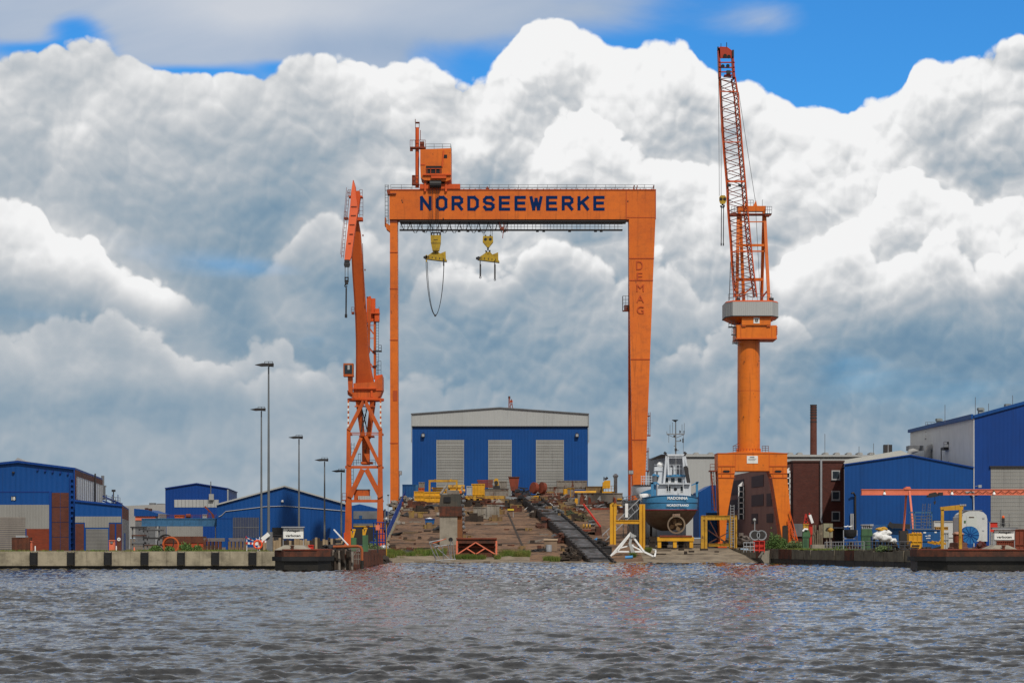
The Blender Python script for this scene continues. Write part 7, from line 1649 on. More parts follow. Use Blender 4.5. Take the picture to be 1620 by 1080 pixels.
for i, (x, y, w_, h_) in enumerate(((1078, 868, 9, 4), (1094, 871, 9, 3), (1085, 874, 5, 5), (1114, 868, 12, 3), (1050, 869, 24, 1.4), (1134, 871, 7, 2), (1040, 874, 28, 1.3), (1124, 878, 5, 2))):
    D = 468.0; zz = Z(y, D); m = MB(); m.box((X(x, D) - w_ * D / F / 2, D, max(.6, zz) - .3), (X(x, D) + w_ * D / F / 2, D + .7, max(.6, zz) + h_ * D / F - .3), rr.uniform(-.2, .2)); m.box((X(x, D) - w_ * D / F / 2.6, D - .4, max(.6, zz) - .3), (X(x, D) + .2, D, max(.6, zz) + h_ * D / F * .5 - .3), .2)
    mono('apron_timber', ('short', 'thin', 'square', 'broad', 'long flat', 'low', 'longest flat', 'smallest')[i] + ' dark timber offcut on the apron ' + ('under the propeller', 'downhill of the yellow cradle', 'at the waterside of the cradle', 'by the worn trestle', 'between the trestle and the cradle', 'beside the worn yellow trestle', 'beside the white tripod', 'near the white rack')[i], 'timber', m, DARK_TIMBER, 'timber offcuts on the apron')

# ------------------------------------------------------------------ left quay
def lamp_mast(px, py, D, label, heads=2):
    o = thing('lamp_mast', label, 'lamp mast', (X(px, D), D, GZ), 'tall lamp masts on the left quay')
    zt = Z(py + 6, D); MB().tube([(X(px, D), D, GZ), (X(px, D), D, zt)], .24, 10, .13).build('mast', mat('mast_grey', (0.15, 0.16, 0.165), (0.10, 0.105, 0.11), rough=.5, metal=.3), o, smooth=True)
    MB().box((X(px, D) - .4, D - .4, GZ), (X(px, D) + .4, D + .4, GZ + .5)).build('base', CONCRETE_GREY, o)
    m = MB(); x = X(px, D)
    m.prism([(x - 2.2, zt + .30), (x - 1.2, zt + .05), (x - .2, zt + .1), (x + .75, zt), (x + .8, zt + .55), (x - .9, zt + .55)], D - .5, D + .5); m.box((x - .1, D - 1.2, zt + .1), (x + .6, D + 1.2, zt + .45)); m.build('lamp_head', DARK_STEEL, o)
    m = MB(); m.rail([(x - .6, D - .4, zt + .5), (x + .7, D - .4, zt + .5)], .3, .6, .04, 1); m.build('guard', DARK_STEEL, o)
lamp_mast(425, 574, 366, 'tallest lamp mast, in front of the blue gabled shed')
lamp_mast(413.5, 644, 440, 'lamp mast just left of the tallest one')
lamp_mast(473, 688, 470, 'lamp mast standing right of the peak of the blue gabled shed')
lamp_mast(513.5, 723.5, 495, 'thin lamp mast before the right slope of the blue gabled shed')
lamp_mast(540, 741, 508, 'shortest lamp mast, right beside the slewing crane')

def sign(px0, px1, py0, py1, D, label):
    o = thing('mooring_sign', label, 'sign', (X((px0 + px1) / 2, D), D, GZ)); k = D / F
    b_ = MB().pbox(px0, px1, py0, py1, D, .08).build('board', SIGN_WHITE, o)
    w = px1 - px0; h = py1 - py0; m = MB()
    m.text('Anlegen', 1, (X(px0 + w * .20, D), D - .01, Z(py0 + h * .40, D)), depth=.02, width=w * .62 * k, height=h * .27 * k, bold=.02); m.text('verboten', 1, (X(px0 + w * .12, D), D - .01, Z(py0 + h * .83, D)), depth=.02, width=w * .74 * k, height=h * .25 * k, bold=.02); m.build('lettering', SIGN_BLACK, b_)
    m = MB(); m.pbox(px0 - .5, px1 + .5, py0 - .4, py0 + .2, D - .02, .12); m.pbox(px0 - .5, px0 + .1, py0, py1, D - .02, .12); m.pbox(px1 - .1, px1 + .5, py0, py1, D - .02, .12); m.pbox(px0 - .5, px1 + .5, py1 - .3, py1 + .3, D - .02, .12); m.build('frame', GREY_STEEL, b_)
    MB().pbox(px0 - 3, px1 + 1.5, py0 - 2.4, py0 - .9, D - .5, 1.0).build('lamp_rail', GALV, o)
    for x in (px0 - .6, px1 - .4): MB().pbox(x, x + 1, py0, 874, D + .1, .12).build('post', GALV, o)
sign(448, 480, 835, 851.5, 352, 'white no mooring sign on posts above the left dolphin')
sign(1573, 1605, 838, 853.5, 345, 'white no mooring sign on posts above the right dolphin')

def dolphin(x0, x1, xt0, xt1, D, label, sx=1):
    """steel clad dolphin: concrete mound, rusty belt, black rubbing strake, wet base"""
    o = thing('dolphin', label, 'dolphin', (X((x0 + x1) / 2, D), D, -.5))
    def shell(a, b_, y0, y1, d0, mt, name, cut=.2):
        w = (b_ - a) * cut; k = D / F; z0, z1 = Z(y1, D), Z(y0, D); A, B, W = X(a, D), X(b_, D), w * k
        pl_ = [(A, D + 3), (A + W, D - d0), (B - W, D - d0), (B, D + 3), (B, D + 9), (A, D + 9)]; n = 6
        return MB().add([(x, y, z0) for x, y in pl_] + [(x, y, z1) for x, y in pl_], [tuple(range(n)), tuple(range(n, 2 * n))[::-1]] + [((i + 1) % n, i, n + i, n + (i + 1) % n) for i in range(n)]).build(name, mt, o)
    shell(x0 + 4, x1 - 4, 869.5, 880, 0, RUST, 'rusty_belt'); shell(x0 + 6, x1 - 5, 868.2, 869.8, .15, RUST_RED, 'belt_edge'); shell(x0, x1, 880.2, 887, .7, BLACK, 'rubbing_strake'); shell(x0 + 5, x1 - 3, 886.6, 915, .2, WET, 'wet_base')
    k = D / F; zt = Z(869.6, D); m = MB(); a, b_, c_, d_ = X(xt0 - 14, D), X(xt1 + 14, D), X(xt0, D), X(xt1, D); zz = Z(862, D)
    m.add([(a, D + .6, zt), (b_, D + .6, zt), (b_, D + 8, zt), (a, D + 8, zt), (c_, D + 2.2, zz), (d_, D + 2.2, zz), (d_, D + 6, zz), (c_, D + 6, zz)], [(4, 5, 6, 7), (0, 1, 5, 4), (1, 2, 6, 5), (2, 3, 7, 6), (3, 0, 4, 7)]); m.build('concrete_mound', CONCRETE_GREY, o)
    m = MB(); m.lathe((X((xt0 + xt1) / 2, D), D + 1.0, zt), [(.22, 0), (.22, .5), (.32, .55), (.32, .7)], 10); m.build('bollard', RUST, o)
dolphin(427, 524, 447, 476, 346, 'rust red steel dolphin with black fender strake at the end of the left quay')
dolphin(1452, 1668, 1580, 1600, 338, 'long rusty dolphin with black fender strake at the right edge')
o = thing('pile_cluster', 'dark rotten timber pile wall right of the left dolphin', 'piles', (X(537, 352), 352, -.5)); rr = random.Random(31); m = MB(); m2 = MB()
for i in range(13): x = 517 + i * 3.3; (m if i % 3 else m2).tube([P(x, 905, 352 + rr.uniform(0, 1.5)), P(x + rr.uniform(-.6, .6), 869 + rr.uniform(-2, 4), 352 + rr.uniform(0, 1.5))], .21, 8)
m.build('piles', DARK_TIMBER, o); m2.build('worn_piles', RUST_GREY, o)
m = MB(); m.tube([P(527, 864.5, 350.6), P(566, 863.5, 350.6), P(570.5, 864.8, 350.6), P(572.4, 869, 350.6), P(572.6, 894, 350.6)], .23, 10); o = mono('rust_pipe', 'bent rust orange pipe bracket reaching down into the water', 'pipe', m, mat('rust_pipe_orange', (0.30, 0.075, 0.02), (0.16, 0.05, 0.02), rough=.8, streak=.4), smooth=True)
m = MB(); m.tube([P(572.6, 886, 350.6), P(572.6, 899, 350.6)], .27, 10); m.build('dark_foot', WET, o)
m = MB()
for i in range(6): m.tube([P(553 + i * 3.4, 868, 354), P(553 + i * 3.4, 892, 354)], .06, 4)
for y in (868, 876, 884): m.tube([P(551, y, 354), P(575, y, 354)], .06, 4)
m.bar(P(552, 890, 353.8), P(566, 868, 353.8), .12); mono('grid_fence', 'rusty wire grid fence beside the bent pipe', 'fence', m, RUST_GREY)
o = thing('timber_wall', 'weathered upright timber sheet wall behind the left sign', 'timber wall', (X(480, 372), 372, GZ)); rr = random.Random(5); m = MB(); mm = MB()
for i in range(33): x = 408 + i * 4.1; (m if rr.random() < .7 else mm).pbox(x, x + 3.8, 852 + rr.uniform(-2.5, 3), 873, 372 + rr.uniform(0, .2), .2)
m.build('pale_boards', mat('pale_boards', (0.32, 0.235, 0.14), (0.20, 0.14, 0.085), rough=.9, scale=1, streak=.7), o); mm.build('dark_boards', DARK_TIMBER, o)
crate_box('dark_cabinet', 'dark steel cabinet before the doorway of the gabled shed', 'cabinet', 431, 446, 846, 858, 380, 2, DARK_STEEL, 1, sink=14)
o = thing('lifebuoy_stand', 'orange lifebuoy on a white stand at the quay edge', 'lifebuoy stand', (X(408, 362), 362, GZ))
c_ = P(408, 860.8, 362); m = MB(); m.tube([c_ + Vector((.64 * math.cos(a), 0, .64 * math.sin(a))) for a in [j * .3927 for j in range(17)]], .15, 8); lb = m.build('lifebuoy', mat('lifebuoy_orange', (0.72, 0.085, 0.02), rough=.5), o, smooth=True)
m = MB(); m.tube([c_ + Vector((.3, .05, -1.0)), c_ + Vector((-.3, .05, 1.0))], .05, 6); m.box((c_.x - .45, c_.y - .02, c_.z - .12), (c_.x - .1, c_.y + .06, c_.z + .3)); m.box((c_.x - .06, c_.y + .15, GZ), (c_.x + .06, c_.y + .25, c_.z + .9)); m.build('stand', WHITE, o)
o = thing('barrier', 'red and white striped barrier boards behind the lifebuoy', 'barrier', (X(410, 366), 366, GZ)); w = MB(); rd = MB(); bl = MB()
for (xa, ya, xb, yb) in ((389, 848.5, 411, 858), (389, 858.5, 411, 860), (411, 855, 429, 857.5)):
    for i in range(7): t0, t1 = i / 7, (i + 1) / 7; (w if i % 2 else rd).bar(P(xa + (xb - xa) * t0, ya + (yb - ya) * t0, 366), P(xa + (xb - xa) * t1, ya + (yb - ya) * t1, 366), .12, .34)
bl.bar(P(390, 847.6, 365.9), P(408, 855.5, 365.9), .1, .16)
for x in (390, 410, 428): w.pbox(x, x + 1, 849, 872, 366.1, .1)
w.build('white_stripe', WHITE, o); rd.build('red_stripe', RED, o); bl.build('blue_edge', CONT_BLUE, o)
o = thing('meter_cabinet', 'grey electricity cabinet with tilted white board at the mast foot', 'cabinet', (X(426, 363), 363, GZ)); m = MB(); m.pbox(421.5, 430.8, 841, 875, 363, .9); m.build('body', GREY_STEEL, o); m = MB(); m.bar(P(414.5, 853, 362.6), P(425.5, 844, 362.6), .08, .65); m.build('white_board', SIGN_WHITE, o)
crate_box('red_bollard_box', 'small red steel box on the dolphin edge', 'box', 487.5, 495.5, 861.5, 868, 352, 1, RED, 1)
heap('mooring_gear', 'dark mooring winch gear behind the rust pipe', 'winch', 507, 552, 850, 870, 358, DARK_STEEL, 41, 2, 26)
m = MB(); m.bar(P(528, 837, 358), P(551, 862, 357), .16); mono('white_pole', 'white pole leaning over the mooring gear', 'pole', m, WHITE)
for i, (x, y0, ya, t_) in enumerate(((559, 850, 836.5, 'yellow topped green winch post behind the rust pipe'), (577.5, 846, 834, 'yellow bracket on a green post beside the bush'))):
    o = thing('winch_post', t_, 'winch post', (X(x, 372), 372, GZ)); MB().pbox(x - 4, x + 4.5, y0, 872, 372, .9).build('post', GREEN_PAINT, o); m = MB(); m.pbox(x - 4, x - 2, ya, y0, 372, .5); m.pbox(x - 4, x + 3.5, ya, ya + 2.6, 372, .5); m.bar(P(x + 2.5, ya, 372.2), P(x - 1, y0, 372.2), .3); m.build('bracket', YELLOW, o)
o = thing('orange_box_post', 'salmon red control box on a post by the slip fence', 'control box', (X(597.5, 400), 400, GZ)); MB().pbox(594.3, 600.6, 830, 838, 400, .6).build('box', SALMON, o); MB().pbox(596.5, 598.4, 838, 874, 400.2, .2).build('post', DARK_STEEL, o)
m = MB().rail([P(591, 862, 420), P(610, 862, 420)], 4.2, .55, .09, 4); m.pbox(585, 608, 856, 858.5, 410, .6); mono('blue_railing', 'tall blue railing at the foot of the slip beside the crane leg', 'railing', m, BLUE_TRIM)
m = MB(); m.tube([P(611, 829, 430), P(611.5, 878, 430)], .09, 6); mono('yellow_stake', 'thin yellow stake at the left slip corner', 'stake', m, YELLOW_OLD)

# rusty tank, boxes, rack, hull section, beams
D = 368.0; o = thing('rusty_tank', 'dark rusty tank with pale lid beside the roller door', 'tank', (X(32, D), D, GZ)); MB().pbox(18.5, 46, 849.5, 874, D, 2.4).build('body', RUST, o); MB().pbox(25, 40, 846.8, 849.6, D - .1, 2.2).build('lid', GALV, o); m = MB(); [m.pbox(x, x + 1, 850, 872, D - .1, .12) for x in (21, 28, 35, 42)]; m.build('rib', RUST, o)
crate_box('orange_locker', 'narrow salmon locker against the rusty tank', 'locker', 46.6, 50.2, 855.5, 872, 369, .8, SALMON, 1)
o = crate_box('orange_cabinet', 'salmon cabinet in front of the brick annex', 'cabinet', 172.4, 181.4, 854, 872, 372, .9, SALMON, 1); MB().pbox(174.5, 178.5, 856, 859.5, 371.86, .06).build('label_plate', GREY_STEEL, o)
for x, t_ in ((55.7, 'small white post beside the rusty tank'), (184, 'small white post beside the salmon cabinet')): mono('marker_post', t_, 'post', MB().tube([P(x, 863, 366), (X(x, 366), 366, GZ)], .1, 6), WHITE)
mono('traffic_cone', 'small orange traffic cone by the blue side door', 'cone', MB().lathe((X(212.3, 368), 368, GZ), [(.25, 0), (.2, .08), (.04, .7)], 8), SALMON)
D = 372.0; o = thing('steel_rack', 'dark steel cantilever rack loaded with beams on the left quay', 'rack', (X(232, D), D, GZ)); m = MB()
for x in (208.5, 226, 232, 250): m.pbox(x, x + 1.8, 833, 874, D, .3); m.pbox(x, x + 1.8, 836, 874, D + 2.6, .3)
m.build('upright', GREY_STEEL, o); m = MB(); rr = random.Random(9)
for y in (834, 847, 858): m.pbox(208, 232, y + 1, y + 2.2, D - .2, 3); m.pbox(226, 255, y + 4, y + 5.2, D - .2, 3)
m.build('shelf_arm', DARK_STEEL, o)
for i, (x0, x1, y, t_) in enumerate(((206, 234, 832.5, 'top shelf at the left of the rack'), (219, 257, 836.5, 'top shelf at the right of the rack'), (207, 232, 845.5, 'middle shelf at the left of the rack'), (228, 256, 849.5, 'middle shelf at the right of the rack'), (208, 231, 857, 'lowest shelf at the left of the rack'), (228, 251, 861, 'lowest shelf at the right of the rack'))):
    m = MB()
    for j in range(4): m.pbox(x0 + rr.uniform(0, 5), x1 - rr.uniform(0, 5), y + .2 * (j % 2), y + 2, D - .1 + j * .75, .5)
    mono('steel_beams', 'dark beams lying on the ' + t_, 'steel beams', m, (DARK_STEEL, GREY_STEEL, RUST)[i % 3])
o = thing('steel_ring', 'big red brown steel ring standing among weeds on the left quay', 'ring', (X(272, 374), 374, GZ)); c_ = P(270, 861.5, 374)
ring(MB(), c_, 1.15, 1.4, 0, .8).build('ring_band', RUST_ORANGE, o)
o = thing('steel_ring', 'dark steel ring leaning left of the red brown ring', 'ring', (X(262, 376), 376, GZ)); ring(MB(), P(262, 858, 376), 1.25, 1.42, 0, .7).build('ring_band', DARK_STEEL, o)
D = 378.0; o = thing('hull_segment', 'low brown and orange red hull segment behind the weeds', 'hull segment', (X(288, D), D, GZ)); MB().pbox(257, 321.5, 848, 858.5, D, 4).build('upper_plate', RUST, o); MB().pbox(258, 321, 858.6, 874, D + .1, 4).build('lower_plate', mat('red_lead', (0.36, 0.055, 0.018), (0.24, 0.05, 0.02), rough=.8, streak=.4), o)
for i, (x0, x1, t_) in enumerate(((322, 356, 'stack of rusty timbers with red caps left of the blue post'), (361, 389, 'stack of rusty pale beams right of the blue post'))):
    beams('beam_stack', t_, 'steel beams', x0, x1, 850.5, 856, 372, RUST_GREY, 2, 2, 50 + i); m = MB(); [m.pbox(x0 + j * 6, x0 + 4 + j * 6, 856, 874, 372, .8) for j in range(5)]; mono('timber_bearers', 'rusty bearers under the ' + t_[9:], 'timbers', m, (RUST, TIMBER)[i])
mono('blue_post', 'blue steel post between the two beam stacks', 'post', MB().pbox(357, 360.5, 850, 874, 372, .5), BLUE_DEEP)

# blue girder bridge with machines on it
D = 540.0; o = thing('girder_bridge', 'faded blue girder bridge between the sheds with small machines on top', 'bridge', (X(285, D), D, GZ))
m = MB(); m.pbox(224, 346, 820.5, 831, D, 2.4); m.pbox(223.6, 346, 819.4, 820.8, D - .15, 2.7); m.pbox(223.6, 346, 830.6, 832, D - .15, 2.7); [m.pbox(228 + i * 9, 228.8 + i * 9, 820.6, 831, D - .1, .12) for i in range(13)]; m.build('girder', MID_BLUE, o)
MB().rail([P(250, 819.5, D), P(344, 819.5, D)], .8, 2, .04, 2).build('hand_rail', RUST_RED, o)
for x in (246, 340): m = MB(); m.pbox(x, x + 1.6, 832, 873, D + .3, .4); m.pbox(x + 5, x + 6.6, 832, 873, D + 1.6, .4); m.bar(P(x + .5, 870, D + 1), P(x + 6, 834, D + 1), .2); m.build('leg', GALV, o)
for x0, x1, y, mt, t_ in ((276, 291, 814, RUST_ORANGE, 'orange winch box on the blue girder bridge'), (320.5, 327, 813.5, LIGHT_GREY, 'pale small box on the blue girder bridge')): crate_box('winch_box', t_, 'box', x0, x1, y, 819.2, D + .5, 1.4, mt, 2, sink=0)
o = thing('cable_drum', 'rust red cable drum on the blue girder bridge', 'cable drum', P(297, 819.3, D + .6)); MB().tube([P(294.5, 815.8, D + .8), P(301.5, 815.8, D + .8)], .5, 12).build('drum', RUST_RED, o)
m = MB(); m.bar(P(324, 800.5, D + 1), P(336, 813, D + 1), .35); m.bar(P(336, 813, D + 1), P(338, 819.4, D + 1), .5); m.bar(P(328, 819, D + 1), P(330, 806, D + 1), .12); mono('small_jib', 'small rusty jib arm at the right end of the blue bridge', 'jib', m, RUST_RED)

# ------------------------------------------------------------------ right quay
D = 445.0; o = thing('red_cage', 'red steel cage carrying two dark cable reels on the right apron', 'cage', (X(1201, D), D, GZ - .4)); m = MB()
for x in (1192, 1200.6, 1208.6): m.pbox(x, x + 1.4, 855, 873, D, .2); m.pbox(x, x + 1.4, 855, 873, D + 1.6, .2)
for y in (854.6, 862, 869): m.pbox(1192, 1210, y, y + 1.4, D - .02, .2); m.pbox(1192, 1210, y, y + 1.4, D + 1.6, .2)
m.pbox(1193, 1209.4, 856, 871, D + .5, .8); m.build('cage_frame', RED, o)
for i, (x, t_) in enumerate(((1194.5, 'dark cable reel at the left on the red cage'), (1205, 'dark cable reel at the right on the red cage'))):
    o = thing('cable_reel', t_, 'cable reel', P(x, 854.6, D + .9)); q = P(x, 846.2, D); MB().tube([q, q + Vector((0, 1.5, 0))], .75, 14).build('cable', DARK_STEEL, o); ring(MB(), q + Vector((0, -.1, 0)), .84, .98, 0, .14).build('flange', GALV, o); ring(MB(), q + Vector((0, 1.45, 0)), .84, .98, 0, .14).build('flange', GALV, o)
m = MB()
for y in (858, 864, 869.5): m.tube([P(1176.5, y, D), P(1194, y, D)], .07, 5)
for x in (1176.5, 1181, 1187, 1193.5): m.tube([P(x, 857, D), P(x, 873, D)], .07, 5)
mono('white_rack', 'white tubular rack left of the red cage', 'rack', m, GALV)
o = thing('yard_lamp', 'short yard lamp post before the brick wall', 'lamp', (X(1194, 470), 470, GZ)); MB().tube([P(1194, 868, 470), P(1194, 823, 470)], .09, 6).build('post', GALV, o); MB().lathe((X(1193.5, 470), 470, Z(824, 470)), [(.2, 0), (.32, .2), (.3, .45), (.1, .6)], 8).build('lamp_head', LIGHT_GREY, o)
mono('timber_post', 'thick dark timber post before the orange crane leg', 'post', MB().pbox(1238.5, 1246.5, 831.5, 872, 452, 1).pbox(1240, 1245, 830.5, 831.6, 452.1, .7), DARK_TIMBER)
def green_machine(x0, x1, y0, D, label, wide):
    o = thing('mooring_winch', label, 'winch', (X((x0 + x1) / 2, D), D, GZ)); w = x1 - x0; m = MB()
    m.pprism([(x0, y0), (x1 - w * .12, y0), (x1, y0 + 7), (x1, y0 + 10), (x1 - w * .2, y0 + 10), (x1 - w * .2, 876), (x0, 876)], D, 1.2); m.build('casing', GREEN_PAINT, o)
    m = MB(); m.pbox(x0 - .6, x1 + .4, y0 + 10, y0 + 12, D - .1, 1.4); m.pbox(x0 + w * .2, x0 + w * .55, y0 + 14, y0 + 26, D - .08, .1); m.build('door', mat('dark_green', (0.03, 0.075, 0.035), rough=.6, streak=.4), o); return o
o = green_machine(1270.4, 1282, 838, 438, 'tall green mooring winch casing with yellow head near the brick building', False)
m = MB(); m.pprism([(1271, 838), (1271, 829), (1278.5, 829), (1279.5, 838)], 438.1, .8); m.pbox(1270.6, 1280, 828, 829.4, 438, 1); m.build('yellow_head', YELLOW_OLD, o)
m = MB(); m.tube([P(1270, 840, 437.8), P(1273, 836.5, 437.8), P(1278, 837, 437.8)], .2, 6); m.build('white_pipe', WHITE, o)
o = green_machine(1363.5, 1380.5, 836, 412, 'broad green mooring winch casing beside the white bags', True)
m = MB(); m.pbox(1363, 1381, 829, 830.5, 411.9, 1.4); m.pbox(1364, 1380, 830.5, 836, 412.1, 1.0); m.pbox(1376, 1382, 828.6, 831.5, 411.8, .5); m.build('grey_head', GALV, o); m = MB(); [m.pbox(1366 + i * 3, 1367.5 + i * 3, 831.5, 834.5, 412.0, .12) for i in range(4)]; m.build('slot', DARK_STEEL, o)
o = thing('beacon_frame', 'red lattice frame with a tilted white beacon above the green winch', 'beacon', (X(1280, 446), 446, GZ)); m = MB()
for a, b_ in (((1272, 828), (1274.5, 812)), ((1278, 828), (1275, 812)), ((1272.6, 824), (1277, 819)), ((1273.5, 819), (1277.6, 824)), ((1283, 846), (1280.5, 811)), ((1271, 828.5), (1285, 826))): m.bar(P(*a, 446), P(*b_, 446), .2)
m.pbox(1280, 1285.5, 829, 845, 446, .8); m.pbox(1281.4, 1284.4, 845, 874, 446.2, .4); m.build('frame', RED, o); m = MB(); m.bar(P(1281, 814, 445.6), P(1285.4, 827, 445.6), .5); m.build('beacon', WHITE, o)
o = thing('post_row', 'row of grey weathered timber posts behind the green winch', 'posts', (X(1295, 448), 448, GZ)); m = MB(); rr = random.Random(17)
for i in range(5): x = 1286.5 + i * 3.4; m.tube([P(x, 876, 448 + rr.uniform(0, 1)), P(x, 828 + rr.uniform(0, 3) + (10 if i == 2 else 0), 448 + rr.uniform(0, 1))], .2, 8)
m.pbox(1287, 1302, 842, 846, 448.5, .5); m.build('posts', mat('grey_timber', (0.20, 0.16, 0.11), (0.07, 0.06, 0.045), rough=.9, scale=1, streak=.8, rust=.15), o)
o = thing('bollard_block', 'olive grey steel block with dark marks beside the timber posts', 'steel block', (X(1311, 442), 442, GZ)); MB().pbox(1303, 1317.5, 827.5, 850, 442, 1.6).build('plate', mat('olive_grey', (0.23, 0.215, 0.14), (0.15, 0.13, 0.09), rough=.8, scale=1.2, streak=.5, rust=.3), o); m = MB(); m.pbox(1307, 1309, 850, 876, 442.4, .3); m.pbox(1314, 1316, 850, 876, 442.4, .3); m.build('post', RUST_GREY, o); m = MB(); m.lump(P(1310, 836, 441.9), (.4, .15, .45), 3, 1, .5); m.build('dark_mark', DARK_STEEL, o)
o = thing('yellow_float', 'orange and yellow float hung on a pole before the olive block', 'float', (X(1314, 438), 438, GZ)); m = MB(); m.lump(P(1314, 838, 438), (.62, .45, .42), 7, 2, .15); m.build('float', YELLOW_OLD, o); MB().tube([P(1313, 841, 438), P(1312.4, 876, 438)], .1, 6).build('pole', RUST_GREY, o)
mono('concrete_step', 'low grey concrete block in the weeds by the olive block', 'concrete block', MB().pbox(1285, 1305.5, 861, 876, 430, 3), CONCRETE_GREY)
o = thing('tar_tub', 'dark round tub on a steel stand with gulls on its rim', 'tub', (X(1345.5, 415), 415, GZ)); m = MB(); m.lathe((X(1345.5, 415), 415.5, Z(851, 415)), [(.5, 0), (1.05, .3), (1.2, .9), (1.22, 1.55), (1.1, 1.6)], 16); m.build('tub', BLACK, o); m = MB(); [m.pbox(x, x + 1.1, 838, 876, 415, .15) for x in (1334, 1355.5)]; m.pbox(1334, 1356, 851, 852.2, 415, .2); m.build('stand', GALV, o)
for i, (x, t_) in enumerate(((1338.5, 'white gull on the left rim of the dark tub'), (1345, 'white gull on the middle of the dark tub rim'))):
    q = P(x, 832.6, 415.2); m = MB(); sg = [(-.42, .02, .02), (-.25, .0, .09), (0, 0, .13), (.18, .03, .11), (.27, .12, .07), (.34, .16, .075), (.42, .15, .03)]; vs = []; fs = []
    for j, (dx_, dz_, r_) in enumerate(sg): vs += [(q.x + dx_, q.y + math.cos(a) * r_ * .8, q.z + dz_ + math.sin(a) * r_) for a in [6.283 * z_ / 8 for z_ in range(8)]]
    for j in range(len(sg) - 1):
        for z_ in range(8): fs.append((j * 8 + z_, j * 8 + (z_ + 1) % 8, (j + 1) * 8 + (z_ + 1) % 8, (j + 1) * 8 + z_))
    m.add(vs, fs); o = mono('gull', t_, 'gull', m, WHITE, smooth=True); MB().tube([(q.x, q.y, q.z - .05), (q.x, q.y, q.z - .24)], .03, 4).build('legs', YELLOW, o)
def rails(name, label, pts, h, step, m_): return mono(name, label, 'railing', MB().rail(pts, h, step, .07, 3), m_)
rails('quay_railing', 'pale bent tube railing along the quay before the tub', [P(1305, 874, 428), P(1335, 874, 418), P(1367, 874, 408)], 2.0, 1.5, GALV)
rails('quay_railing', 'grey tube railing before the white bags', [P(1370, 873, 402), P(1415, 874, 392), P(1440, 874, 386)], 1.9, 2.2, GREY_STEEL)
heap('quay_scrap', 'rusty chains and brackets along the right quay edge', 'scrap', 1330, 1372, 852, 874, 416, RUST, 61, 2, 24)
D = 400.0
for i, (x, y, rx, ry, t_) in enumerate(((1389, 848, 9, 6, 'white bulk bag at the left of the pile'), (1401, 851, 10, 6, 'white bulk bag in the middle of the pile'), (1411, 855, 7, 4.5, 'smallest white bulk bag at the right of the pile'), (1398, 842, 11, 5, 'white bulk bag on top of the pile'))):
    m = MB().lump(P(x, y, D + i * .4), (rx * D / F, .8, ry * D / F), 20 + i, 3, .22, .9); mono('bulk_bag', t_, 'bag', m, TARP_WHITE, 'white bulk bags beside the green winch', smooth=True)
mono('yellow_sack', 'crumpled yellow sack on top of the white bags', 'sack', MB().lump(P(1395, 836.5, D + 1), (1.05, .7, .38), 33, 3, .3), YELLOW_OLD)
m = MB(); [m.pbox(1382 + i * 5, 1385 + i * 5, 853 + (i % 2) * 3, 876, D + .8, 1) for i in range(7)]; mono('pallet_stack', 'dark pallet stack under the white bags', 'pallets', m, DARK_TIMBER)
# salmon gantry
D = 446.0; o = thing('light_gantry', 'salmon pink gantry girder on slanted legs before the blue shed', 'gantry', (X(1437, D), D, GZ))
m = MB(); m.pbox(1363.5, 1700, 774, 782.2, D, 1.0); m.pbox(1363, 1700, 773.4, 774.6, D - .12, 1.24); m.pbox(1363, 1700, 781.4, 782.8, D - .12, 1.24); m.build('girder', SALMON, o)
m = MB(); m.tube([P(1385 * 0 + 1500 + i * 6, 776 + (4.5 if i % 2 else .2), D - .2) for i in range(22)], .06, 4); m.build('hanging_cable', DARK_STEEL, o)
MB().bar((X(1432.5, D), D + 3.5, GZ), P(1434.2, 774, D + .8), .36).build('leg', SALMON, o); MB().bar((X(1443, D), D - 3.5, GZ), P(1438.6, 774, D + .2), .36).build('leg', SALMON, o)
for x in (1650, 1655): MB().bar((X(x, D), D + (3.5 if x < 1652 else -3.5), GZ), P(x, 774, D + .5), .36).build('leg', SALMON, o)
m = MB(); m.pbox(1431, 1441, 771, 774, D - .2, 1.4); m.pbox(1433.5, 1440, 769.5, 771.2, D, 1); m.build('saddle', SALMON, o)
m = MB(); m.pprism([(1467, 786), (1471, 780), (1480, 778), (1484, 781), (1484, 784.5), (1474, 786.5)], D - .6, 1.4); m.pbox(1485, 1492, 778.5, 783.5, D - .5, 1.2); m.tube([P(1479, 785, D), P(1479, 793, D)], .05, 4); m.pprism([(1477, 793), (1481, 792), (1480, 796), (1478.5, 798)], D, .3); m.build('hoist', DARK_STEEL, o)
for x in (1398.6, 1505.3, 1571.8): lm = MB().lathe((X(x, D), D - .5, Z(782, D)), [(.32, 0), (.26, .28), (.12, .5)], 10).build('lamp', WHITE, o); MB().lathe((X(x, D), D - .5, Z(778, D)), [(.13, 0), (.13, .3)], 8).build('lamp_cap', GREEN_PAINT, lm)
MB().pbox(1527.5, 1541.5, 776.8, 779.2, D - .1, .1).build('faded_plate', LIGHT_GREY, o)
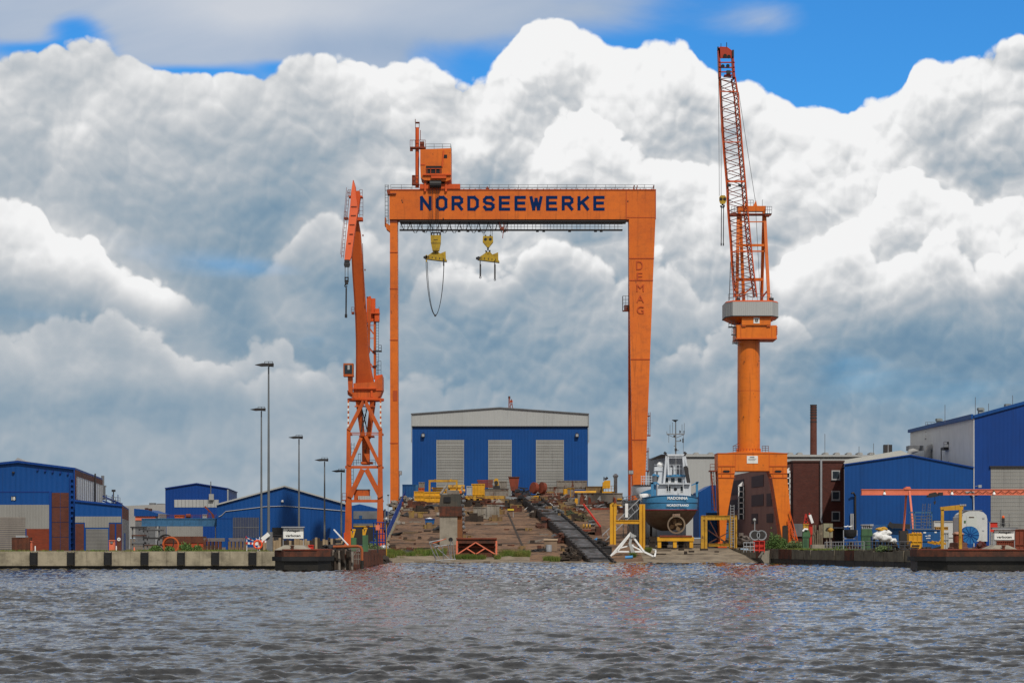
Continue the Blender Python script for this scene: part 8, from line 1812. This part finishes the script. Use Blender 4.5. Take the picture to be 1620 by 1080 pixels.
# huts and boxes
o = thing('blue_hut', 'low blue site hut with dark roof plates behind the white bags', 'hut', (X(1430, 470), 470, GZ)); MB().pprism([(1380, 838), (1388, 830), (1425, 828), (1436, 838), (1436, 872), (1380, 872)], 470, 6).build('body', CONT_BLUE, o); m = MB(); m.bar(P(1406, 828, 469), P(1414, 833, 469), .5, 1); m.bar(P(1413, 831, 469), P(1440, 832.5, 469), .3, 1); m.build('roof_plate', DARK_STEEL, o)
o = crate_box('yellow_skip', 'small yellow open container before the blue box', 'skip', 1438, 1459, 843.5, 857, 400, 2, YELLOW, 3, sink=14); m = MB(); [m.pbox(1443 + i * 4, 1445.5 + i * 4, 841.5, 844, 400.3, .6) for i in range(4)]; m.build('lug', YELLOW, o)
o = crate_box('blue_container', 'low blue container with pale marks beside the yellow skip', 'container', 1447, 1487.5, 837.5, 856, 416, 3, CONT_BLUE, 0, sink=16); m = MB(); m.text('19', 1, (X(1468, 416), 415.95, Z(849, 416)), depth=.03, height=.42, bold=.02); m.pbox(1461, 1465, 841, 843, 415.94, .05); m.pbox(1478.5, 1482, 840.5, 842.5, 415.94, .05); m.pbox(1464, 1467, 847, 848, 415.94, .05); m.pbox(1465, 1472, 850.5, 851.5, 415.94, .05); m.build('lettering', SIGN_WHITE, o)
crate_box('crate', 'row of small yellow brown crates on the blue container', 'crates', 1481, 1500, 833, 838, 420, 1.6, mat('brown_yellow_crate', (0.38, 0.20, 0.04), (0.25, 0.12, 0.03), rough=.8, streak=.4), 6, sink=0)
o = thing('blue_scaffold', 'open blue steel frame platform before the tall blue shed', 'scaffold', (X(1457, 430), 430, GZ)); m = MB(); [m.pbox(x, x + 1.5, 809.5, 860, 430, .25) for x in (1445.5, 1473.5)]; m.pbox(1438.5, 1475, 809, 811.4, 430, .4); [m.pbox(x, x + 1.2, 810, 860, 433, .25) for x in (1447, 1470)]; m.build('frame', MID_BLUE, o)
m = MB(); m.rail([P(1440, 836, 430), P(1474, 836, 430)], 2.4, 1.0, .05, 4); m.pbox(1440, 1474, 835.6, 837, 429.8, 3); m.build('platform', GREY_STEEL, o); m = MB(); m.ladder(P(1459, 836, 429.8), P(1462, 796, 430), .5, .5); m.ladder(P(1468, 830, 429.8), P(1470.6, 796, 430), .4, .5); m.build('ladder', GREY_STEEL, o)
D = 384.0; o = thing('yellow_portal', 'worn yellow portal frame at the right quay edge before the caravan', 'portal frame', (X(1506, D), D, GZ - .3)); m = MB(); m.pprism([(1488, 804), (1488, 801.5), (1528.5, 797), (1528.5, 800), (1524, 801), (1524, 806), (1489, 807.5)], D, .6); m.build('cross_beam', YELLOW_OLD, o)
for x in (1489, 1517.6): MB().pbox(x, x + 4.4, 806, 872, D, .55).build('leg', YELLOW_OLD, o)
m = MB(); [m.pbox(1519 + i * 3.4, 1521.4 + i * 3.4, 797.2, 799.6, D - .1, .3) for i in range(3)]; m.build('clamp', GALV, o)
D = 425.0; o = thing('site_caravan', 'white round roofed site trailer behind the blue cable drum', 'trailer', (X(1536, D), D, GZ)); prof = [(1522, 856), (1522, 818), (1524, 813), (1529, 809.5), (1535, 808), (1549, 808), (1556, 810), (1560.5, 814.5), (1562, 821), (1562, 856)]
MB().pprism(prof, D, 8).build('body', mat('trailer_white', (0.52, 0.53, 0.51), (0.42, 0.43, 0.41), rough=.5, streak=.3, dirt=.1), o); v = MB(); v.add([P(1521.9, 856, D + .3), P(1521.9, 818, D + .3), P(1529, 809.4, D + .3), P(1517, 812, D + 9), P(1507.5, 818, D + 9), P(1507.5, 856, D + 9)], [(0, 1, 2, 3, 4, 5)]); v.build('side_wall', LIGHT_GREY, o)
d_ = MB().pbox(1529.5, 1545, 816, 846, D - .06, .08).build('door', mat('trailer_door', (0.46, 0.48, 0.44), rough=.5), o); MB().pbox(1533, 1541, 817, 818.6, D - .1, .06).build('door_plate', RUST, d_)
m = MB(); m.pbox(1554, 1557.5, 818, 821, D - .05, .07); m.pbox(1554, 1557, 838, 840, D - .05, .07); m.build('vent', GALV, o); m = MB(); m.pbox(1525, 1528, 823, 827, D - .05, .07); m.build('green_mark', GREEN_PAINT, o); m = MB(); [m.tube([P(x, 858, D + .4), P(x, 858, D + 1)], .5, 10) for x in (1528, 1556)]; m.build('wheel', BLACK, o); MB().pbox(1524, 1554, 806.5, 808, D + 1, 4).build('roof_vent', GREY_STEEL, o)
D = 408.0; o = thing('blue_cable_drum', 'large blue cable drum leaning before the white trailer', 'cable drum', (X(1536, D), D, GZ)); q = P(1535, 846, D); m = MB(); n = 26
m.prism([(q.x + 1.6 * math.cos(6.283 * i / n), q.z + 1.6 * math.sin(6.283 * i / n)) for i in range(n)], D, D + .15); f_ = m.build('flange', mat('drum_blue', (0.010, 0.12, 0.32), (0.008, 0.08, 0.24), rough=.5, streak=.2), o); m = MB(); [m.bar(q + Vector((.15 * math.cos(a), -.05, .15 * math.sin(a))), q + Vector((1.55 * math.cos(a), -.05, 1.55 * math.sin(a))), .07) for a in [6.283 * i / 12 for i in range(12)]]; m.build('spoke', BLUE_DEEP, f_)
m = MB(); m.tube([q + Vector((0, .15, 0)), q + Vector((0, 1.6, 0))], .9, 16); m.prism([(q.x + 1.6 * math.cos(6.283 * i / n), q.z + 1.6 * math.sin(6.283 * i / n)) for i in range(n)], D + 1.6, D + 1.75); m.build('rear_flange', BLUE_DEEP, o)
D = 384.0; o = thing('rust_bollard', 'big rusty stepped bollard between the legs of the yellow portal', 'bollard', (X(1516, D), D, GZ)); c_ = (X(1516, D + 3), D + 3, GZ); MB().lathe(c_, [(1.75, 0), (1.75, .5), (1.55, .6), (1.5, 1.3), (1.0, 1.4)], 8).build('base', mat('bollard_rust', (0.15, 0.06, 0.04), (0.09, 0.045, 0.035), rough=.8, streak=.5, dirt=.2), o); MB().lathe(c_, [(.85, 1.2), (.85, 2.7)], 12).build('drum', RUST_RED, o); MB().lathe(c_, [(1.0, 2.7), (1.05, 2.85), (.6, 3.15), (.1, 3.2)], 12).build('cap', mat('pale_rust', (0.36, 0.19, 0.13), rough=.8), o)
heap('quay_winch', 'dark red winch with levers beside the blue cable drum', 'winch', 1545, 1563, 850, 870, 380, mat('dark_red_winch', (0.10, 0.02, 0.015), (0.03, 0.025, 0.025), rough=.7, scale=1.5), 71, 1.6, 30)
m = MB(); [m.bar(P(1486 + i * 6, 856 + i % 2, 404), P(1496 + i * 5, 860, 403), .3) for i in range(-3, 1)]; mono('yellow_planks', 'loose yellow planks lying before the blue container', 'planks', m, YELLOW)
heap('wall_debris', 'dark planks and weeds along the quay top before the blue container', 'debris', 1408, 1490, 859, 876, 392, DARK_TIMBER, 72, 3, 60)
heap('wall_debris', 'yellow and dark scraps around the rusty bollard', 'debris', 1492, 1535, 864, 874, 386, RUST_GREY, 73, 2, 24)
o = thing('red_locker', 'red locker beside the grey post near the huge grey door', 'locker', (X(1573, 410), 410, GZ)); MB().pbox(1566.5, 1578.5, 825.5, 841, 410, .8).build('body', RED, o); m = MB(); m.pbox(1565.4, 1566.6, 824.5, 874, 409.8, .2); m.pbox(1565.4, 1579, 824.4, 825.6, 409.8, 1); m.pbox(1571, 1573, 841, 874, 410.2, .3); m.build('post', GALV, o)
o = thing('signal_mast', 'small dark signal mast with an orange lamp before the grey door', 'signal', (X(1587.5, 390), 390, GZ)); MB().pbox(1585.5, 1589.5, 819, 832, 390, .5).build('body', DARK_STEEL, o); MB().lathe((X(1587.5, 390), 390.2, Z(819, 390)), [(.22, 0), (.24, .2), (.15, .42)], 8).build('lamp', mat('lamp_orange', (0.75, 0.12, 0.02), rough=.4), o); m = MB(); m.tube([P(1587.5, 832, 390.2), (X(1587.5, 390), 390.2, GZ)], .12, 6); m.tube([P(1583, 806, 390), P(1583, 834, 390)], .07, 5); m.tube([P(1596.5, 813, 390), P(1596.5, 834, 390)], .05, 5); m.rail([P(1578, 832, 389.8), P(1597, 832, 389.8)], .5, .8, .04, 1); m.pbox(1570, 1611, 833.6, 836, 389.6, 1.4); m.build('bracket', GREY_STEEL, o)
crate_box('rusty_container', 'rust red container behind the right sign', 'container', 1606.5, 1660, 837, 862, 372, 3, RUST_RED, 8, sink=12)
crate_box('rust_screen', 'rusty slatted screen under the right sign', 'screen', 1577, 1604, 855, 868, 352, .4, RUST_RED, 9, sink=8)
crate_box('white_wall_shed', 'low white shed behind the yellow portal', 'shed', 1478, 1508, 824, 850, 470, 3, mat('white_shed', (0.46, 0.46, 0.44), rough=.7), 0, lid=DARK_STEEL, sink=20)
crate_box('white_chest', 'white open chest beside the crates on the blue container', 'chest', 1492.5, 1501, 842, 854, 409, 1.5, LIGHT_GREY, 2, sink=14)
mono('mast_box', 'dark box with a tilted white rod beside the yellow skip', 'box', MB().pbox(1424, 1437, 839, 860, 405, 1.5).pbox(1425, 1436, 860, 874, 405.2, 1.2), DARK_STEEL)

# ------------------------------------------------------------------ plants
LEAF = mat('leaf_green', (0.060, 0.115, 0.028), (0.105, 0.165, 0.045), rough=.7, scale=1.2, amount=.9, spec=.2)
LEAF_PALE = mat('leaf_pale', (0.13, 0.18, 0.075), (0.075, 0.12, 0.04), rough=.75, scale=1.2, spec=.2)
GRASS = mat('grass_green', (0.095, 0.140, 0.026), (0.16, 0.155, 0.04), rough=.8, scale=.4, amount=.9, spec=.2)
def bush(label, px0, px1, py0, D, zb, seed, m_, n=2600, dome=1.0):
    o = thing('bush', label, 'bush', (X((px0 + px1) / 2, D), D, zb)); rr = random.Random(seed); w = X(px1, D) - X(px0, D); h = Z(py0, D) - zb; c0 = (X(px0, D) + X(px1, D)) / 2
    cl = [(rr.uniform(-.40, .40) * w, rr.uniform(-1.2, 1.2), rr.uniform(.15, .70) * h) for _ in range(15)]
    def pt(r):
        c_ = r.choice(cl); a = (r.gauss(0, .085 * w), r.gauss(0, .45), r.gauss(0, .13 * h)); x, y, z = (c_[i] + a[i] for i in range(3)); z *= max(.2, 1 - .5 * abs(2 * x / w) ** 2)
        return (c0 + x, D + y, zb + abs(z))
    MB().leaves(pt, n, .34, seed).build('foliage', m_, o)
    m = MB(); [m.tube([(c0 + c_[0] * .2, D, zb), (c0 + c_[0], D + c_[1], zb + c_[2])], .035, 4) for c_ in cl]; m.build('stems', DARK_TIMBER, o)
bush('pale green willow bush at the left foot of the slip', 577, 604, 851, 440, .9, 1, LEAF_PALE, 2600)
bush('large green bush beside the timber post on the right quay', 1211, 1248, 842, 449, GZ - .6, 2, LEAF, 3000)
bush('lower green bush between the timber post and green winch', 1243, 1273, 853, 447, GZ - .5, 3, LEAF_PALE, 2000)
bush('tall thin weed sticking out of the large green bush', 1215, 1223, 838, 450, GZ - .4, 4, LEAF, 500)
bush('rounded weed clump before the low hull segment', 284, 302, 857, 366, GZ, 5, LEAF, 900)
bush('small weed clump right of the rounded one by the hull segment', 306, 319, 862, 366, GZ, 6, LEAF, 500)
bush('weed clump before the red brown ring', 238, 256, 862, 366, GZ, 7, LEAF, 800)
bush('weed clump at the right of the red brown ring', 263, 275, 863, 365, GZ, 8, LEAF, 500)
bush('low weeds in the railing by the dark tub', 1318, 1340, 862, 424, GZ - .2, 9, LEAF, 900)
bush('low weeds before the broad green winch', 1383, 1412, 863, 396, GZ - .2, 10, LEAF_PALE, 900)
def gstrip(zones, n, seed, h):
    def pt(r):
        x0, x1, d0, d1, zf = r.choice(zones); x, d = r.uniform(x0, x1), r.uniform(d0, d1)
        while math.sin(x * .9 + d) + math.sin(x * 2.3 - d * .7) + math.sin(x * .37) < r.uniform(-1.2, 1.4): x, d = r.uniform(x0, x1), r.uniform(d0, d1)
        return (x, d, zf(d))
    return MB().blades(pt, n, h, .05, seed)
tag(gstrip([(X(588, 460), X(705, 460), 459, 466, slip_z)] * 4 + [(X(718, 455), X(792, 455), 454.2, 455.4, slip_z)] * 2 + [(X(790, 460), X(838, 460), 458, 463, slip_z)] * 2 + [(X(585, 460), X(640, 460), 456, 462, slip_z)] + [(X(1000, 455), X(1006, 455), 458, 461, lambda d: .9), (X(1022, 470), X(1028, 470), 468, 472, lambda d: 1.9), (X(860, 452), X(885, 452), 451, 453, lambda d: .3)], 17000, 3, .95).build('grass', GRASS), kind='stuff')
tag(gstrip([(-95, -38, 361.8, 364, lambda d: GZ), (-60, -30, 362, 370, lambda d: GZ), (52, 76, 400, 440, lambda d: GZ)], 7000, 4, .28).build('grass', GRASS), kind='stuff')
tag(MB().blades(lambda r: (lambda t: (-27.5 + r.uniform(-1.5, 1.5), 446 + r.uniform(0, 30), .6 + r.uniform(0, .8)))(0), 2500, .6, .05, 6).build('grass', GRASS), kind='stuff')
# rubble bank between the quay end and the slip
mono('rubble_bank', 'dark rubble bank closing the corner between quay and slipway', 'rubble', MB().lump((-26.8, 448, -.2), (3.4, 8, 1.6), 5, 3, .3).lump((-25.6, 442, -.3), (1.6, 3, 1.1), 6, 2, .3), DARK_TIMBER)
